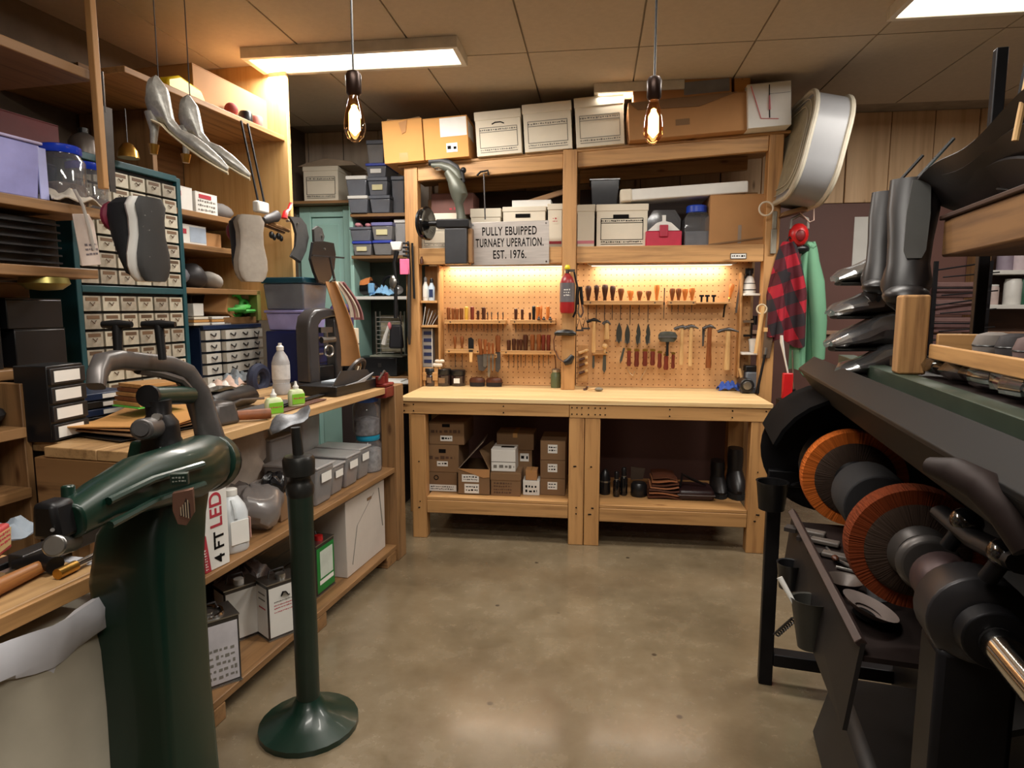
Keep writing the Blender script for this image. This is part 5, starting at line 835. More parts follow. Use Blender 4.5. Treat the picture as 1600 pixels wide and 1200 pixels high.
for (cx, y0, y1, lb) in ((437, 606, 651, 'nearer glue bottle with a lime green label at the bench edge'), (471, 594, 636, 'further glue bottle with a lime green label at the bench edge')):
    p = L.Z(cx, y1, LT); v = max(p.y+.025, .03); h = L.V(cx, y0, v).z-LT; t = thing('glue_bottle', lb, 'bottle', L, p.x, v, LT+.001, -.45)
    MB().loft([[(a*math.copysign(abs(math.cos(2*PI*i/20))**.6, math.cos(2*PI*i/20)), b*math.copysign(abs(math.sin(2*PI*i/20))**.6, math.sin(2*PI*i/20)), z*h) for i in range(20)] for a, b, z in ((.032, .016, 0), (.036, .019, .05), (.036, .019, .55), (.028, .016, .66), (.012, .012, .7))]).build('bottle_body', glue, t); MB().lathe([(.012, h*.7), (.013, h*.8), (.007, h*.86), (.004, h)], 12).build('nozzle_cap', white_pl, t)
    MB().box(-.031, .031, -.0215, -.019, h*.12, h*.52).build('label', lime, t, .002); m = scrib(MB(), -.024, .024, h*.3, h*.4, -.0215, 1, seed=len(lb)); m.build('red_print', ink_r, t)
# flat case with tools
p = L.Z(505, 612, LT); t = thing('black_case', 'open black tool case with grey flaps on the side bench', 'case', L, -.36, .06, LT+.001, -.05); MB().box(-.2, .2, .0, .22, 0, .05).build('case_body', blackp, t, .004); MB().prism([(-.2, .052), (.2, .052), (.14, .105), (-.12, .12)], .02, .025).build('raised_lid', P('charcoal_lid', (50, 50, 52), .4), t); MB().prism([(-.14, .051), (.04, .051), (.14, .09), (-.02, .058)], -.02, -.012).build('grey_strip', P('pale_grey_strip', (150, 152, 156), .4), t); MB().box(-.1, .14, .05, .15, .052, .062).build('paper_sheet', P('bluish_paper', (176, 186, 196), .5), t)
t = thing('wire_hoop', 'round grey wire hoop at the far end of the side bench', 'frame', L, -.16, .22, LT+.003, 0, rx=.5); MB().ring((0, 0, .085), .085, .012, 'y', 24, 6).build('outer_ring', greym, t); MB().ring((0, .01, .085), .066, .006, 'y', 24, 6).build('inner_ring', steel, t)
p = L.V(597, 600, .03); t = thing('bench_vise', 'red iron clamp gripping the far corner of the side bench', 'vise', L, -.10, .08, LT+.001); red_i = P('worn_red_iron', (122, 34, 30), .45, .2, var=.25); MB().box(-.06, .055, -.085, -.014-.0, -.06, .0).box(-.06, .055, -.085, .0, .002, .02).build('jaw_body', red_i, t, .006); MB().cyl((.0, -.05, .02), (0, -.05, .075), .022, n=12).cyl((-.045, -.045, .02), (-.045, -.045, .06), .026, n=12).build('knobs', red_i, t); MB().tube([(-.09, -.06, .05), (.0, -.05, .085), (.07, -.045, .05)], .007, 8).build('handle', dsteel, t)
# black pan, leather, wooden mallet, papers
t = thing('leather_shoe', 'black leather work shoe lying on its side on the bench behind the green machine', 'shoe', L, -1.06, .30, LT+.001, .1); MB().loft([[(x, .06*f*math.cos(2*PI*i/14), .05+g+.05*f*math.sin(2*PI*i/14)) for i in range(14)] for x, f, g in ((-.19, .4, -.02), (-.15, .9, 0), (-.05, .95, .005), (.06, .85, 0), (.15, .9, 0), (.2, .5, -.01))]).build('upper', leather_b, t); MB().tube([(-.19, -.058, .03), (0, -.062, .05), (.19, -.055, .03)], .006, 6).build('welt', greym, t); MB().prism([(-.17, .105), (-.02, .112), (.02, .1), (-.1, .098)], -.03, .03).build('tongue', P('shiny_black', (30, 30, 32), .2, coat=.5), t)
t = thing('wooden_mallet', 'grey headed mallet with a round wooden handle near the bench edge', 'mallet', L, -1.30, .12, LT+.001, -.2); MB().cyl((.0, 0, .026), (.13, -.09, .024), .018, .021, 14).build('handle', P('rusty_wood', (132, 76, 42), .55, var=.3, scale=30), t); MB().taper((-.09, .03, -.045, .06, 0), (-.07, .02, -.03, .05, .085)).build('head', greym, t, .014)
t = thing('leather_sheet', 'long flat dark leather strips lying along the bench edge by the glue', 'leather', L, -.78, .06, LT+.001, .05)
for k, (u0, u1, v0, v1) in enumerate(((-.3, .12, .0, .05), (-.2, .28, .06, .10), (-.36, -.02, .07, .16))): MB().box(u0, u1, v0, v1, .001+.0065*k, .006+.0065*k).build('strip', (leather_br, leather_b, P('grey_leather', (70, 66, 64), .6))[k], t, .002)
t = thing('tissue_pile', 'pale crumpled paper and cloth pile in front of the navy drawer unit', 'papers', L, -.42, .78, LT+.001)
for k in range(3): m = rag_bm(.10-.015*k, .09-.01*k, .05+.02*k, 20+k); m.v = [(x+.05*k-.05, y, z+.012*k) for x, y, z in m.v]; m.build('paper_piece', (white_p, P('pinkish_paper', (206, 176, 160), .8), P('bluish_grey_cloth', (132, 140, 146), .8))[k], t)
t = thing('blue_strap', 'dark navy strap roll on the bench behind the bottle', 'strap', L, -.34, .66, LT+.001); MB().ring((0, 0, .05), .06, .028, 'y', 20, 8).build('roll', P('navy_strap', (32, 38, 62), .7), t); MB().box(.03, .2, -.02, .02, .0, .012).build('tail', P('navy_strap_2', (30, 36, 58), .7), t)
# brown papers and note pads at the near end
t = thing('paper_bag', 'brown kraft paper sheets folded flat at the near end of the side bench', 'papers', L, -1.42, .34, LT+.001)
for k in range(4): m = MB(); m.M = rotm(0, 0, .15*k-.2); m.sheet(lambda a, b, k=k: ((a-.5)*.5, (b-.5)*.36, .006+.012*k+.012*math.sin(5*a+k)*b), 8, 6, .004); m.build('sheet', (blackp, kraft_d, kraft, kraft_y)[k], t)
t = thing('wood_swatches', 'stack of small brown wooden swatches with a green card below on the paper sheets', 'samples', L, -1.36, .40, LT+.075, -.25)
MB().box(-.11, .10, -.09, .07, 0, .004).build('green_card', P('bright_green_card', (92, 196, 78), .6), t)
for k in range(5): MB().box(-.1+.006*k, .09-.004*k, -.085+.006*k, .08, .005+.016*k, .019+.016*k).build('swatch', wood('swatch_%d' % (k % 2), ((170, 122, 70), (110, 70, 42))[k % 2], ((204, 156, 98), (140, 92, 58))[k % 2], 'x', .5, 1, False), t, .001)
t = thing('label_chest', 'narrow black drawer stack with four white labels at the near bench corner', 'drawers', L, -1.68, .44, LT+.001, .12); MB().box(-.07, .08, 0, .12, 0, .25).build('stack_body', blackp, t, .003)
for k in range(4): f = MB().box(-.068, .076, -.012, -.0005, .006+.061*k, .058+.061*k).build('drawer', P('black_drawer', (30, 30, 32), .4), t, .002); MB().box(-.055, .05, -.014, -.0125, .014+.061*k, .05+.061*k).build('white_label', white_p, f)
t = thing('file_pile', 'dark folders with white labels piled behind the paper sheets', 'folders', L, -1.42, .68, LT+.001, -.1)
for k in range(4): f = MB().box(-.16+.01*k, .15, -.1, .12, .03*k, .03*k+.026).build('folder', (blackp, nv)[k % 2], t, .003); MB().box(.02, .13, -.1025, -.101, .03*k+.005, .03*k+.021).build('white_label', white_p, f)
# ================================================================ under the side bench: middle shelf
def jar(label, u, v, z, r, h, lidm, cont, name='storage_jar', contmat=None):
    t = thing(name, label, 'jar', L, u, v, z+.001); MB().lathe([(r*.96, 0), (r, .01), (r, h*.74), (r*.8, h*.84), (r*.8, h*.86)], 22).build('jar_body', jar_c, t); MB().lathe([(r*.84, h*.86), (r*.88, h*.88), (r*.88, h*.98), (r*.8, h)], 22).build('lid', lidm, t); MB().lathe([(r*.9, .004), (r*.94, .02), (r*.94, h*cont), (r*.5, h*(cont+.05))], 18).build('contents', contmat or P('white_bits', (186, 182, 180), .7, var=.4, scale=40), t); return t
p = L.Z(590, 731, LM); r = .075; hj = L.V(590, 682, p.y+.03).z-LM
jar('lower clear jar with a teal lid at the far end of the side bench shelf', -.14, .12, LM, r, .205, P('teal_lid', (24, 136, 170), .35), .6); jar('upper clear jar with a blue lid standing on the teal lidded jar', -.14, .125, LM+.207, r, .215, P('strong_blue_lid', (20, 78, 168), .35), .4, contmat=P('dark_white_bits', (140, 136, 138), .7, var=.7, scale=30))
def cbin(label, u0, u1, v, d, z, h, cont=None, lidm=None, lab=True, body=None):
    w_ = u1-u0; t = thing('clear_bin', label, 'bin', L, (u0+u1)/2, v, z+.001); MB().taper((-w_*.42, w_*.42, d*.06, d*.94, 0), (-w_/2, w_/2, 0, d, h)).build('bin_body', body or bin_c, t, .01); MB().box(-w_/2-.004, w_/2+.004, -.004, d+.004, h+.0005, h+.012).build('lid', lidm or milky, t, .004)
    if lab: MB().box(-w_*.28, w_*.28, -.004, -.002, h*.62, h*.86).build('paper_label', white_p, t)
    if cont: MB().taper((-w_*.38, w_*.38, d*.1, d*.9, .004), (-w_*.43, w_*.43, d*.06, d*.94, h*.55)).build('contents', cont, t, .01)
    return t
c_mix = P('mixed_beads', (120, 96, 92), .6, var=.6, scale=45); c_dk = P('dark_parts', (62, 58, 58), .6, var=.6, scale=40); c_red = P('reddish_parts', (140, 92, 84), .6, var=.5, scale=40)
cbin('clear bin of dark parts, furthest of the four labelled bins under the side bench', -.36, -.23, .06, .26, LM, .16, c_dk); cbin('clear bin of reddish parts, second from the far end under the side bench', -.52, -.375, .05, .26, LM, .155, c_red); cbin('narrow clear bin of mixed parts, third from the far end under the side bench', -.66, -.535, .05, .26, LM, .14, c_mix); cbin('tall empty clear bin nearest the green pole under the side bench', -.83, -.675, .03, .28, LM, .175)
cbin('tall milky container standing behind the labelled bins under the side bench', -.46, -.28, .33, .2, LM, .34, None, milky, False, milky)
cbin('second milky container in the shade behind the labelled bins', -.72, -.52, .34, .2, LM, .27, None, milky, False, milky)
# big bags
def bag(label, u, v, z, ru, rv, h, mat, seed, name='plastic_bag'):
    rd = random.Random(seed); m = MB(); n, k = 30, 14; ph = [rd.uniform(0, 6) for _ in range(8)]; rings = []
    for i in range(k+1):
        a = PI*i/k; q = max(.03, math.sin(a)**.7); z_ = h*(1-math.cos(a))/2; rings.append([((ru*q*(rd.uniform(.92, 1.08)+.14*math.sin(3*t_+ph[0]+z_*9)+.09*math.sin(7*t_+ph[1]+z_*25)+.05*math.sin(11*t_+i*2.1)))*math.cos(t_), rv*q*(1+.1*math.sin(4*t_+ph[2]))*math.sin(t_), max(0, z_+.02*math.sin(5*t_+ph[3])*q+rd.uniform(-.05, .05)*h*(z_ > .01))) for t_ in (2*PI*j/n for j in range(n))])
    m.loft(rings); o = solo(m, name, mat, label, 'bag', L, u, v, z+.002, smooth=34); return o
wbag = P('white_poly_bag', (196, 184, 172), .55, bmp=.25, scale=12)
bag('large whitish plastic bag bulging under the side bench top', -.98, .46, LM, .34, .16, .43, wbag, 2); bag('clear plastic bag of dark scraps beside the white jug', -1.12, .17, LM, .17, .13, .175, clear('clear_poly_bag', (200, 196, 192), .3, .2, .5, (146, 140, 138)), 4); bag('second whitish bag at the near end under the side bench top', -1.48, .50, LM, .2, .16, .40, P('pinkish_poly_bag', (180, 164, 156), .55, bmp=.25), 8)
bag('small bundle of shiny black straps on the shelf behind the green pole', -1.02, .12, LM+.115, .06, .05, .09, P('shiny_black_straps', (24, 24, 26), .2, bmp=.4, scale=30), 6, 'strap_bundle'); solo(MB().box(-.06, .06, 0, .12, 0, .115), 'small_carton', kraft_d, 'small brown carton under the black strap bundle', 'box', L, -.985, .08, LM+.001, bev=.003)
t = thing('plastic_jug', 'white plastic jug with a white label on the side bench shelf', 'jug', L, -1.36, .075, LM+.001, -.4); hj = .235; sq = lambda a, z: [(a*math.copysign(abs(math.cos(2*PI*i/24))**.7, math.cos(2*PI*i/24)), a*math.copysign(abs(math.sin(2*PI*i/24))**.7, math.sin(2*PI*i/24)), z) for i in range(24)]
jm = P('jug_plastic', (206, 212, 216), .35, var=.04); MB().loft([sq(.046, 0), sq(.052, .01), sq(.052, .145), sq(.044, .175), sq(.026, .205), sq(.02, .212)]).build('jug_body', jm, t); MB().lathe([(.023, .212), (.024, .215), (.024, hj), (.02, hj+.003)], 18).build('cap', white_pl, t); MB().box(-.036, .036, -.0545, -.052, .035, .125).build('label', white_p, t, .002); MB().box(.0525, .055, -.036, .036, .04, .12).build('side_label', P('pink_side_label', (196, 150, 136), .6, var=.3, scale=30), t); MB().tube([(-.012, -.03, .2), (-.015, -.052, .17), (-.012, -.05, .135)], .008, 8).build('handle', jm, t)
# carton with LE.. and 4 FT
p = L.Z(327, 913, LM); t = thing('tube_lamp_box', 'white carton end with red and black lettering leaning beside the jug', 'box', L, -1.525, .012, LM+.002, -.12, rx=.0); MB().box(-.055, .055, 0, .3, 0, .285).build('box_body', white_p, t, .002); MB().box(-.0562, -.0551, .0, .28, 0, .16).build('red_panel', ink_r, t); MB().box(-.055, .055, .001, .28, .2852, .2862).build('brown_flap', kraft, t)
MB().prism([(-.055, 0), (-.03, 0), (-.046, .13), (-.055, .14)], -.0012, -.0002).build('red_strip', ink_r, t); m = MB(); m.M = Matrix.Rotation(-.08, 4, 'Y'); scrib(m, -.052, -.042, .01, .09, -.0012, 8, seed=3).build('white_print', white_p, t)
text('LED', .075, ink_r, t, T(.005, -.0008, .21) @ FRONT @ Matrix.Rotation(PI/2, 4, 'Z'), bold=.001, sx=1); text('4 FT', .062, ink, t, T(.012, -.0008, .075) @ FRONT @ Matrix.Rotation(PI/2, 4, 'Z'), bold=.001)
# bottom shelf
u0, u1, v0, v1, h = corner(L, 530, 905, 604, 523, 790, LB)
t = thing('white_board_box', 'large flat white box with a slanting cut, at the far end of the lowest shelf', 'box', L, -.33, .05, LB+.001); MB().box(-.215, .235, 0, .3, 0, .40).build('box_body', P('dull_white_board', (196, 186, 176), .7, var=.05), t, .003); MB().tube([(-.16, -.002, .05), (-.10, -.002, .24)], .0018, 4).tube([(.16, -.002, .37), (.2, -.002, .14)], .003, 4).tube([(-.1, -.002, .24), (.1, -.002, .36)], .0012, 4).build('cut_lines', ink_g, t)['kind'] = 'stuff'; MB().box(.02, .07, -.0025, -.0005, .335, .35).build('brown_tab', kraft_d, t)
def can(label, u, v, rz, w_, d, h, front, side, mats, name='metal_can', cap=steel):
    t = thing(name, label, 'can', L, u, v, LB+.001, rz); MB().box(-w_/2, w_/2, 0, d, .004, h-.004).build('can_body', mats[0], t, .004); MB().box(-w_/2-.002, w_/2+.002, -.002, d+.002, h-.005, h).build('top_rim', steel, t); MB().box(-w_/2-.002, w_/2+.002, -.002, d+.002, 0, .005).build('base_rim', steel, t); MB().cyl((0, d*.3, h), (0, d*.3, h+.022), .02, n=16).build('cap', cap, t); MB().tube([(-w_*.25, d*.65, h), (-w_*.2, d*.65, h+.03), (w_*.2, d*.65, h+.03), (w_*.25, d*.65, h)], .004, 6).build('handle', dsteel, t)
    if front: MB().box(-w_*.46, w_*.46, -.0012, -.0002, h*.06, h*.92).build('front_label', front, t)
    if side: MB().box(-w_/2-.0012, -w_/2-.0002, d*.06, d*.94, h*.06, h*.92).build('side_label', side, t)
    return t, w_, d, h
t, w_, d, h = can('green and white solvent can with a navy side, beside the white board box', -.70, .08, 0, .17, .11, .255, P('green_label', (22, 122, 52), .4), P('navy_side', (24, 24, 62), .4), (dsteel,), cap=red_p); MB().box(-w_*.3, w_*.38, -.0022, -.0014, h*.32, h*.84).build('white_panel', P('pale_panel', (196, 206, 196), .5), t); MB().box(-w_*.34, w_*.4, -.0022, -.0014, h*.2, h*.28).build('white_strip', white_p, t)
t, w_, d, h = can('white rectangular can with a bird emblem and red print on the lowest shelf', -1.13, .02, -.5, .15, .10, .245, white_p, white_p, (dsteel,)); m = MB(); m.tube([(-.018, -.0026, h*.74), (-.01, -.0026, h*.81), (.004, -.0026, h*.80), (.012, -.0026, h*.74), (.022, -.0026, h*.73)], [.008, .010, .012, .012, .004], 8, flat=.12); m.build('bird_emblem', ink, t)
for k, (z, c) in enumerate(((.66, ink_g), (.60, ink_r), (.55, ink_r), (.48, ink_r))): scrib(MB(), -w_*.32, w_*.32, h*(z-.018), h*(z+.018), -.0014, 1, seed=k).build('print_line', c, t)
for k, z in enumerate((.55, .7, .8)): MB().box(-w_/2-.0022, -w_/2-.0014, d*.2, d*.75, h*(z-.012), h*(z+.012)).build('side_print', ink_r if k == 0 else ink_g, t)
t, w_, d, h = can('plain white can standing behind the bird emblem can', -1.20, .17, -.5, .15, .10, .235, white_p, white_p, (dsteel,), cap=white_pl)
t, w_, d, h = can('large grey white can with a shiny metal top, nearest the camera on the lowest shelf', -1.53, .05, -.62, .19, .13, .26, P('lilac_white_label', (190, 186, 190), .5), P('white_can_side', (180, 180, 180), .5), (dsteel,))
scrib(MB(), -w_*.42, w_*.42, h*.1, h*.6, -.0014, 5, seed=9).build('small_print', ink_g, t); MB().ring((0, d*.5, h+.004), .055, .008, 'z', 24).build('shiny_ring', chrome, t)
bag('black plastic bag with a red ribbon in the dark of the lowest shelf', -1.45, .48, LB, .2, .18, .24, P('black_poly', (22, 20, 22), .3, bmp=.4, scale=16), 9); t = thing('red_ribbon', 'curled red ribbon loop lying on the black bag', 'ribbon', L, -1.42, .28, LB+.215, .3, rx=.6); MB().ring((0, 0, 0), .035, .006, 'z', 16).ring((.06, .02, .005), .03, .005, 'z', 16).build('ribbon_loop', red_p, t)
bag('crumpled clear bag with red specks behind the white can', -.98, .34, LB, .13, .12, .22, clear('crinkled_bag', (180, 170, 168), .3, .2, .4, (120, 104, 100)), 12)
bag('dark purple bag at the back of the lowest shelf', -.86, .62, LB, .2, .16, .3, P('dark_purple_bag', (48, 32, 42), .5, bmp=.3), 14)
# ================================================================ back left corner: teal door, shelves of bins
teal = P('pale_teal_paint', (164, 204, 194), .5, var=.05, scale=3); teal2 = P('pale_teal_door', (172, 212, 204), .45, var=.04, scale=3)
DV = 5.0; dx0, dx1 = W.V(470, 400, DV).x, W.V(552, 400, DV).x; dz = W.V(510, 322, DV).z
d1 = struct(MB().box(dx0+.10, dx1-.075, DV+.02, DV+.06, .02, dz-.09), 'door_1', teal2); d1.name = 'door_1'
MB().box(dx0+.14, dx1-.12, DV+.012, DV+.019, 1.15, dz-.14).build('door_panel', teal, d1, .004); MB().box(dx0+.14, dx1-.12, DV+.012, DV+.019, .15, 1.05).build('door_panel', teal, d1, .004); MB().cyl((dx1-.11, DV-.03, 1.0), (dx1-.11, DV+.02, 1.0), .025, .02, 14).build('door_handle', brass, d1)
tr = struct(MB().box(dx0, dx0+.095, DV, DV+.10, 0, dz).box(dx1-.07, dx1+.06, DV-.02, DV+.10, 0, dz).box(dx0+.095, dx1-.07, DV, DV+.10, dz-.085, dz), 'trim_2', teal, .004)
struct(MB().box(dx0-.3, dx0-.002, DV+.03, DV+.12, 0, dz), 'trim_3', P('door_side_panel', (112, 128, 122), .6))
# shelf with a file box above the door
ds = thing('door_shelf', 'wooden shelf board over the teal door', 'shelf', W, 0, 0, 0); MB().box(dx0-.35, dx1+.04, DV-.12, DV+.2, dz+.002, dz+.024).build('shelf_board', old_x, ds, .002); MB().box(dx0-.1, dx0-.07, DV-.08, DV+.19, dz-.1, dz).build('bracket', blackm, ds)
u0, u1, z0, z1 = W.face(474, 262, 518, 316, DV-.1); t, w_, h = banker('cream file box with black lines on the shelf over the teal door', W, u0, u1+.06, DV-.11, .28, dz+.0245, dz+.024+(z1-z0), 0, .14, printm=ink, seed=30)
solo(MB().prism([(-.18, 0), (.3, 0), (.26, .03), (.05, .06), (-.1, .03)], 0, .25), 'flat_cap_box', P('folded_cardboard', (150, 132, 112), .8), 'flattened pale cardboard lying on the file box over the door', 'cardboard', W, (u0+u1)/2+.02, DV-.1, dz+.026+(z1-z0), bev=.004)
# the bin shelves
BV = 4.74; bs = thing('bin_shelves', 'narrow wooden shelves of plastic bins between the teal door and the pegboard frame', 'shelf unit', W, 0, 0, 0); bx0, bx1 = W.V(549, 400, BV).x, -1.325
Zs = [W.V(590, 333, BV).z, W.V(590, 399, BV).z, W.V(590, 463, BV).z, W.V(590, 588, BV).z]
for z, mt in zip(Zs, (old_x, old_x, white_pl, old_x)): MB().box(bx0, bx1, BV, 5.15, z-.024, z).build('shelf_board', mt, bs, .002)
MB().box(bx0-.03, bx0-.001, BV+.05, 5.15, 0, 2.3).build('side_panel', teal, bs, .003); MB().box(bx1-.03, bx1-.001, 5.16, 5.19, 0, 2.5).build('rear_upright', old_z, bs); MB().box(bx0, bx1, 5.16, 5.175, .0, 2.2).build('back_panel', P('grey_green_back', (84, 92, 84), .8), bs)
MB().box(bx0, bx1, BV+.02, BV+.04, .05, Zs[3]-.026).build('front_panel', P('dark_brown_front', (52, 40, 36), .6), bs)
def wbin(label, x0, y0, x1, y1, v, z, lidm, body, cont=None, lab=None, dpt=.3):
    u0, u1, za, zb = W.face(x0, y0, x1, y1, v); w_ = u1-u0-.004; h = zb-za; t = thing('plastic_bin', label, 'bin', W, (u0+u1)/2, v, z+.001); lh = min(.03, h*.2)
    MB().taper((-w_*.42, w_*.42, .012, dpt*.95, 0), (-w_*.49, w_*.49, 0, dpt, h-lh)).build('bin_body', body, t, .006); MB().box(-w_/2, w_/2, -.008, dpt+.008, h-lh+.0005, h-.001).build('lid', lidm, t, .004)
    if cont: MB().taper((-w_*.38, w_*.38, .03, dpt*.9, .004), (-w_*.42, w_*.42, .02, dpt*.93, h*.6)).build('contents', cont, t, .004)
    if lab: MB().box(-w_*.28, w_*.24, -.0015, .006, h*.3, h*.6).build('paper_label', lab, t)
    return z+.001+h
greylid = P('grey_lid', (96, 100, 110), .45); yl = P('cream_label', (214, 206, 160), .6); gcont = P('grey_white_contents', (120, 116, 112), .7, var=.6, scale=30); bl = P('cobalt_lid', (58, 74, 170), .35)
z = Zs[0]; z = wbin('lower bin with a white lid, left column on the top bin shelf', 543, 304, 575, 331, BV-.03, z, white_pl, smoke_c, gcont); wbin('upper bin with a white lid, left column on the top bin shelf', 540, 272, 573, 303, BV-.03, z, white_pl, smoke_c, gcont)
z = Zs[0]; z = wbin('dark grey bin at the bottom of the right column on the top bin shelf', 577, 304, 610, 331, BV-.02, z, greylid, smoke_c, P('dark_contents', (70, 70, 74), .7)); z = wbin('grey bin with a cream label in the right column on the top bin shelf', 574, 275, 606, 303, BV-.02, z, greylid, smoke_c, None, yl); z = wbin('grey bin with a white label, third up in the right column of bins', 571, 252, 604, 274, BV-.02, z, bl, smoke_c, None, white_p); wbin('tall clear bin, topmost of the bins beside the open carton', 572, 214, 600, 250, BV-.02, z, greylid, bin_c, gcont)
z = wbin('pale grey bin half hidden behind the left frame post', 611, 272, 632, 331, BV+.06, Zs[0], greylid, smoke_c)
z = Zs[1]; z = wbin('lower left bin with a cobalt lid on the second bin shelf', 550, 376, 581, 398, BV-.02, z, bl, bin_c, gcont, yl); wbin('bin with a dark lid carrying pink scraps on the second bin shelf', 546, 354, 580, 376, BV-.02, z, greylid, smoke_c, gcont); zt_ = z
z = Zs[1]; z = wbin('lower right bin with a cobalt lid on the second bin shelf', 582, 375, 613, 398, BV-.02, z, bl, bin_c, gcont); wbin('bin with a lavender lid and cream label on the second bin shelf', 580, 346, 614, 374, BV-.02, z, P('lavender_lid', (120, 120, 170), .4), bin_c, gcont, yl)
wbin('tall white bin beside the frame post on the second bin shelf', 616, 341, 634, 398, BV+.05, Zs[1], white_pl, milky)
p = W.V(562, 352, BV); m = MB(); rd = random.Random(4)
for k in range(7): m.ell((rd.uniform(-.06, .06), rd.uniform(0, .08), .016+rd.uniform(0, .02)), .022, .02, .016, 8, 5)
o = solo(m, 'pink_scraps', P('pink_foam', (206, 140, 150), .8, var=.3, scale=40), 'heap of pink foam scraps on the dark lidded bin', 'scraps', W, p.x, BV+.06, zt_+ (W.V(563, 354, BV).z-W.V(563, 376, BV).z)+.003); o['kind'] = 'stuff'
# third shelf: footwear bundle
p = W.V(573, 445, BV); t = thing('work_glove', 'black and orange work glove with blue patches on the white shelf', 'glove', W, p.x, BV+.02, Zs[2]+.001); MB().loft([[(x, .05+.045*f*math.cos(2*PI*i/12), .06+g+.055*f*math.sin(2*PI*i/12)) for i in range(12)] for x, f, g in ((-.075, .7, .0), (-.05, 1, 0), (0, 1, .01), (.05, .9, 0), (.075, .5, -.01))]).build('glove_body', blackp, t); MB().loft([[(x, .05+.05*f*math.cos(PI*i/8), .085+g+.055*f*math.sin(PI*i/8)) for i in range(9)] for x, f, g in ((-.07, .7, .0), (-.03, 1, 0), (.01, .95, .01))]).build('orange_cuff', P('orange_fabric', (208, 128, 70), .8), t); MB().box(.0, .05, -.004, .03, .02, .10).build('blue_patch', P('sky_blue', (124, 178, 222), .6), t, .01)
solo(rag_bm(.09, .07, .09, 11), 'blue_cloth', P('sky_blue_cloth', (134, 184, 224), .8), 'folded sky blue cloth at the front of the white shelf', 'cloth', W, W.V(592, 460, BV).x, BV+.08, Zs[2]+.003); t = thing('goggles', 'grey goggles with a black strap at the back of the white shelf', 'goggles', W, W.V(605, 440, BV).x, BV+.14, Zs[2]+.001); MB().ring((-.02, 0, .09), .065, .012, 'y', 18).build('strap', blackp, t); MB().ell((.03, -.02, .05), .06, .035, .04).build('lens', P('silver_lens', (150, 148, 148), .25, .6), t)
# hanging cord, wire rack, bag, black box
t = thing('tool_hose', 'long black hose tool with a white head hanging before the bin shelves', 'tool', W, W.V(620, 378, 4.33).x, 4.33, W.V(620, 378, 4.33).z); z1 = W.V(618, 470, 4.33).z-t.location.z; MB().taper((-.03, .03, -.02, .02, -.06), (-.042, .042, -.025, .025, .0)).build('white_head', white_pl, t, .008); MB().tube([(-.0, 0, -.06), (-.02, 0, -.14), (-.012, 0, z1*.6), (-.02, 0, z1*1.3)], [.018, .014, .012, .014], 8).build('hose', blackp, t); MB().ell((-.03, 0, z1*.68), .03, .02, .05, 10, 6).build('silver_joint', steel, t)
t = thing('leather_strap', 'long black rubber strap with a pink tag hanging on the left frame post', 'strap', W, W.V(638, 380, HV-.02).x, HV-.025, W.V(638, 378, HV).z); zb_ = W.V(638, 538, HV).z-t.location.z; MB().tube([(0, 0, 0), (.006, 0, zb_*.3), (0, 0, zb_*.55), (-.004, 0, zb_*.9), (-.004, 0, zb_)], [.02, .026, .034, .034, .018], 10, flat=.35).build('strap_body', P('black_strap', (36, 36, 38), .5), t); MB().tube([(.028, .004, -.01), (.036, .004, zb_*.55)], .008, 6).build('side_rod', blackp, t); a = W.V(632, 418, HV).z-t.location.z; MB().box(-.055, .012, -.024, -.019, a-.05, a+.055).build('pink_tag', P('hot_pink_tag', (240, 110, 150), .5), t, .004)
for k in range(5): MB().box(-.034, .01, -.022, -.012, -.02-.028*k, -.006-.028*k).build('rib', blackp, t, .003)
t = thing('wire_rack', 'small wire rack standing on the counter under the white shelf', 'rack', W, W.V(600, 550, BV).x+.02, BV+.06, Zs[3]+.0); hh = W.V(600, 482, BV).z-W.V(600, 545, BV).z; z0 = .18
t.location.z = Zs[3]+.16
for k in range(9): MB().tube([(-.1, 0, .02+hh*k/9), (.1, 0, .02+hh*k/9)], .0035, 5).build('wire', steel, t)
for s in (-.1, .1): MB().cyl((s, 0, 0), (s, 0, hh+.03), .006, n=6).cyl((s, .1, 0), (s, .1, hh+.03), .006, n=6).build('upright', steel, t)
MB().box(-.1, .1, .104, .11, .02, hh).build('rear_sheet', P('rack_paper', (150, 142, 120), .7, var=.3, scale=20), t); MB().box(-.14, .12, -.05, .11, -.012, -.0).build('tray', P('grey_tray', (140, 142, 128), .4), t, .003)
t = thing('radio_box', 'black case with a silver knob on the counter under the wire rack', 'case', W, W.V(587, 570, BV).x, BV+.0, Zs[3]+.001); MB().box(-.16, .17, 0, .2, 0, .145).build('case_body', blackp, t, .006); MB().cyl((-.12, -.01, .10), (-.12, 0, .10), .014, n=12).build('knob', steel, t); MB().box(.02, .05, -.006, 0, .07, .1).build('clasp', dsteel, t)
t = thing('hanging_bag', 'small black pouch with a pink and white tassel hanging before the wire rack', 'bag', W, W.V(618, 515, BV-.05).x, BV-.05, W.V(618, 532, BV-.05).z); MB().taper((-.05, .06, -.03, .03, -.06), (-.04, .05, -.015, .015, .12)).build('pouch', P('black_nylon', (26, 26, 32), .6), t, .015); MB().tube([(.05, 0, .12), (.02, 0, .2), (.0, .055, Zs[2]-.026-t.location.z)], .004, 6).build('cord', blackp, t); MB().tube([(-.04, -.02, .12), (-.07, -.02, .04), (-.09, -.02, -.03)], [.012, .016, .02], 8).build('white_tassel', white_pl, t); MB().ell((-.04, -.02, .11), .016, .014, .03, 10, 6).build('pink_knot', P('pink_knot', (214, 120, 130), .7), t)
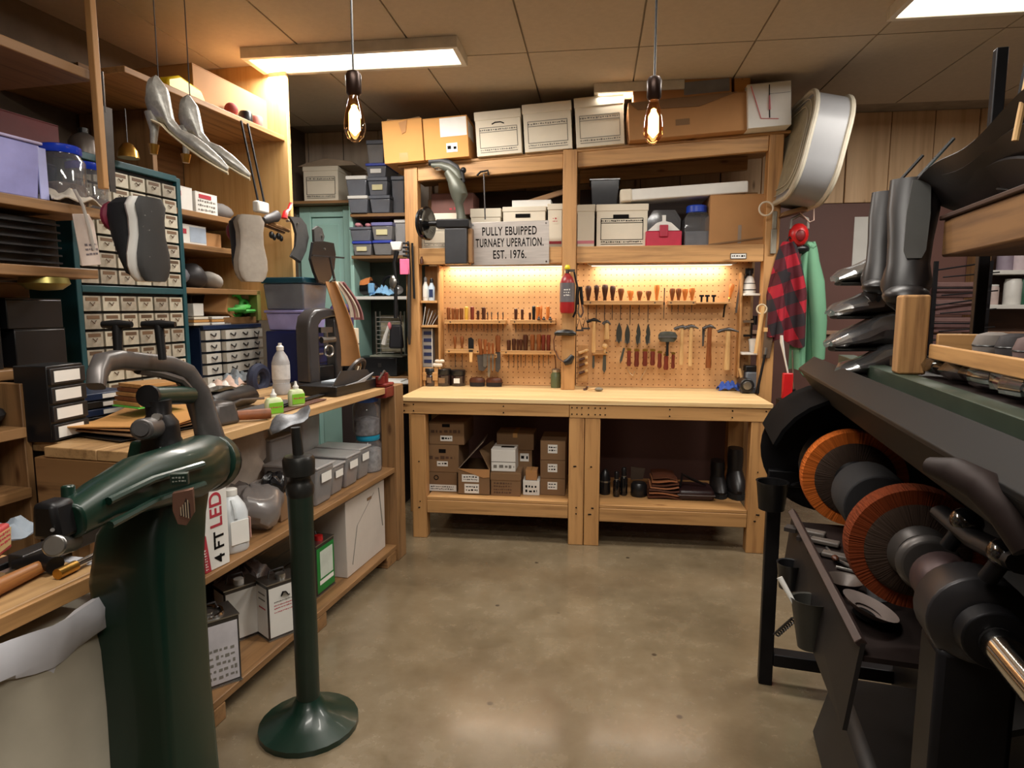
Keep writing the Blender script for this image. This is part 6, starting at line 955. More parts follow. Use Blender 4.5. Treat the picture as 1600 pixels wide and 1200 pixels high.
solo(MB().box(-.24, .26, 0, .2, 0, .012).box(-.2, .2, .02, .18, .012, .022), 'magazine', white_p, 'white papers lying on the low counter behind the side bench', 'papers', W, W.V(600, 588, BV).x, BV-.23, Zs[3]-.03, bev=.002); ct = thing('counter', 'low dark counter behind the far end of the side bench', 'counter', W, W.V(600, 590, BV).x, BV-.26, 0); MB().box(-.26, .22, 0, .25, Zs[3]-.055, Zs[3]-.031).build('counter_top', P('pale_counter', (150, 140, 124), .5), ct, .003); MB().box(-.25, .21, .02, .24, .0, Zs[3]-.056).build('counter_front', P('dark_counter', (46, 36, 34), .6), ct)
def pt(px, py, d):
    return EYE + ray(px, py)*(d/FPX)
class Rel:
    """builder in world axes relative to a base point"""
    def __init__(s, base): s.b = Vector(base)
    def p(s, px, py, d): return tuple(pt(px, py, d)-s.b)
def rr(cx, cy, z, a, b, n=20, e=.5, rot=0):
    c, s_ = math.cos(rot), math.sin(rot); o = []
    for i in range(n):
        t_ = 2*PI*i/n; x = a*math.copysign(abs(math.cos(t_))**e, math.cos(t_)); y = b*math.copysign(abs(math.sin(t_))**e, math.sin(t_)); o.append((cx+x*c-y*s_, cy+x*s_+y*c, z))
    return o
# ================================================================ green patching machine in the left foreground
gb = pt(238, 900, 1.28); gb.z = 0; G = Rel(gb)
gmch = thing('patching_machine', 'large dark green cast iron stitching machine with a grey arched arm in the left foreground', 'machine', W, gb.x, gb.y, 0)
GR = YAW-.12
MB().loft([rr(0, 0, 0, .15, .14, e=.3, rot=GR), rr(0, 0, .05, .145, .135, e=.3, rot=GR), rr(0, 0, .12, .085, .09, e=.3, rot=GR), rr(0, 0, .7, .070, .078, e=.25, rot=GR), rr(-.006, 0, .95, .077, .082, e=.28, rot=GR), rr(-.004, .02, 1.04, .070, .09, e=.35, rot=GR), rr(.01, .05, 1.10, .055, .09, rot=GR)]).build('column', machine_g, gmch)
A = [G.p(322, 716, 1.56), G.p(316, 722, 1.42), G.p(290, 736, 1.30), G.p(215, 757, 1.17), G.p(150, 787, 1.06), G.p(105, 815, .985)]
def oval_tube(pts, rx, rz, n=18, e=.75):
    rings = []
    for i, p in enumerate(pts):
        a, b = Vector(pts[max(i-1, 0)]), Vector(pts[min(i+1, len(pts)-1)]); t_ = (b-a).normalized(); x = t_.cross(Vector((0, 0, 1))).normalized(); y = x.cross(t_)
        rings.append([tuple(Vector(p)+x*rx[i]*math.copysign(abs(math.cos(2*PI*j/n))**e, math.cos(2*PI*j/n))+y*rz[i]*math.copysign(abs(math.sin(2*PI*j/n))**e, math.sin(2*PI*j/n))) for j in range(n)])
    return rings
MB().loft(oval_tube(A, (.054, .058, .054, .044, .034, .027), (.056, .060, .058, .052, .036, .028))).build('arm', machine_g, gmch, .004)
for k in (-1, 1):
    q = [tuple(Vector(a)+Vector((.052-.006*i, -.02, .02*k-.004*i))) for i, a in enumerate(A[2:5])]; MB().tube(q, .007, 8).build('arm_rib', machine_g, gmch)
a0, a1 = Vector(G.p(334, 722, 1.60)), Vector(G.p(328, 722, 1.53)); MB().cyl(a0, a1, .066, .07, 24).build('rear_cap', blackm, gmch, .006); MB().cyl(a1, Vector(G.p(320, 722, 1.49)), .071, .068, 24).build('rear_flange', machine_g, gmch, .004)
hp = Vector(G.p(78, 812, .965)); MB().taper((hp.x-.024, hp.x+.024, hp.y-.012, hp.y+.03, hp.z-.03), (hp.x-.018, hp.x+.018, hp.y-.012, hp.y+.03, hp.z+.028)).build('arm_head', blackm, gmch, .008)
MB().cyl(G.p(84, 853, .95), G.p(112, 846, 1.02), .0165, .0165, 18).build('shuttle_boss', steel, gmch, .003); MB().cyl(G.p(108, 785, 1.02), G.p(106, 758, 1.02), .011, .010, 12).build('oil_cup', machine_g, gmch, .003); MB().cyl(G.p(82, 828, .946), G.p(82, 828, .95), .003, n=8).build('screw', steel, gmch)
m = MB(); m.cyl(G.p(92, 792, .975), G.p(118, 783, 1.03), .006, n=8); m.build('side_shaft', steel, gmch)
# arch
ar = [(334, 706, 1.52), (322, 660, 1.51), (308, 615, 1.49), (288, 583, 1.45), (262, 570, 1.40), (222, 566, 1.31), (182, 562, 1.21), (160, 567, 1.16), (152, 585, 1.13), (150, 604, 1.12)]
MB().loft(oval_tube([G.p(*a) for a in ar], (.022, .022, .022, .021, .02, .019, .018, .016, .015, .014), (.034, .03, .028, .024, .02, .019, .018, .018, .016, .014), 14, .6)).build('arched_arm', greym, gmch)
ar2 = [(300, 612, 1.46), (282, 594, 1.42), (250, 584, 1.36), (215, 578, 1.29)]; MB().tube([G.p(*a) for a in ar2], .009, 8).build('arch_rib', greym, gmch)
MB().cyl(G.p(232, 619, 1.30), G.p(296, 617, 1.46), .019, .021, 18).build('green_barrel', machine_g, gmch, .003); MB().cyl(G.p(230, 619, 1.295), G.p(234, 619, 1.305), .023, n=18).build('barrel_rim', blackm, gmch)
bx = Vector(G.p(248, 640, 1.32)); bz = Vector(G.p(250, 712, 1.33)); MB().loft([rr(bx.x, bx.y, bx.z+.02, .022, .024, 16, .7), rr(bx.x, bx.y, bx.z-.01, .020, .024, 16, .7), rr(bx.x, bx.y, bx.z-.028, .034, .034, 16, .8), rr(bx.x, bx.y, bx.z-.034, .034, .034, 16, .8), rr(bx.x+.004, bx.y, bx.z-.04, .03, .032, 16, .7), rr(bz.x, bz.y, bz.z, .036, .04, 16, .6)]).build('needle_head', blackm, gmch)
MB().cyl(G.p(221, 671, 1.22), G.p(243, 668, 1.31), .021, .023, 20).build('tension_knob', greym, gmch, .004); MB().cyl(G.p(220, 671, 1.214), G.p(221, 671, 1.22), .013, n=16).build('knob_face', dsteel, gmch); MB().cyl(G.p(243, 652, 1.27), G.p(248, 652, 1.3), .008, n=10).build('screw', steel, gmch)
q = Vector(G.p(240, 704, 1.33)); MB().taper((q.x-.04, q.x+.05, q.y-.04, q.y+.05, q.z-.03), (q.x-.03, q.x+.04, q.y-.03, q.y+.04, q.z+.025)).build('head_base', machine_g, gmch, .006)
# name plate and badge on the column front, turned a little towards the aisle
def plate(px, py, d, w_, h_, mat, nm, pts=None):
    c = Vector(G.p(px, py, d)); M_ = Matrix.Translation(c) @ Matrix.Rotation(YAW+.30, 4, 'Z'); m = MB(); m.M = M_; m.prism(pts or [(-w_/2, -h_/2), (w_/2, -h_/2), (w_/2, h_/2), (-w_/2, h_/2)], -.002, .012); m.build(nm, mat, gmch, .001); return M_
M_ = plate(280, 749, 1.168, .030, .022, P('grey_green_plate', (74, 84, 74), .35, .6), 'name_plate'); m = MB(); m.M = M_; m.box(-.013, .013, -.0026, -.0021, -.009, .009); m.build('plate_field', machine_g, gmch); m = MB(); m.M = M_; scrib(m, -.011, .011, -.006, .007, -.0026, 2, seed=3); m.build('plate_print', P('silver_print', (170, 176, 166), .4, .5), gmch)
M_ = plate(286, 793, 1.162, .038, .06, P('copper_badge', (126, 92, 78), .35, .6), 'badge', [(-.016, .028), (.018, .034), (.018, -.012), (.004, -.034), (-.010, -.030), (-.017, -.004)]); m = MB(); m.M = M_; m.prism([(-.006, -.014), (.012, -.02), (.012, .006), (.006, .018)], -.003, -.0021); m.build('badge_emblem', P('badge_dark', (44, 30, 28), .4), gmch); m = MB(); m.M = M_
for k in range(4): m.box(-.004+.004*k, -.0025+.004*k, -.0036, -.003, -.014-.002*k, .002+.004*k)
m.M = M_; m.build('badge_strokes', P('badge_light', (196, 178, 150), .4, .4), gmch)['kind'] = 'stuff'
for k, (x, x2) in enumerate(((183, 23), (248, 26))):
    d = 1.27+.05*k; tp = Vector(G.p(x, 507, d)); bt_ = Vector(G.p(x+(2 if k == 0 else 6), 562, d)); sgn = _rt*(x2/1000*d); MB().tube([tuple(tp-sgn), tuple(tp), tuple(tp+sgn)], [.007, .010, .006], 10).build('thread_spool_arm', blackm, gmch); MB().cyl(tuple(tp), tuple(bt_), .010, .008, 10).build('spool_post', blackm, gmch)
# ================================================================ green pole stand with a shoe last
pb = pt(474, 900, 2.2); ptop = pt(461, 760, 2.2); PX, PY = pb.x, pb.y
ps = thing('last_stand', 'green iron pole stand carrying a grey metal shoe last in the aisle', 'stand', W, PX, PY, 0); zc = pt(461, 735, 2.2).z
MB().lathe([(.17, 0), (.17, .02), (.12, .04), (.06, .075), (.042, .11)], 24).build('foot', machine_g, ps); MB().lathe([(.040, .10), (.041, zc-.18), (.043, zc-.07)], 20).build('pole', P('dull_green_pole', (26, 40, 31), .4, var=.2), ps)
bk = P('worn_black_iron', (38, 38, 36), .35, .4, var=.3, scale=20); MB().lathe([(.043, zc-.075), (.046, zc-.065), (.046, zc-.04), (.040, zc-.03), (.036, zc-.015), (.038, zc-.008), (.052, zc), (.053, zc+.05), (.046, zc+.062), (.02, zc+.066)], 24).build('collar', bk, ps)
zl = pt(455, 658, 2.2).z; MB().tube([(0, 0, zc+.06), (-.004, 0, zc+.12), (-.006, 0, zl-.01)], [.018, .0165, .016], 12).build('stem', bk, ps)
c0, c1 = pt(423, 674, 2.16)-Vector((PX, PY, 0)), pt(483, 638, 2.24)-Vector((PX, PY, 0)); dv = (c1-c0); rings = []; nrm = Vector((-dv.y, dv.x, 0)).normalized()
for i in range(9):
    f = i/8; w_ = (.016, .044, .054, .050, .040, .036, .040, .040, .016)[i]; c = c0+dv*f+Vector((0, 0, .012*math.sin(PI*2*f))); rings.append([tuple(c+nrm*w_*math.cos(2*PI*j/14)*.75+Vector((0, 0, .011*math.sin(2*PI*j/14)))+_rt*.0+Vector((0, .0, w_*.30*math.cos(2*PI*j/14)))) for j in range(14)])
MB().loft(rings).build('shoe_last_plate', P('speckled_cast_metal', (128, 130, 134), .5, .7, var=.3, scale=60, bmp=.15), ps)
# ================================================================ left shelving, nearest the camera
SV = .5; lsu = thing('left_shelving', 'rough wooden shelving at the far left edge, nearest the camera', 'shelf unit', L, 0, 0, 0)
LS = [(1.822, -1.42, SV), (1.605, -1.46, SV), (1.262, -1.45, .62), (1.085, -1.775, SV), (.885, -1.775, SV), (2.30, -1.42, SV)]
for z, u1, v in LS: MB().box(-2.75, u1, v, 1.42, z-.034, z).build('shelf_board', old_x, lsu, .003)
MB().box(-1.77, -1.745, SV+.02, .92, .0, 1.225).build('end_panel', old_z, lsu, .003); MB().box(-2.4, -2.36, SV+.0, SV+.04, 0, CEIL-.01).build('post', old_z, lsu, .003)
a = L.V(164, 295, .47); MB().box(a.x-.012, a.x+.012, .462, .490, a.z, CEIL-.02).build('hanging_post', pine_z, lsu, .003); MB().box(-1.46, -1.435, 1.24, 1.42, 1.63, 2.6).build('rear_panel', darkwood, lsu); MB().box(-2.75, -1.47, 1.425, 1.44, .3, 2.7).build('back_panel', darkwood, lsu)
def Lf(x0, y0, x1, y1, v): return L.face(x0, y0, x1, y1, v)
lil = P('lilac_bin', (148, 148, 204), .45)
u0, u1, z0, z1 = Lf(0, 222, 55, 303, .54); t = thing('lilac_bin', 'lilac plastic bin on the left shelf at the photo edge', 'bin', L, u1-.16, .53, 1.8235); MB().taper((-.2, .155, 0, .3, 0), (-.22, .165, -.01, .31, .175)).build('bin_body', lil, t, .006); MB().box(-.225, .172, -.016, .315, .1755, .185).build('rim', P('lilac_rim', (170, 160, 196), .4), t, .003); MB().box(.16, .19, -.004, .0, .004, .17).build('flange', P('lilac_light', (172, 176, 224), .4), t)
for i, (x, v, lb) in enumerate(((105, .58, 'front clear jar with a bright blue lid beside the lilac bin'), (140, .74, 'rear clear jar with a bright blue lid behind the wooden hanging post'))):
    p = L.V(x, 290, v); jar(lb, p.x, v+.02, 1.8235, .075, .21, P('bright_blue_lid', (22, 60, 190), .25, coat=.3), .35, contmat=P('grey_jar_bits', (120, 104, 96), .7, var=.6, scale=30))
for i, (u, v, r, h, lb) in enumerate(((-1.78, .88, .07, .36, 'tall dark glass jar behind the lilac bin'), (-1.56, .98, .08, .34, 'wide dark glass jar in the shade behind the blue lidded jars'))): jar(lb, u, v, 1.8235, r, h, blackp, .6, contmat=P('dark_jar_contents', (34, 32, 40), .6))  # both jars hold plain dark contents
carton('tall brown carton standing behind the lilac bin', L, -2.12, -1.9, .88, .2, 1.8235, 2.2, kraft_d)
carton('dark red carton in the shade on the left upper shelf', L, -1.42+.08, -1.16+.08, 1.05, .25, 2.115, 2.24, P('dark_red_carton', (98, 26, 30), .6), tape=False)
t = thing('metal_canister', 'grey canister with a lid on top of the teal cabinet beside the dark red carton', 'canister', L, -.95, 1.06, 2.112); MB().lathe([(.06, 0), (.062, .01), (.062, .09), (.05, .11), (.02, .13)], 18).build('body', P('dull_grey_metal', (120, 112, 106), .4, .6), t); MB().lathe([(.022, .13), (.022, .15), (.01, .155)], 12).build('lid_knob', blackp, t)
for i, (x, v, lb) in enumerate(((200, .84, 'left brass bowl shaped bell hanging before the teal cabinet top'),)):
    p = L.V(x, 236, v); t = thing('brass_bell', lb, 'bell', L, p.x, v, p.z); MB().lathe([(.045, -.03), (.04, .0), (.02, .03), (.008, .035)], 18).build('bell_cup', brass, t); MB().cyl((0, 0, .035), (0, 0, .18), .003, n=6).build('hanger', dsteel, t)
solo(rag_bm(.10, .07, .06, 31), 'plastic_wrap', P('white_wrap', (212, 204, 190), .4, bmp=.3, var=.2), 'crumpled white plastic wrap with a red spot on the shelf edge by the jars', 'wrap', L, L.V(118, 300, .52).x, .56, 1.825)
a = L.V(140, 415, .48); tp_ = L.V(134, 335, .48); t = thing('price_tag', 'large pale card tag with grey scissors print hanging from the left shelf', 'tag', L, a.x, .475, a.z, ry=-.12); hh = tp_.z-a.z; MB().prism([(-.035, 0), (.045, 0), (.045, hh*.8), (.03, hh), (-.035, hh)], 0, .004).build('card', P('pale_card', (206, 190, 180), .5), t, .002); MB().tube([(.02, -.004, hh*.3), (.014, -.008, hh*.7), (-.0, -.012, hh*1.15), (-.02, -.01, hh*1.45)], .008, 8, flat=.4).build('white_strap', white_pl, t); scrib(MB(), -.01, .04, hh*.18, hh*.45, -.0008, 3, seed=2).build('grey_print', P('grey_scissors', (110, 100, 104), .6), t)
t = thing('blade_holder', 'dark steel blade hanging beside the wooden hanging post', 'blade', L, L.V(176, 290, .50).x, .50, L.V(176, 300, .50).z); MB().taper((-.012, .012, -.002, .002, 0), (-.03, .02, -.002, .002, .3)).build('blade', greym, t); MB().cyl((-.01, 0, .28), (-.01, .0, .42), .004, n=6).build('hanger', dsteel, t)
t = thing('file_organiser', 'black slotted paper organiser in the shade of the second left shelf', 'organiser', L, -1.74, .56, 1.6065); MB().box(-.2, .2, .02, .34, 0, .165).build('organiser_body', blackp, t, .003)
for k in range(6): MB().box(-.19, .19, -.006, .019, .012+.026*k, .018+.026*k).build('slot_edge', P('slot_edge', (44, 44, 46), .35), t)
solo(MB().box(-.14, .16, 0, .24, 0, .025), 'pink_folder', P('dusty_pink_card', (150, 96, 84), .6), 'dusty pink folder lying before the black organiser', 'folder', L, -2.12, .53, 1.607, bev=.003)
# things on the shelf at z 1.262
for u0, u1, v, d, z0, z1, mt, lb in ((-1.66, -1.47, .66, .26, 1.2635, 1.395, blackp, 'lower plain black box at the right end of the third left shelf'), (-1.68, -1.475, .66, .26, 1.3965, 1.50, blackp, 'upper plain black box on the third left shelf'), (-2.06, -1.90, .63, .25, 1.2635, 1.36, kraft, 'pale brown carton at the left edge of the third left shelf'), (-1.70, -1.56, .70, .2, 1.5015, 1.555, kraft_d, 'flat brown carton on the upper black box')):
    t, w_, h, d_ = carton(lb, L, u0, u1, v, d, z0, z1, mt, tape=False)
t = thing('mini_chest', 'two small black drawers with white labels on the third left shelf', 'drawers', L, -1.80, .66, 1.2635); MB().box(-.09, .095, 0, .22, 0, .19).build('drawers_body', blackp, t, .003)
for k in range(2): MB().box(-.05, .07, -.003, -.0005, .06+.062*k, .105+.062*k).build('white_label', white_p, t)
t = thing('black_bag', 'round black bag in the corner of the third left shelf behind the carton', 'bag', L, -1.97, .80, 1.37); t.location.z = 1.2635; t.location = L.w(-1.97, 1.05, 1.2635); MB().ell((0, 0, .14), .15, .12, .14).build('bag_body', P('soft_black', (24, 24, 28), .7, bmp=.2), t)
for i, u in enumerate((-2.0, -1.62)):
    t = thing('brass_dish', ('left brass dish hanging under the second left shelf', 'right brass dish hanging under the second left shelf')[i], 'dish', L, u, .56, 1.55); MB().lathe([(.07, .02), (.075, .0), (.05, -.02), (.01, -.024)], 20).build('dish', brass if i == 0 else P('dull_brass', (150, 140, 80), .35, .7), t); MB().cyl((0, 0, .015), (0, 0, .021), .01, n=8).build('screw', dsteel, t)
solo(MB().ell((0, 0, .075), .17, .13, .075), 'black_cloth_bag', P('dark_green_black', (28, 32, 32), .8, bmp=.2), 'dark soft bag on the fourth left shelf', 'bag', L, -2.0, .70, 1.086); solo(MB().ell((0, 0, .04), .1, .08, .04), 'dark_pouch', P('soft_black_2', (20, 20, 22), .7), 'small dark pouch at the end of the fourth left shelf', 'pouch', L, -1.86, .62, 1.086)
solo(MB().taper((-.15, .1, 0, .26, 0), (-.12, .10, .03, .26, .14)), 'leather_roll', P('pinkish_leather', (140, 100, 84), .6, var=.1), 'pinkish brown leather block on the lowest left shelf', 'leather', L, -1.92, .56, .886, bev=.02)
# ================================================================ low front bench with a drum below
FB = .93; e0, e1 = L.Z(155, 884, FB), L.Z(0, 975, FB); fv = (e0.y+e1.y)/2; fu = e0.x
fb = thing('front_bench', 'low wooden bench top at the bottom left of the photo', 'bench', L, 0, 0, 0)
for k in range(3): MB().box(-3.1, fu, fv+.012+.165*k, fv+.175+.165*k, FB-.03, FB).build('top_board', worn, fb, .003)
MB().box(-3.1, fu, fv, fv+.011, FB-.035, FB-.002).build('edge_strip', pine_x, fb, .002)
for u, v in ((fu-.06, fv+.40), (-3.0, fv+.40), (-3.0, fv+.05)): MB().box(u-.03, u+.03, v, v+.06, 0, FB-.031).build('leg', old_z, fb, .003)
def fbp(px, py): q = L.Z(px, py, FB); return q.x, q.y
x, y = fbp(38, 872); t = thing('candy_pack', 'red and pink printed packet on the low front bench', 'packet', L, x, y+.06, FB+.001, .5); MB().box(-.045, .045, 0, .05, 0, .06).build('packet_body', P('red_pink_packet', (176, 66, 66), .5, var=.25, scale=20), t, .006); MB().prism([(-.02, .01), (.035, .012), (.042, .05), (-.025, .05)], -.002, -.0005).build('cream_panel', P('cream_print', (190, 160, 110), .5), t); scrib(MB(), -.02, .035, .02, .05, -.002, 3, seed=4).build('red_print', ink_r, t)
x, y = fbp(40, 915); t = thing('claw_hammer', 'hammer with a brown wooden handle lying on the low front bench', 'hammer', L, x, y+.01, FB+.001, .15); MB().tube([(-.24, .0, .016), (-.1, 0, .018), (.05, 0, .017)], [.016, .017, .013], 12).build('handle', wood('worn_handle', (136, 84, 44), (184, 124, 70), 'x', .45, 3, False), t); MB().tube([(.05, -.03, .02), (.062, 0, .024), (.05, .06, .018)], [.018, .02, .010], 12).build('head', blackm, t)
x, y = fbp(125, 893); t = thing('brass_punch', 'short brass and steel punch lying at the bench corner', 'punch', L, x, y+.01, FB+.001, .1); MB().cyl((-.045, 0, .011), (.0, 0, .011), .011, n=12).build('brass_body', brass, t); MB().cyl((0, 0, .011), (.05, 0, .011), .008, n=12).build('steel_tip', chrome, t)
for i, (px, py, ln, mt, lb) in enumerate(((60, 875, .26, blackm, 'long dark flat file lying behind the wooden hammer'), (110, 868, .2, dsteel, 'dark hacksaw blade block lying by the green machine'))):
    x, y = fbp(px, py); t = thing('flat_file', lb, 'file', L, x, y+.03, FB+.001, .05*i); MB().box(-ln/2, ln/2, -.02, .02, 0, .016+.02*i).build('file_body', mt, t, .003); MB().box(-ln/2-.03, -ln/2, -.008, .008, .002, .012).build('tang', steel, t)
x, y = fbp(18, 850); solo(rag_bm(.09, .07, .05, 41), 'grey_rag', P('blue_grey_rag', (126, 136, 146), .85, bmp=.2), 'blue grey rag at the left edge of the low front bench', 'rag', L, x, y+.05, FB+.002)
t = thing('white_mug', 'white mug at the left edge behind the red packet', 'mug', L, fbp(10, 850)[0]-.04, fbp(10, 850)[1]+.22, FB+.001); MB().lathe([(.035, 0), (.04, .01), (.04, .085), (.036, .085), (.036, .02), (.0, .018)], 20, False).build('mug_body', white_pl, t); MB().ring((.052, 0, .045), .024, .006, 'y', 14).build('handle', white_pl, t)
c = pt(35, 1000, 1.20); dz_ = pt(75, 958, 1.16).z; t = thing('waste_drum', 'dented off white drum with a plastic liner under the low front bench', 'drum', W, c.x-.07, c.y+.02, 0); R0 = .20; dm = P('dented_cream_drum', (176, 168, 150), .5, var=.15, scale=6, bmp=.3, wear=((110, 92, 70), 14, .66))
MB().lathe([(R0*.97, 0), (R0, .01), (R0, .25), (R0*1.03, .26), (R0, .27), (R0, .52), (R0*1.03, .53), (R0, .54), (R0, dz_-.1), (R0*.96, dz_-.06)], 36).build('drum_body', dm, t)
m = MB(); rg = []
for j, (r_, z_) in enumerate(((1.0, -.07), (1.04, -.06), (1.06, -.02), (1.03, 0), (.97, -.005), (.95, -.1))): rg.append([((R0*r_+.006*math.sin(7*a_+j)+.004*math.sin(13*a_))*math.cos(a_), (R0*r_+.006*math.sin(7*a_+j))*math.sin(a_), dz_+z_+.008*math.sin(3*a_+1)+(.012*math.sin(5*a_) if j == 0 else 0)) for a_ in (2*PI*i/48 for i in range(48))])
m.loft(rg, caps=False); m.build('plastic_liner', P('white_liner', (204, 204, 210), .35, var=.08), t)
# ================================================================ press with hand wheel on the shelf beam
pv = HV-.05; o_ = W.V(714, 380, pv); t = thing('skiving_press', 'black cast press with a hand wheel and upturned last bolted to the shelf beam', 'press', W, o_.x, pv, o_.z)
def q2(x, y, dv=0): p = W.V(x, y, pv+dv); return (p.x-o_.x, dv, p.z-o_.z)
a, b = q2(697, 358), q2(732, 413); MB().box(a[0], b[0], -.05, .044, b[2], a[2]).build('column', P('charcoal_column', (56, 56, 58), .45, .3), t, .006)
MB().box(b[0]+.001, b[0]+.03, -.02, .044, b[2]+.01, a[2]).build('wood_packing', old_z, t, .003)
a, b = q2(684, 344), q2(735, 357); MB().box(a[0], b[0], -.055, .04, b[2], a[2]).build('bed', blackm, t, .008); c = q2(668, 350); m = MB(); m.cyl((c[0]-.055, -.02, c[2]), (c[0]+.1, -.02, c[2]), .018, n=12); m.build('axle', blackm, t)
m = MB(); m.M = T(c[0], -.02, c[2]) @ Matrix.Rotation(PI/2, 4, 'Y') @ Matrix.Rotation(.25, 4, 'X'); m.lathe([(.02, -.035), (.07, -.03), (.105, -.02), (.112, -.005), (.112, .01), (.10, .018), (.06, .012), (.02, .02)], 28); m.build('hand_wheel', P('glossy_black', (14, 14, 15), .12, coat=.6), t)
for k in range(4): m = MB(); m.M = T(c[0], -.02, c[2]) @ Matrix.Rotation(PI/2, 4, 'Y') @ Matrix.Rotation(.25, 4, 'X'); m.ring((0, 0, -.028+.014*k), .108-.006*abs(k-1.5), .004, 'z', 28); m.build('wheel_rib', blackp, t)
gl = P('grey_green_last', (86, 88, 78), .42, .2, var=.2, scale=8); P0 = [q2(*p) for p in ((722, 352), (720, 335), (717, 318), (718, 305), (714, 292), (708, 280), (700, 268))]
MB().tube(P0, [.045, .034, .034, .068, .066, .05, .036], 16, flat=.85).build('last_body', gl, t)
P1 = [q2(*p) for p in ((716, 282), (712, 272), (702, 263), (690, 259), (674, 258))]; MB().tube(P1, [.030, .030, .026, .022, .012], 14, flat=1.2).build('upturned_foot', gl, t); P2 = [q2(*p) for p in ((718, 278), (712, 264), (700, 257), (688, 254), (670, 255))]; MB().tube([(x, y-.0, z+.008) for x, y, z in P2], .010, 10, flat=2.6).build('foot_sole', blackm, t); MB().ell(q2(685, 264), .036, .03, .014).build('chrome_insert', chrome, t); m = MB(); m.ell(q2(724, 266), .02); m.cyl(q2(722, 266), q2(724, 285), .014, n=10); m.build('heel_screw', blackm, t)
o_ = W.V(757, 345, HV-.04); t = thing('tee_rod', 'thin steel rod with a T handle standing behind the metal sign', 'tool', W, o_.x, HV-.012, o_.z+.012); z1 = W.V(755, 272, HV).z-o_.z-.012; MB().cyl((0, 0, 0), (-.008, 0, z1), .005, n=8).build('rod', dsteel, t); MB().tube([(-.055, 0, z1-.012), (-.03, 0, z1+.012), (.02, 0, z1+.02), (.024, 0, z1-.01)], .007, 8).build('tee_handle', blackm, t)
# ================================================================ filament bulbs
amber = clear('amber_bulb_glass', (255, 214, 160), .16, .03); fil = glow('filament', (255, 190, 104), 60); core = glow('filament_core', (255, 226, 170), 16)
for (px, py, d), lb in zip(BULBS, ('left glowing filament bulb hanging before the ceiling corner', 'right glowing filament bulb hanging before the long brown carton')):
    b = pt(px, py, d); t = thing('pendant_bulb', lb, 'bulb', W, b.x, b.y, b.z); s = 1.0
    MB().lathe([(.003, 0), (.012, .004), (.024, .016), (.031, .034), (.032, .048), (.028, .075), (.021, .105), (.015, .125), (.014, .135)], 24, False).build('glass_envelope', amber, t)
    m = MB(); n = 8
    for k in range(n): a0 = 2*PI*k/n; a1 = a0+PI/n; m.cyl((.010*math.cos(a0), .010*math.sin(a0), .03), (.007*math.cos(a1), .007*math.sin(a1), .105), .0012, n=5); m.cyl((.007*math.cos(a1), .007*math.sin(a1), .105), (.010*math.cos(a0+2*PI/n), .010*math.sin(a0+2*PI/n), .03), .0012, n=5)
    m.build('filament', fil, t)['kind'] = 'stuff'; MB().lathe([(.002, .02), (.017, .036), (.016, .085), (.004, .108)], 14).build('glowing_core', core, t)
    MB().lathe([(.015, .132), (.022, .14), (.023, .19), (.018, .2), (.006, .205)], 20).build('socket', P('dark_bronze_socket', (52, 34, 26), .35, .6), t); MB().cyl((0, 0, .204), (0, 0, CEIL-b.z-.013), .0035, n=8).build('cord', blackp, t)
    point('filament_light', (b.x, b.y, b.z+.06), 15.0, (1, .80, .56), .012)
# ================================================================ fan on its bracket at the right end
ps0 = thing('corner_shelf', 'brown wooden corner bracket shelf under the box fan', 'shelf', W, 1.155, HV-.06, 2.035); MB().prism([(-.02, 0), (.20, .055), (.21, .09), (.0, .03)], 0, .22).build('bracket', old_x, ps0, .003)
t = thing('box_fan', 'large white and grey fan seen edge on at the right end of the top shelf', 'fan', W, 1.21, 4.30, 2.105, .03, ry=.20); fw_, fh_, fd_ = .66, .62, .20; fan_g = P('fan_grey_side', (140, 140, 142), .4, var=.04); fan_w = P('fan_cream_rim', (186, 178, 160), .45)
m = MB(); m.M = T(0, 0, fh_/2)
def rrect(y, w_, h_, r, n=6):
    o = []
    for cx, cz, a0 in ((1, 1, 0), (-1, 1, PI/2), (-1, -1, PI), (1, -1, 1.5*PI)):
        for i in range(n+1): a_ = a0+PI/2*i/n; o.append((cx*(w_/2-r)+r*math.cos(a_), y, cz*(h_/2-r)+r*math.sin(a_)))
    return o
m.M = T(0, 0, fh_/2) @ Matrix.Rotation(PI/2, 4, 'Z'); m.loft([rrect(-fd_/2, fw_, fh_, .2), rrect(fd_/2, fw_, fh_, .2)]); m.build('fan_body', fan_g, t)
for y in (-fd_/2, fd_/2): m = MB(); m.M = T(0, 0, fh_/2) @ Matrix.Rotation(PI/2, 4, 'Z'); m.tube(rrect(y, fw_, fh_, .2), .016, 8, closed=True); m.build('rim', fan_w, t)
gm_ = MB(); gm_.M = T(0, 0, fh_/2) @ Matrix.Rotation(PI/2, 4, 'Z')
for k in range(3): gm_.tube(rrect(fd_/2+.012, fw_*(1-.13*k), fh_*(1-.13*k), max(.02, .2*(1-.13*k))), .0025, 5, closed=True)
gm_.build('grille', fan_w, t)['kind'] = 'stuff'; m = MB(); m.M = T(0, 0, fh_/2) @ Matrix.Rotation(PI/2, 4, 'Z'); m.box(-fw_*.42, fw_*.42, fd_/2+.001, fd_/2+.006, -fh_*.42, fh_*.42); m.build('grille_backing', P('dusty_grille', (150, 142, 118), .6, var=.2, scale=20), t)
o_ = W.V(1197, 326, 4.3); t = thing('tape_ring', 'cream ring hanging at the corner under the fan', 'ring', W, o_.x, 4.30, o_.z); MB().ring((0, 0, 0), .042, .006, 'y', 20).build('ring_body', P('cream_ring', (214, 200, 178), .5), t); MB().cyl((0, 0, .04), (0, .055, .045), .004, n=6).build('peg', dsteel, t)
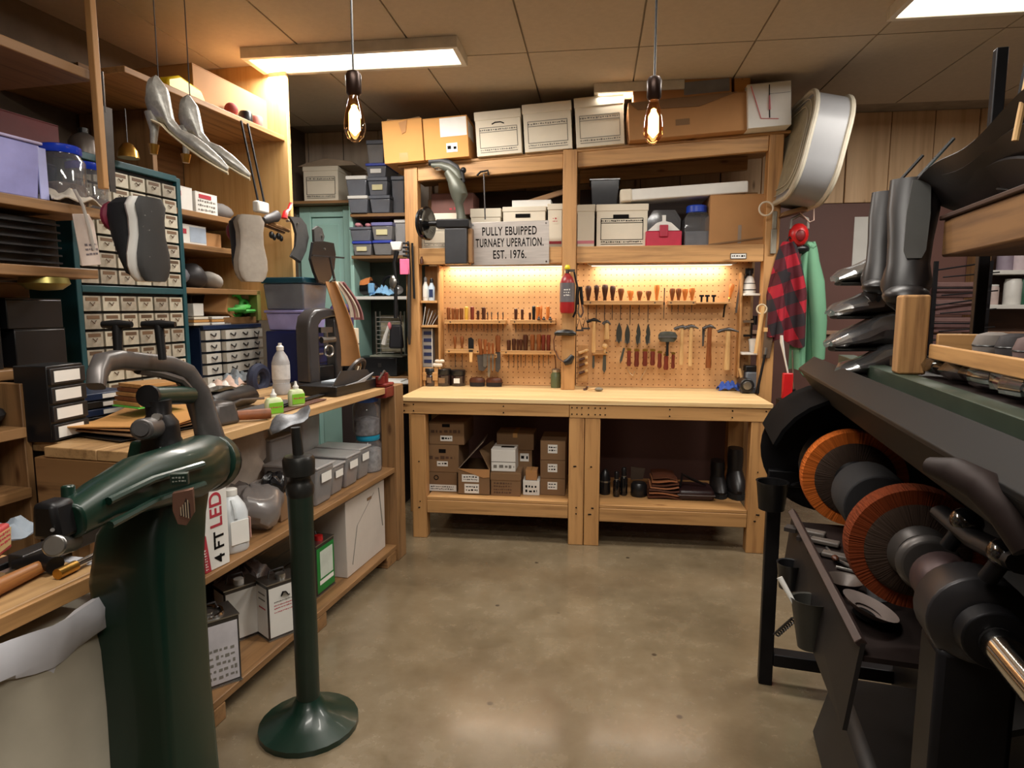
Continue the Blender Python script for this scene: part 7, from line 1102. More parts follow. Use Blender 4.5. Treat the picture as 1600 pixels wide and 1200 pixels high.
t = thing('wire_loop', 'bent pinkish wire loop at the fan bracket', 'hook', W, W.V(1262, 330, 4.3).x, 4.35, W.V(1262, 330, 4.3).z); MB().tube([(-.03, 0, .0), (.03, 0, -.06), (.055, 0, -.05), (.05, 0, .03), (.02, 0, .06)], .004, 6).build('loop', P('pink_wire', (206, 176, 160), .4), t)
# things hanging on the outside of the right post
PRX = 1.155
o_ = W.V(1248, 360, 4.36); t = thing('ear_muffs', 'bright red ear muffs hanging above the plaid shirt', 'ear muffs', W, o_.x, 4.36, o_.z-.03); MB().ell((0, 0, 0), .062, .05, .075).build('left_cup', red_p, t); MB().ell((.0, -.046, -.005), .03, .012, .036).build('cup_cushion', P('dark_red', (112, 12, 16), .5), t); MB().tube([(-.05, .0, .04), (-.045, 0, .1), (0, 0, .125), (.05, 0, .1), (.055, 0, .04)], .01, 8).build('headband', P('grey_band', (130, 124, 116), .5), t); MB().ell((.02, .02, -.085), .06, .04, .03).build('lower_cup', blackp, t)
def garment(nm, lb, cat, x0, y0, x1, y1, v, mat, seed, parts=None):
    a, b = W.V(x0, y0, v), W.V(x1, y1, v); w_ = b.x-a.x; h = a.z-b.z; t = thing(nm, lb, cat, W, (a.x+b.x)/2, v, b.z); rd = random.Random(seed); ph = [rd.uniform(0, 6) for _ in range(4)]
    def f(i, j):
        sp = .28+.72*min(1, j*2.0)**.7; x = (i-.5)*w_*sp-.015*(1-j); return (x, .03*math.sin(i*11+ph[0])*(.3+j)+.02*math.sin(i*23+ph[1])*j, h*(1-j)-.03*j*math.sin(i*7+ph[2]))
    m = MB(); m.sheet(f, 26, 22, .008); m.build('cloth_body', mat, t, smooth=70); return t, w_, h, f
def plaid():
    m, n, l, b = nodes('buffalo_plaid'); tc = n.new('ShaderNodeTexCoord'); sp = n.new('ShaderNodeSeparateXYZ'); mp = n.new('ShaderNodeMapping'); mp.inputs['Rotation'].default_value = (0, .35, 0); l.new(tc.outputs['Object'], mp.inputs[0]); l.new(mp.outputs[0], sp.inputs[0])
    fs = []
    for k in (0, 2):
        a = n.new('ShaderNodeMath'); a.operation = 'MULTIPLY'; a.inputs[1].default_value = 1/.15; l.new(sp.outputs[k], a.inputs[0]); f = n.new('ShaderNodeMath'); f.operation = 'FRACT'; l.new(a.outputs[0], f.inputs[0]); g_ = n.new('ShaderNodeMath'); g_.operation = 'GREATER_THAN'; g_.inputs[1].default_value = .5; l.new(f.outputs[0], g_.inputs[0]); fs.append(g_)
    s = n.new('ShaderNodeMath'); s.operation = 'ADD'; l.new(fs[0].outputs[0], s.inputs[0]); l.new(fs[1].outputs[0], s.inputs[1]); h = n.new('ShaderNodeMath'); h.operation = 'MULTIPLY'; h.inputs[1].default_value = .5; l.new(s.outputs[0], h.inputs[0])
    r = ramp(n, [(.0, lin((168, 24, 44))), (.4, lin((84, 22, 34))), (.9, lin((40, 34, 40)))]); r.color_ramp.interpolation = 'CONSTANT'; r.color_ramp.elements[1].position = .3; r.color_ramp.elements[2].position = .8; l.new(h.outputs[0], r.inputs[0]); l.new(r.outputs[0], b.inputs['Base Color']); b.inputs['Roughness'].default_value = .85; return m
t, w_, h, f = garment('plaid_shirt', 'red and black buffalo plaid flannel shirt hanging beside the right post', 'shirt', 1205, 378, 1258, 536, 4.34, plaid(), 3); MB().tube([(-.03, 0, h-.01), (-.01, .0, h+.03), (.03, 0, h-.01)], .006, 6).build('hang_loop', blackp, t); MB().tube([f(.35, .3), f(.2, .55), f(.1, .93)], [.045, .045, .035], 10).build('sleeve', bpy.data.materials['buffalo_plaid'], t)
mint = P('sea_green_fabric', (106, 156, 124), .85, var=.08, scale=4, bmp=.08); t, w_, h, f = garment('green_jacket', 'sea green jacket hanging right of the plaid shirt', 'jacket', 1246, 378, 1283, 584, 4.38, mint, 7); MB().tube([f(.6, .05), f(.75, .3), f(.82, .6), f(.85, .9)], [.03, .05, .05, .04], 10).build('sleeve', mint, t); MB().tube([f(.2, .04), f(.5, .03), f(.8, .05)], [.02, .028, .02], 10).build('collar', mint, t)
o_ = W.V(1228, 605, 4.1); t = thing('red_handle_scraper', 'white plastic spatula with a bright red handle standing at the bench end', 'scraper', W, W.V(1224, 618, 4.1).x+.02, 4.1, W.V(1224, 618, 4.1).z); MB().box(-.03, .03, -.015, .015, -.02, .14).build('red_handle', red_p, t, .006); MB().tube([(-.0, 0, .14), (-.025, 0, .24), (-.045, 0, .33), (-.048, 0, .37)], [.009, .010, .020, .016], 10, flat=.5).build('white_blade', white_pl, t)
t['label'] = 'white spatula with a bright red handle in the dark holder beside the bench end'; th = thing('tool_holster', 'dark metal tool holster beside the right bench end', 'holder', W, t.location.x, 4.1, t.location.z-.021); MB().box(-.05, .07, -.04, .05, -.16, -.001).box(1.0185-t.location.x, -.05, -.01, .02, -.14, -.1).build('holster_body', blackm, th, .004)
t = thing('steel_needle', 'thin bright steel rod standing behind the red handle', 'tool', W, th.location.x+.05, 4.12, th.location.z); MB().cyl((0, 0, 0), (-.025, 0, .3), .004, n=8).build('rod', steel, t); MB().cyl((0, 0, 0), (-.006, 0, .06), .012, n=10).build('handle', blackp, t)
for (x, y0, y1, mt, lb, nm) in ((1215, 330, 400, P('dull_galvanised', (150, 144, 130), .5, .5), 'grey galvanised scraper hanging on the face of the right post', 'post_scraper'), (1226, 400, 470, red_p, 'red handled tool with a black grip hanging on the right post', 'red_tool')):
    a, b = W.V(x, y0, HV-.01), W.V(x, y1, HV-.01); h = a.z-b.z; t = thing(nm, lb, 'tool', W, b.x-.03, HV-.013, b.z); MB().box(-.018, .018, -.006, .006, h*.05, h*.6).build('blade', mt, t, .003); MB().box(-.014, .014, -.008, .008, h*.6, h).build('grip', blackp if nm[0] == 'r' else mt, t, .004)
# paper and rail on the far wall
u0, u1, z0, z1 = W.face(1342, 353, 1372, 430, BACK-.02); solo(MB().box(-.16, .16, -.003, 0, -.25, .25), 'wall_paper_sheet', white_p, 'white paper sheet pinned to the mauve wall at the right', 'paper', W, (u0+u1)/2+.05, BACK-.013, (z0+z1)/2)
# ================================================================ finishing machine on the right
OFF = .46; ax = lambda px, py: R.V(px, py, -OFF)
c1, c2 = ax(1332, 747), ax(1425, 850); ZA = (c1.z+c2.z)/2; U1, U2 = c1.x, c2.x
fm_ = thing('finishing_machine', 'black shoe finishing machine with orange brush wheels on the right', 'machine', R, 0, 0, 0); bm_ = P('machine_black', (26, 25, 27), .45, .3, var=.35, scale=8, bmp=.05); rust = P('rusty_black', (38, 29, 27), .55, .3, var=.3, scale=10)
def alathe(prof, u, n=28): m = MB(); m.M = T(u, -OFF, ZA) @ Matrix.Rotation(PI/2, 4, 'Y'); m.lathe(prof, n); return m
def bristle(nm, c):
    m, n, l, b = nodes(nm); tc = n.new('ShaderNodeTexCoord'); sp = n.new('ShaderNodeSeparateXYZ'); l.new(tc.outputs['Object'], sp.inputs[0]); s1 = n.new('ShaderNodeMath'); s1.operation = 'SUBTRACT'; s1.inputs[1].default_value = -OFF; l.new(sp.outputs[1], s1.inputs[0]); s2 = n.new('ShaderNodeMath'); s2.operation = 'SUBTRACT'; s2.inputs[1].default_value = ZA; l.new(sp.outputs[2], s2.inputs[0])
    at = n.new('ShaderNodeMath'); at.operation = 'ARCTAN2'; l.new(s1.outputs[0], at.inputs[0]); l.new(s2.outputs[0], at.inputs[1]); cb_ = n.new('ShaderNodeCombineXYZ'); l.new(at.outputs[0], cb_.inputs[0]); l.new(sp.outputs[0], cb_.inputs[1]); nz = n.new('ShaderNodeTexNoise'); nz.inputs['Scale'].default_value = 26; nz.inputs['Detail'].default_value = 6; l.new(cb_.outputs[0], nz.inputs['Vector'])
    r = ramp(n, [(.3, mul(lin(c), .7)), (.6, lin(c)), (.8, mul(lin(c), 1.15))]); l.new(nz.outputs[0], r.inputs[0]); l.new(r.outputs[0], b.inputs['Base Color']); matte(m, .12); b.inputs['Roughness'].default_value = .8; bump(n, l, b, nz.outputs[0], .8, .01); return m
or1, or2 = bristle('orange_bristle', (196, 100, 38)), bristle('dark_orange_bristle', (112, 48, 20)); core_m = bristle('grey_bristle_core', (62, 48, 40))
MB().cyl((U2-.44, -OFF, ZA), (2.5, -OFF, ZA), .026, n=18).build('shaft', dsteel, fm_)
for u, r_, mt, nm in ((U1, .150, or1, 'orange_brush_wheel'), (U2, .136, or2, 'brown_brush_wheel')):
    b_ = alathe([(.055, -.035), (r_*.8, -.032), (r_*.98, -.03), (r_, -.015), (r_, .02), (r_*.97, .032), (.055, .036)], u, 48).build(nm, mt, fm_); alathe([(.02, -.0365), (r_*.76, -.036), (r_*.70, -.042), (.02, -.05)], u, 36).build('brush_core', core_m, b_); alathe([(.02, -.05), (.062, -.051), (.05, -.075), (.02, -.08)], u).build('clamp_flange', greym if u == U2 else bm_, b_)
alathe([(.03, 0), (.085, .01), (.09, .05), (.09, .16), (.07, .2), (.03, .21)], U1-.33).build('felt_drum', P('black_felt_drum', (20, 19, 22), .8), fm_, .004)
alathe([(.03, 0), (.12, .01), (.135, .05), (.135, .1), (.03, .12)], U1+.06).build('rear_wheel', P('blue_black_wheel', (22, 23, 30), .6), fm_)
for u, prof, mt, nm in ((U2-.125, [(.03, 0), (.052, .002), (.060, .012), (.060, .024), (.05, .034), (.03, .036)], greym, 'collar'), (U2-.25, [(.03, 0), (.048, .003), (.054, .015), (.054, .07), (.044, .09), (.03, .092)], P('mauve_iron', (72, 56, 56), .45, .5, var=.2), 'bearing_housing'), (U2-.39, [(.03, 0), (.06, .004), (.080, .02), (.080, .09), (.066, .12), (.05, .125)], P('dark_cast_block', (50, 48, 50), .4, .5, var=.25), 'bearing_block'), (U2-.435, [(.03, 0), (.048, .003), (.05, .036), (.03, .04)], bm_, 'lock_ring'), (U2-.60, [(.02, 0), (.027, .004), (.027, .16), (.02, .164)], chrome, 'bright_shaft_end')):
    alathe(prof, u).build(nm, mt, fm_, .003)
m = MB(); m.box(U2-.38, U2-.28, -OFF-.06, -OFF+.06, .3, ZA-.05); m.build('bearing_pedestal', bm_, fm_, .012)
for i, (px, py, d) in enumerate(((1510, 815, 1.16), (1572, 866, 1.02))):
    q = R.loc(pt(px, py, d)); q_ = R.loc(pt(px-30, py+40, d+.02)); MB().ell(tuple(q), .036, .026, .024, 16, 10).build('glossy_knob', P('gloss_black_knob', (20, 20, 22), .15, coat=.5), fm_); MB().cyl(tuple(q), tuple(q_), .014, n=10).build('knob_neck', bm_, fm_)
q0, q1 = R.loc(pt(1470, 800, 1.25)), R.loc(pt(1600, 880, .98)); MB().tube([tuple(q0), tuple((q0+q1)/2+Vector((0, 0, -.01))), tuple(q1)], [.02, .024, .026], 12, flat=.7).build('lever', bm_, fm_)
# hood channel
HO = [(1247, 590), (1600, 742)]; ho = .345; h0, h1 = R.V(1247, 592, -ho), R.V(1600, 742, -ho); hz = (h0.z+h1.z)/2; uN, uF = .60, h0.x
MB().add([(uN, -ho, hz+.02), (uF, -ho, hz), (uF, -ho-.05, hz+.045), (uN, -ho-.05, hz+.06), (uN, -ho, hz+.01), (uF, -ho, hz-.01), (uF, -ho-.05, hz+.035), (uN, -ho-.05, hz+.05)], [(0, 1, 2, 3), (7, 6, 5, 4), (0, 4, 5, 1), (1, 5, 6, 2), (2, 6, 7, 3), (3, 7, 4, 0)]).build('hood_top', P('grey_black_channel', (24, 23, 23), .5, .2, var=.2, scale=5), fm_, .002)
MB().add([(uN, -ho, hz+.01), (uF, -ho, hz-.002), (uF-.12, -ho-.05, hz-.085), (uN, -ho-.05, hz-.075), (uN, -ho-.012, hz+.01), (uF, -ho-.012, hz-.002), (uF-.12, -ho-.062, hz-.085), (uN, -ho-.062, hz-.075)], [(0, 1, 2, 3), (7, 6, 5, 4), (0, 4, 5, 1), (1, 5, 6, 2), (2, 6, 7, 3), (3, 7, 4, 0)]).build('hood_front', P('grey_black_channel_2', (20, 19, 19), .5, .2, var=.25, scale=4), fm_, .002)
MB().box(.60, uF-.1, -.98, -ho-.065, hz-.0, hz+.02).build('hood_roof', bm_, fm_, .003)
for m_ in (bm_, MATS['grey_black_channel'], MATS['grey_black_channel_2'], rust): matte(m_, .2)
# curved dust hoods behind wheels
def shell(u0, u1, r0, a0, a1, nm, mt, n=18, th=.012):
    m = MB(); ri = []
    for i in range(n+1):
        a_ = a0+(a1-a0)*i/n; c_, s_ = math.cos(a_), math.sin(a_); ri.append([(u, -OFF+r*c_, ZA+r*s_) for u, r in ((u0, r0), (u1, r0), (u1, r0+th), (u0, r0+th))])
    m.loft(ri); m.build(nm, mt, fm_)
shell(U1+.02, U1+.42, .235, math.radians(20), math.radians(250), 'far_dust_hood', matte(P('matte_black_hood', (12, 12, 13), .8, var=.2), .05)); alathe([(.03, 0), (.236, .0), (.236, .012), (.03, .012)], U1+.40, 36).build('hood_end_plate', bm_, fm_)
shell(U2-.3, U2+.30, .24, math.radians(100), math.radians(250), 'near_dust_hood', P('brown_black_hood', (18, 17, 17), .6, var=.3)); MB().box(.5, U1+.40, -1.0, -.72, .0, hz-.02).build('cabinet_back', bm_, fm_, .006)
# arched bracket
q = [R.loc(pt(*a)) for a in ((1452, 728, .86), (1492, 738, .825), (1535, 760, .79), (1575, 800, .76), (1612, 858, .735))]; MB().tube([tuple(a) for a in q], [.012, .02, .022, .022, .02], 12, flat=1.0).build('arched_bracket', rust, fm_)
# tray with its lip
t0, t1 = R.loc(pt(1238, 800, 2.05)), R.loc(pt(1345, 1005, 1.42)); tz = t0.z-.0
d_ = t1-t0; MB().tube([tuple(t0), tuple(t0+d_*.5), tuple(t1)], .014, 4).build('tray_lip', P('brown_rail', (62, 48, 44), .5, .2, var=.2), fm_, .002)
tn = t0+d_; V_ = Vector((0, -.30, -.03)); m = MB(); a, b, c, e = t0+Vector((0, 0, -.03)), tn+Vector((0, 0, -.03)), tn+V_, t0+V_; dn = Vector((0, 0, -.012)); m.add([tuple(v) for v in (a, b, c, e, a+dn, b+dn, c+dn, e+dn)], [(0, 1, 2, 3), (7, 6, 5, 4), (0, 4, 5, 1), (1, 5, 6, 2), (2, 6, 7, 3), (3, 7, 4, 0)]); m.build('tray_floor', rust, fm_)
m = MB(); m.add([tuple(v) for v in (t0, tn, tn+Vector((-.02, .03, -.2)), t0+Vector((0, .02, -.2)), t0+Vector((0, -.01, 0)), tn+Vector((0, -.01, 0)), tn+Vector((-.02, .02, -.2)), t0+Vector((0, .01, -.2)))], [(0, 1, 2, 3), (7, 6, 5, 4), (0, 4, 5, 1), (1, 5, 6, 2), (2, 6, 7, 3), (3, 7, 4, 0)]); m.build('front_apron', P('dark_brown_apron', (30, 26, 25), .5, .2, var=.2), fm_)
def tray(px, py, up_=.002):
    a_, n_ = R.w(*(t0+Vector((0, 0, -.03)))), None; nn = (R.w(*tn)-R.w(*t0)).cross(R.w(*(t0+V_))-R.w(*(t0+Vector((0, 0, -.03))))); d_r = ray(px, py); k_ = (a_-EYE).dot(nn)/d_r.dot(nn); return R.loc(EYE+d_r*k_+Vector((0, 0, up_)))
# frame legs
f0 = R.Z(1184, 1062, 0); lu, lv = f0.x, f0.y
MB().box(lu-.03, lu+.03, lv-.05, lv+.0, 0, .80).build('leg', bm_, fm_, .004); MB().box(lu-.03, lu+.03, -.95, -.90, 0, .80).build('leg', bm_, fm_, .004); MB().box(.62, .68, -.30, -.25, 0, .72).build('leg', bm_, fm_, .004); MB().box(.62, .68, -.95, -.90, 0, .80).build('leg', bm_, fm_, .004); MB().box(lu-.03, lu+.03, -.90, lv-.05, .08, .13).build('cross_brace', bm_, fm_, .004); MB().box(.68, lu-.03, -.95, -.91, .1, .75).build('side_panel', bm_, fm_, .004); MB().box(lu-.03, lu+.03, -.9, lv, .80, .86).build('end_rail', bm_, fm_, .004)
q = R.loc(pt(1248, 1085, 1.98)); MB().taper((q.x-.35, q.x+.25, -.85, -.40, 0), (q.x-.3, q.x+.2, -.8, -.45, .26)).build('motor_casing', P('grey_black_casing', (44, 43, 44), .5, .2), fm_, .03)
a, b = R.loc(pt(1213, 992, 2.3)), R.loc(pt(1240, 968, 2.25)); m = MB(); n = 60; ax_ = (b-a); m.tube([tuple(a+ax_*(i/n)+Vector((0, .009*math.cos(i*.9), .009*math.sin(i*.9)))) for i in range(n+1)], .0035, 5); m.build('spring', dsteel, fm_)
# things on and around it
def cup(nm, lb, cat, px, py, d, r0, r1, h, mat, lean=0, hang=True):
    b = R.loc(pt(px, py, d)) if hang else tray(px, py); t = thing(nm, lb, cat, R, b.x, b.y, b.z, rx=0, ry=lean); MB().lathe([(r0*.2, 0), (r0, 0), (r1, h), (r1*1.06, h+.004), (r1*.92, h+.002), (r0*.9, .012), (r0*.2, .01)], 22, False).build('cup_body', mat, t)
    if hang: MB().tube([(0, -r1, h*.9), (0, -r1-.05, h+.01), (0, -r1-.10, h*.8)], .006, 6).build('hook', bm_, t)
    return t
olive = P('olive_black_cup', (48, 47, 42), .5, .1, var=.2)
t = cup('glue_cup', 'tapered olive black cup with a brush hanging on the machine frame', 'cup', 1266, 1012, 1.72, .032, .053, .128, olive, .1)
b = R.loc(pt(1218, 902, 1.75)); b2 = R.loc(pt(1246, 952, 1.72)); tt = thing('glue_brush', 'bright handled brush standing in the tapered cup', 'brush', R, b2.x, b2.y, b2.z); MB().cyl((0, 0, 0), tuple(b-b2), .006, .008, 10).build('handle', white_pl, tt); MB().cyl(tuple((b2-b)*.25), (0, 0, 0), .010, .008, 10).build('bristle_end', blackp, tt)
cup('ring_cup', 'black cup with a shiny rim above the tapered cup on the frame leg', 'cup', 1232, 918, 1.95, .028, .036, .075, blackp); t = cup('dark_tin', 'dark tin hanging at the top of the frame leg by the bench', 'tin', 1205, 795, 2.35, .045, .055, .10, blackm)
b = tray(1357, 975, .02); t = thing('oval_dish', 'shallow grey oval dish on the machine tray', 'dish', R, b.x+.02, b.y-.0, b.z, rx=.35); MB().lathe([(.02, .0), (.045, .004), (.062, .018), (.065, .02), (.058, .016), (.03, .006)], 28, False).build('dish', P('pinkish_grey_dish', (150, 136, 130), .4, .3), t); MB().lathe([(.01, -.012), (.03, -.012), (.03, .0), (.01, .0)], 18).build('foot', blackm, t)
cup('small_bowl', 'small brown grey bowl behind the oval dish on the tray', 'bowl', 1318, 925, 1.72, .02, .045, .03, P('brown_grey_bowl', (74, 64, 58), .4, .2), .0, False); cup('clear_tub', 'small clear tub on the tray beside the oval dish', 'tub', 1372, 935, 1.6, .025, .035, .04, bin_c, 0, False)
for i, (px, py, d, lb) in enumerate(((1262, 835, 1.98, 'grey paint brush lying on the machine tray by the lip'), (1283, 850, 1.9, 'second flat brush lying on the machine tray'), (1302, 872, 1.84, 'dark wooden brush block on the machine tray'))):
    b = tray(px, py); t = thing('flat_brush', lb, 'brush', R, b.x, b.y, b.z, 1.2); MB().box(-.05, .03, -.016, .016, 0, .014).build('handle', P('grey_brush_handle', (92, 84, 78), .5), t, .004); MB().box(.03, .065, -.02, .02, .0, .012).build('bristles', P('dark_bristle_end', (44, 36, 32), .8), t)
for i in range(4):
    b = tray(1300+16*i, 868+14*i); t = thing('scrap_tool', '%s small dark tool scattered on the tray under the brush wheels' % ORD[i], 'tool', R, b.x, b.y, b.z, .5*i); MB().tube([(-.04, 0, .006), (.04, .008, .006)], [.006, .004], 8).build('shank', steel, t); MB().ell((-.045, 0, .008), .016, .01, .008, 10, 6).build('grip', hand[1], t)
t = thing('red_cloth', 'red cloth corner hanging at the machine end by the bench leg', 'cloth', R, 2.62, -.22, .80); o_ = R.loc(pt(1213, 738, 2.62)); t.location = R.w(o_.x, o_.y, o_.z); MB().prism([(-.03, 0), (.02, -.02), (.03, .08), (.0, .15), (-.03, .12)], -.02, .02).build('cloth_body', P('crimson_cloth', (176, 22, 50), .8), t, .006); MB().tube([(0, 0, .15), (lu-o_.x, lv-.03-o_.y, .862-o_.z), (lu-o_.x, lv-.03-o_.y, .858-o_.z)], .005, 6).build('hook', bm_, t); MB().box(-.055, -.035, -.01, .01, -.03, .2).build('white_edge', white_pl, t)
# ================================================================ the rack of shoes over the machine
RO = .46; r0, r1 = R.V(1310, 556, -RO), R.V(1600, 678, -RO); RZ = (r0.z+r1.z)/2+.012; RU = r0.x
rk = thing('shoe_rack', 'green angle iron rack with a wooden post above the finishing machine', 'rack', R, 0, 0, 0); grn = P('worn_green_angle', (50, 62, 50), .45, .3, var=.2, scale=10, wear=((96, 84, 70), 18, .66))
MB().box(.5, RU, -RO-.004, -RO, RZ-.05, RZ).build('front_rail', grn, rk, .001); MB().box(.5, RU, -RO-.05, -RO-.004, RZ-.004, RZ).build('rail_flange', grn, rk, .001); MB().box(.5, RU, -1.15, -1.11, RZ-.05, RZ).build('rear_rail', grn, rk, .001); MB().box(RU-.04, RU, -1.11, -RO-.004, RZ-.05, RZ-.005).build('end_rail', grn, rk, .001); MB().box(.5, RU-.04, -1.11, -RO-.051, RZ-.016, RZ-.004).build('shelf_sheet', rust, rk)
MB().box(RU-.045, RU-.005, -1.14, -1.10, 0, RZ-.051).box(.52, .56, -1.14, -1.10, 0, RZ-.051).build('rear_legs', blackm, rk)['kind'] = 'stuff'; MB().tube([(RU-.03, -RO-.05, RZ-.05), (RU-.15, -RO-.12, hz+.02)], .012, 6).build('stay', blackm, rk)
rough = wood('rough_board', (130, 92, 54), (178, 134, 84), 'z', .8, 1.5, True); w0 = R.loc(pt(1405, 588, 1.62)); MB().box(w0.x-.03, w0.x+.03, w0.y-.05, w0.y+.012, RZ, 1.50).build('wood_post', rough, rk, .006)
MB().cyl((w0.x-.03, w0.y-.08, RZ+.06), (w0.x-.03, w0.y-.20, RZ+.05), .035, n=16).build('steel_knuckle', dsteel, rk, .006)
bp = R.loc(pt(1532, 450, 1.9)); MB().box(bp.x-.015, bp.x+.015, bp.y-.015, bp.y+.015, RZ-.05, 2.2).build('black_post', bm_, rk, .003)
def toeshoe(lb, px, py, d, ln, h, rz, mat, wrapm=None, nm='wrapped_shoe', ry=0):
    b = R.loc(pt(px, py, d)); t = thing(nm, lb, 'shoe', R, b.x, b.y, b.z, rz, ry=ry); w_ = ln*.2
    sec = [(-.5, .35, .10, .62), (-.42, .85, .10, .85), (-.25, .85, .1, 1.0), (-.02, .72, .1, .88), (.2, .95, .1, .6), (.38, .95, .08, .45), (.5, .4, .08, .25)]
    ring = lambda x, f, z0, z1, g=1: [(ln*x, w_*f*g*math.cos(2*PI*j/14), h*((z0+z1)/2+(z1-z0)/2*g*math.sin(2*PI*j/14))) for j in range(14)]
    MB().loft([ring(*s_) for s_ in sec]).build('upper', mat, t); MB().loft([[(ln*s_[0]*1.02, w_*s_[1]*1.05*math.cos(2*PI*j/14), h*(.05+.06*math.sin(2*PI*j/14))) for j in range(14)] for s_ in sec]).build('sole', rubber, t)
    if wrapm:
        rd = random.Random(len(lb)); MB().loft([[(p_[0]*1.12, p_[1]*(1.22+.25*rd.random()), p_[2]*1.1+h*.06*(rd.random()-.3)) for p_ in ring(*s_)] for s_ in sec]).build('plastic_wrap', wrapm, t, smooth=20)
    return t
# wooden tray with odds on the rack
a = R.loc(pt(1442, 548, 1.5)); t = thing('wooden_tray', 'shallow wooden tray of soles on the green rack', 'tray', R, 0, 0, RZ+.012); ta, tb = R.loc(pt(1450, 560, 1.55)), R.loc(pt(1640, 612, .98)); t.location = R.w(ta.x, ta.y, ta.z); L_ = ta.x-tb.x; MB().box(-L_, 0, -.012, 0, 0, .035).build('front_lip', pine_x, t, .003); MB().box(-.012, 0, -.30, -.013, 0, .06).build('end_lip', pine_y, t, .003); MB().box(-L_, -.013, -.30, -.013, 0, .01).build('tray_floor', darkwood, t); MB().box(-L_, -.013, -.312, -.301, 0, .06).build('rear_lip', pine_x, t, .003); MB().box(-L_*.5-.02, -L_*.5+.02, -.28, -.02, -.03, -.001).box(-.10, -.06, -.28, -.02, -.03, -.001).build('trestles', darkwood, t)['kind'] = 'stuff'
for i in range(8):
    u = -.09-.062*i; tt = thing('heel_block', ('grey heel block in the wooden tray, %s from the far end' % ORD[i]), 'heel', R, ta.x+u, ta.y-.10-.02*(i % 3), ta.z+.0115, .2*i); mt = (P('greyish_heel', (120, 112, 106), .6), P('mauve_heel', (104, 84, 82), .6), P('whitish_heel', (196, 190, 182), .5), P('dark_heel', (54, 50, 52), .6))[(i*3) % 4 if i < 6 else 2]
    MB().lathe([(.022, 0), (.03, .008), (.032, .03), (.026, .05), (.012, .056)], 16, sy=1.3).build('heel_body', mt, tt); MB().lathe([(.031, .024), (.033, .026), (.031, .03)], 16, sy=1.3).build('seam', blackp, tt)
for i, (u_, lb) in enumerate(((-.13, 'black loafer in the wooden tray, furthest from the camera'), (-.36, 'black loafer in the wooden tray, behind the whitish heel blocks'))):
    tt = toeshoe(lb, 1500, 520, 1.4, .24, .11, 2.9+.3*i, P('loafer_black', (30, 27, 28), .3), None, 'loafer'); tt.location = R.w(ta.x+u_, ta.y-.235, ta.z+.0115)
# glassine tools stacked along the rail
for i in range(9):
    u = ta.x+.02-.075*i; tt = thing('shoe_buckle_pack', 'clear packet of black shoe parts along the green rail, %s from the far end' % ORD[i], 'packet', R, u, -RO-.10-.012*(i % 2), RZ+.001, .15+.1*(i % 3)); MB().loft([[(x, .035*f*math.cos(2*PI*j/10), .022+.02*f*math.sin(2*PI*j/10)) for j in range(10)] for x, f in ((-.05, .3), (-.03, .95), (.02, 1), (.05, .4))]).build('dark_contents', leather_b if i != 5 else P('crimson_part', (140, 40, 54), .5), tt); MB().loft([[(x, .041*f*math.cos(2*PI*j/10)*(1+.1*math.sin(3*j+i)), .0255+.0245*f*math.sin(2*PI*j/10)) for j in range(10)] for x, f in ((-.062, .2), (-.035, 1), (.025, 1.05), (.06, .3))]).build('clear_wrap', clear('glassine', (214, 214, 214), .5, .12), tt)
# bagged shoes stacked at the rack end
wrap = clear('shoe_wrap', (220, 216, 206), .5, .14, .06)
for i, (px, py, d, ln, h, mt) in enumerate(((1368, 446, 1.98, .24, .10, P('olive_black_shoe', (44, 42, 34), .35, bmp=.1)), (1364, 498, 1.96, .25, .10, P('mauve_black_shoe', (42, 32, 36), .25, coat=.3)), (1362, 548, 1.93, .25, .11, P('black_red_shoe', (40, 30, 34), .3, var=.5, scale=30)), (1372, 588, 1.90, .22, .09, leather_b))):
    toeshoe('black shoe in clear plastic, %s of the stack at the rack end' % ('topmost', 'second from the top', 'third from the top', 'lowest')[i], px, py, d, ln, h, 1.95, mt, wrap)
# tall boots hanging at the front
def boot(lb, top, bot, d, w0, mat, lean=0, front=None):
    a, b = R.loc(pt(*top, d)), R.loc(pt(*bot, d-.05)); t = thing('tall_boot', lb, 'boot', R, b.x, b.y, b.z); n = 16; dv_ = a-b
    rings = []
    for f, w_, g in ((0, .35, .6), (.05, .75, .9), (.15, .95, 1.05), (.32, .8, .95), (.5, .85, .85), (.75, 1.0, .9), (1, 1.0, .9)):
        c = dv_*f+Vector((0, 0, 0)); rings.append([(c.x+w0*g*.8*math.cos(2*PI*j/n), c.y+w0*w_*1.05*math.sin(2*PI*j/n), c.z+.02*math.sin(4*PI*j/n)*(f < .2)) for j in range(n)])
    MB().loft(rings).build('shaft', mat, t); c = dv_*.02; MB().ell((c.x-.01, c.y+.0, c.z+.02), w0*1.0, w0*.9, w0*.5).build('foot', mat, t)
    if front: m = MB(); m.loft([[(dv_.x*f-w0*.75, dv_.y*f+w0*x, dv_.z*f) for x in (-.35*g, .35*g)]+[(dv_.x*f-w0*.82, dv_.y*f+w0*x, dv_.z*f) for x in (.35*g, -.35*g)] for f, g in ((.36, .8), (.42, 1.2), (.7, 1.3), (.97, 1.0))]); m.build('front_panel', front, t)
    MB().tube([tuple(dv_), tuple(dv_+Vector((-.0, -.08, .10)))], .005, 6).build('hanging_cord', blackp, t); return t
satin = P('satin_black_leather', (26, 22, 22), .4, var=.25, scale=8)
boot('slim black leather boot hanging left of the wide boot on the rack', (1390, 300), (1368, 462), 1.9, .045, satin); boot('wide black leather boot with a flat grey panel hanging on the rack', (1432, 280), (1412, 478), 1.72, .06, satin, front=P('flat_grey_panel', (74, 74, 72), .55))
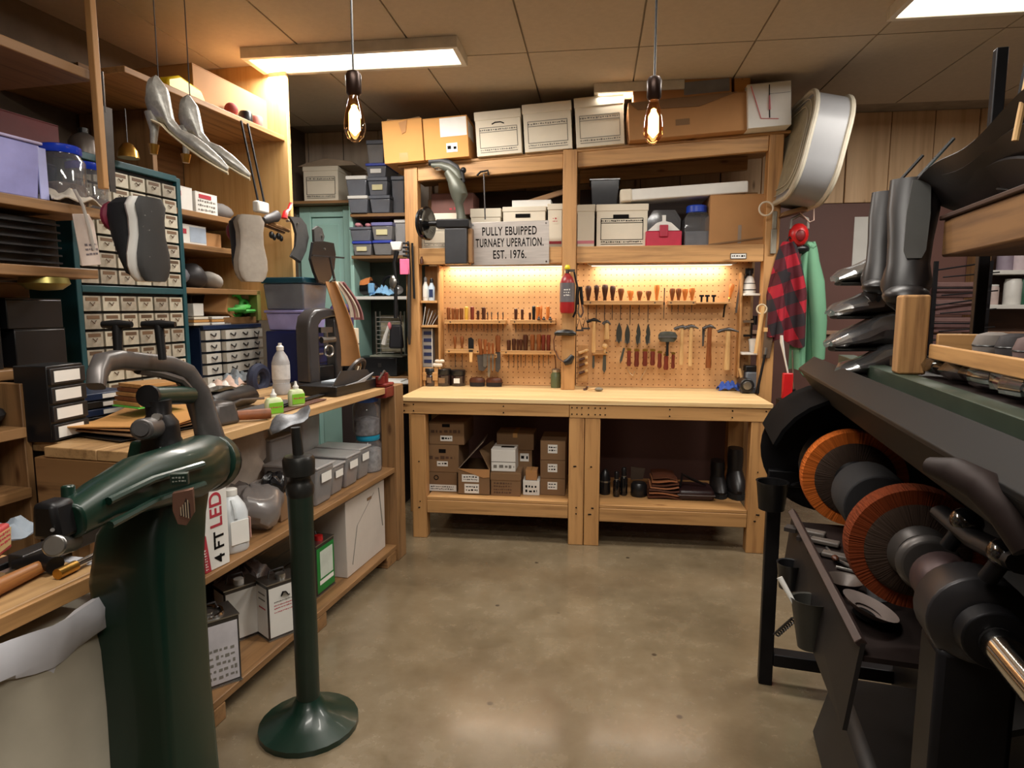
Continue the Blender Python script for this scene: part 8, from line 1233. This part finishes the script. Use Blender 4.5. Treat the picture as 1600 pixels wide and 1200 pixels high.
a, b = R.loc(pt(1456, 284, 1.74)), R.loc(pt(1446, 368, 1.74)); solo(MB().tube([tuple(b-b), tuple(a-b)], [.02, .012], 10, flat=.4), 'cream_boot_tongue', P('cream_lining', (150, 138, 126), .6), 'narrow cream leather strip hanging beside the wide boot', 'leather', R, b.x, b.y, b.z)
# big carton and leathers on the upper rack
bxx = R.loc(pt(1470, 402, 1.66)); t = thing('wooden_crate', 'brown wooden crate on the upper rack at the right edge', 'crate', R, bxx.x, bxx.y, bxx.z); H2 = R.loc(pt(1470, 345, 1.66)).z-bxx.z
MB().box(-.95, 0, -.3, 0, 0, H2).build('crate_body', wood('crate_wood', (96, 66, 40), (142, 104, 64), 'x', .6, .6, True), t, .006); MB().box(-.96, .01, -.31, .008, H2, H2+.012).build('crate_lid', darkwood, t, .003); MB().box(-.95, .0, -.3, -.2, -.05, -.001).build('bearer', bm_, t)
zc_ = bxx.z+H2+.013
for i, (u, v, ln, rz, lb) in enumerate(((-.16, -.10, .24, 2.8, 'black dress shoe lying on the crate, furthest from the camera'), (-.42, -.12, .26, 3.0, 'black dress shoe lying on the crate, nearer the camera'))):
    tt = toeshoe(lb, 1500, 300, 1.5, ln, .09, rz, satin, None, 'dress_shoe'); tt.location = R.w(bxx.x+u, bxx.y+v, zc_)
m = MB(); m.sheet(lambda a, b: (-.30*a-.02, -.03-.14*b, .09+.03*a+.02*b), 4, 3, .003); solo(m, 'blue_sheet', P('pale_blue_sheet', (170, 206, 212), .3), 'pale blue plastic sheet over the black shoes on the crate', 'sheet', R, bxx.x+.07, bxx.y+.02, zc_+.0)
hides = P('black_hide', (40, 36, 37), .45, var=.35, scale=9, bmp=.15)
ha, hb_ = R.loc(pt(1425, 290, 1.72)), R.loc(pt(1610, 140, 1.15))
t = thing('leather_hides', 'bundle of black leather hides slanting from the top right corner down over the rack', 'leather', R, ha.x, ha.y, ha.z); dh = hb_-ha
for k in range(3):
    m = MB(); m.sheet(lambda a, b, k=k: (dh.x*a*1.15+.02*k, dh.y*a-.26*b*(.25+a)-.02*k, dh.z*a*1.1-.06*k*a-.34*b*(.12+a)+.012*math.sin(9*a+4*b+k)), 16, 10, .008); m.build('hide', hides, t, smooth=60)
MB().tube([(dh.x*.5, dh.y*.5-.1, dh.z*.5-.0), (dh.x*.5, dh.y*.5-.2, CEIL-ha.z-.02)], .008, 6).build('hanging_rod', bm_, t)
solo(MB().cyl((0, 0, 0), (.0, .0, .16), .006, n=8), 'wood_stick', hand[3], 'pale wooden stick poking out of the black hides', 'stick', R, R.loc(pt(1586, 220, 1.2)).x, R.loc(pt(1586, 220, 1.2)).y, R.loc(pt(1586, 220, 1.2)).z, rx=.1)
# far right background shelves
GV = 5.0; fx = W.V(1545, 450, GV).x; bsr = thing('far_shelves', 'wooden shelves of bottles in the far right background', 'shelf unit', W, 0, 0, 0); MB().box(fx-.06, fx, GV, 5.19, 0, 2.1).build('upright', old_z, bsr, .003)
FZ = [W.V(1575, y, GV).z for y in (422, 476, 560)]
for z in FZ: MB().box(fx, WX1-.02, GV, 5.19, z-.03, z).build('shelf_board', white_pl, bsr, .003)
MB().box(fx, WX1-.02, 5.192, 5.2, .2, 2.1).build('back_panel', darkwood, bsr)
for i, (x, zi, r_, h, mt, lb) in enumerate(((1552, 1, .035, .13, P('white_red_can', (196, 176, 170), .5), 'small white and red can on the far right shelves'), (1582, 1, .055, .17, white_pl, 'large white cylinder on the far right shelves'), (1600, 1, .05, .18, P('dark_green_can', (30, 84, 60), .5), 'dark green can at the right edge of the far shelves'), (1566, 0, .05, .12, P('mauve_white_pack', (150, 136, 150), .6), 'mauve and white pack on the upper far right shelf'), (1590, 0, .07, .14, P('white_pink_pack', (206, 188, 192), .6), 'white and pink pack on the upper far right shelf'))):
    t = thing('supply_can', lb, 'can', W, W.V(x, 470, GV+.08).x, GV+.09, FZ[zi]+.001); MB().lathe([(r_*.96, 0), (r_, .006), (r_, h*.9), (r_*.9, h)], 18).build('can_body', mt, t); MB().lathe([(r_*.9, h+.0005), (r_*.9, h+.012), (r_*.5, h+.014)], 16).build('lid', white_pl if i != 2 else blackp, t)
t = thing('wire_display', 'black wire display rack of shoes before the far right shelves', 'rack', W, W.V(1500, 460, 4.6).x, 4.6, 0); wz0, wz1 = W.V(1500, 560, 4.6).z, W.V(1500, 408, 4.6).z
for x in (-.16, .17): MB().box(x-.012, x+.012, -.01, .01, 0, wz1).build('upright', bm_, t)
for k in range(6): z = wz0+(wz1-wz0)*k/5.5; MB().tube([(-.16, 0, z), (.17, -.0, z+.05*(k % 2))], .006, 6).tube([(-.16, -.1, z-.05), (.17, -.1, z-.02)], .005, 6).build('wire_shelf', bm_, t)
for k in range(4):
    z = wz0+(wz1-wz0)*(k+.3)/5.5; tt = thing('shoe_box', 'dark mauve shoe carton, %s up on the wire display rack' % ORD[k], 'box', W, t.location.x, 4.63, z+.02); MB().box(-.15, .16, 0, .25, 0, .07).build('box_body', P('mauve_carton', (92, 64, 62), .7, var=.3, scale=20), tt, .004); MB().box(-.152, .162, -.003, .252, .071, .1).build('lid', P('mauve_carton_lid', (104, 76, 72), .7), tt, .003)
# ================================================================ groups of like things
GRP = {'loafer': 'black loafers in the wooden tray', 'awl': 'handled awls in the pegboard racks', 'screwdriver': 'small handled tools on the upper left rack', 'needle_file': 'needle files on the upper left rack', 'chisel': 'chisels in the lower rack of the left pegboard', 'rivet_die': 'rivet dies on the upper left rack', 'leather_knife': 'leather knives in the short block', 'tool_rack': 'wooden tool racks on the pegboard', 'skiving_knife': 'skiving knives in a row', 'hammer': 'hammers on the right pegboard', 'blade': 'dark leaf blades on the right pegboard', 'knife_blade': 'loose knife blades on the right pegboard', 'eyelet_punch': 'punches on the bracket shelf', 'wire_hook': 'wire hooks on the right pegboard', 'bone_folder': 'brush stubs by the centre post', 'file_box': 'lidded file boxes', 'cardboard_box': 'cartons', 'plastic_bin': 'plastic bins on the narrow shelves', 'clear_bin': 'clear bins under the side bench', 'storage_jar': 'clear storage jars', 'storage_tub': 'stacked tubs by the plywood panel', 'polish_jar': 'polish jars on the bench', 'shoe_brush': 'shoe brushes on the bench', 'polish_bottle': 'polish bottles under the bench', 'black_boot': 'black boots under the bench', 'glue_bottle': 'glue bottles on the side bench', 'metal_can': 'metal cans on the lowest shelf', 'plastic_bag': 'plastic bags under the side bench', 'sneaker': 'hanging sneakers', 'silver_pump': 'silver high heels', 'rubber_sole': 'hanging soles', 'pendant_bulb': 'filament bulbs', 'ceiling_light': 'ceiling lights', 'shelf_light': 'under shelf lights', 'heel_block': 'heel blocks in the wooden tray', 'shoe_buckle_pack': 'packets along the green rail', 'wrapped_shoe': 'wrapped shoes at the rack end', 'tall_boot': 'tall boots on the rack', 'dress_shoe': 'dress shoes on the crate', 'flat_brush': 'brushes on the machine tray', 'scrap_tool': 'small tools on the machine tray', 'supply_can': 'cans on the far right shelves', 'shoe_box': 'cartons on the wire display', 'brass_dish': 'brass dishes under the left shelf', 'flat_file': 'files on the low front bench', 'wire_scraper': 'wire scrapers by the centre post', 'round_tin': 'tins on the top left shelf', 'cloth_bag': 'bags on the lowest wall shelf'}
for o in list(bpy.data.objects):
    if o.parent is None and 'category' in o:
        k = o.name.split('.')[0]
        if k in GRP: o['group'] = GRP[k]
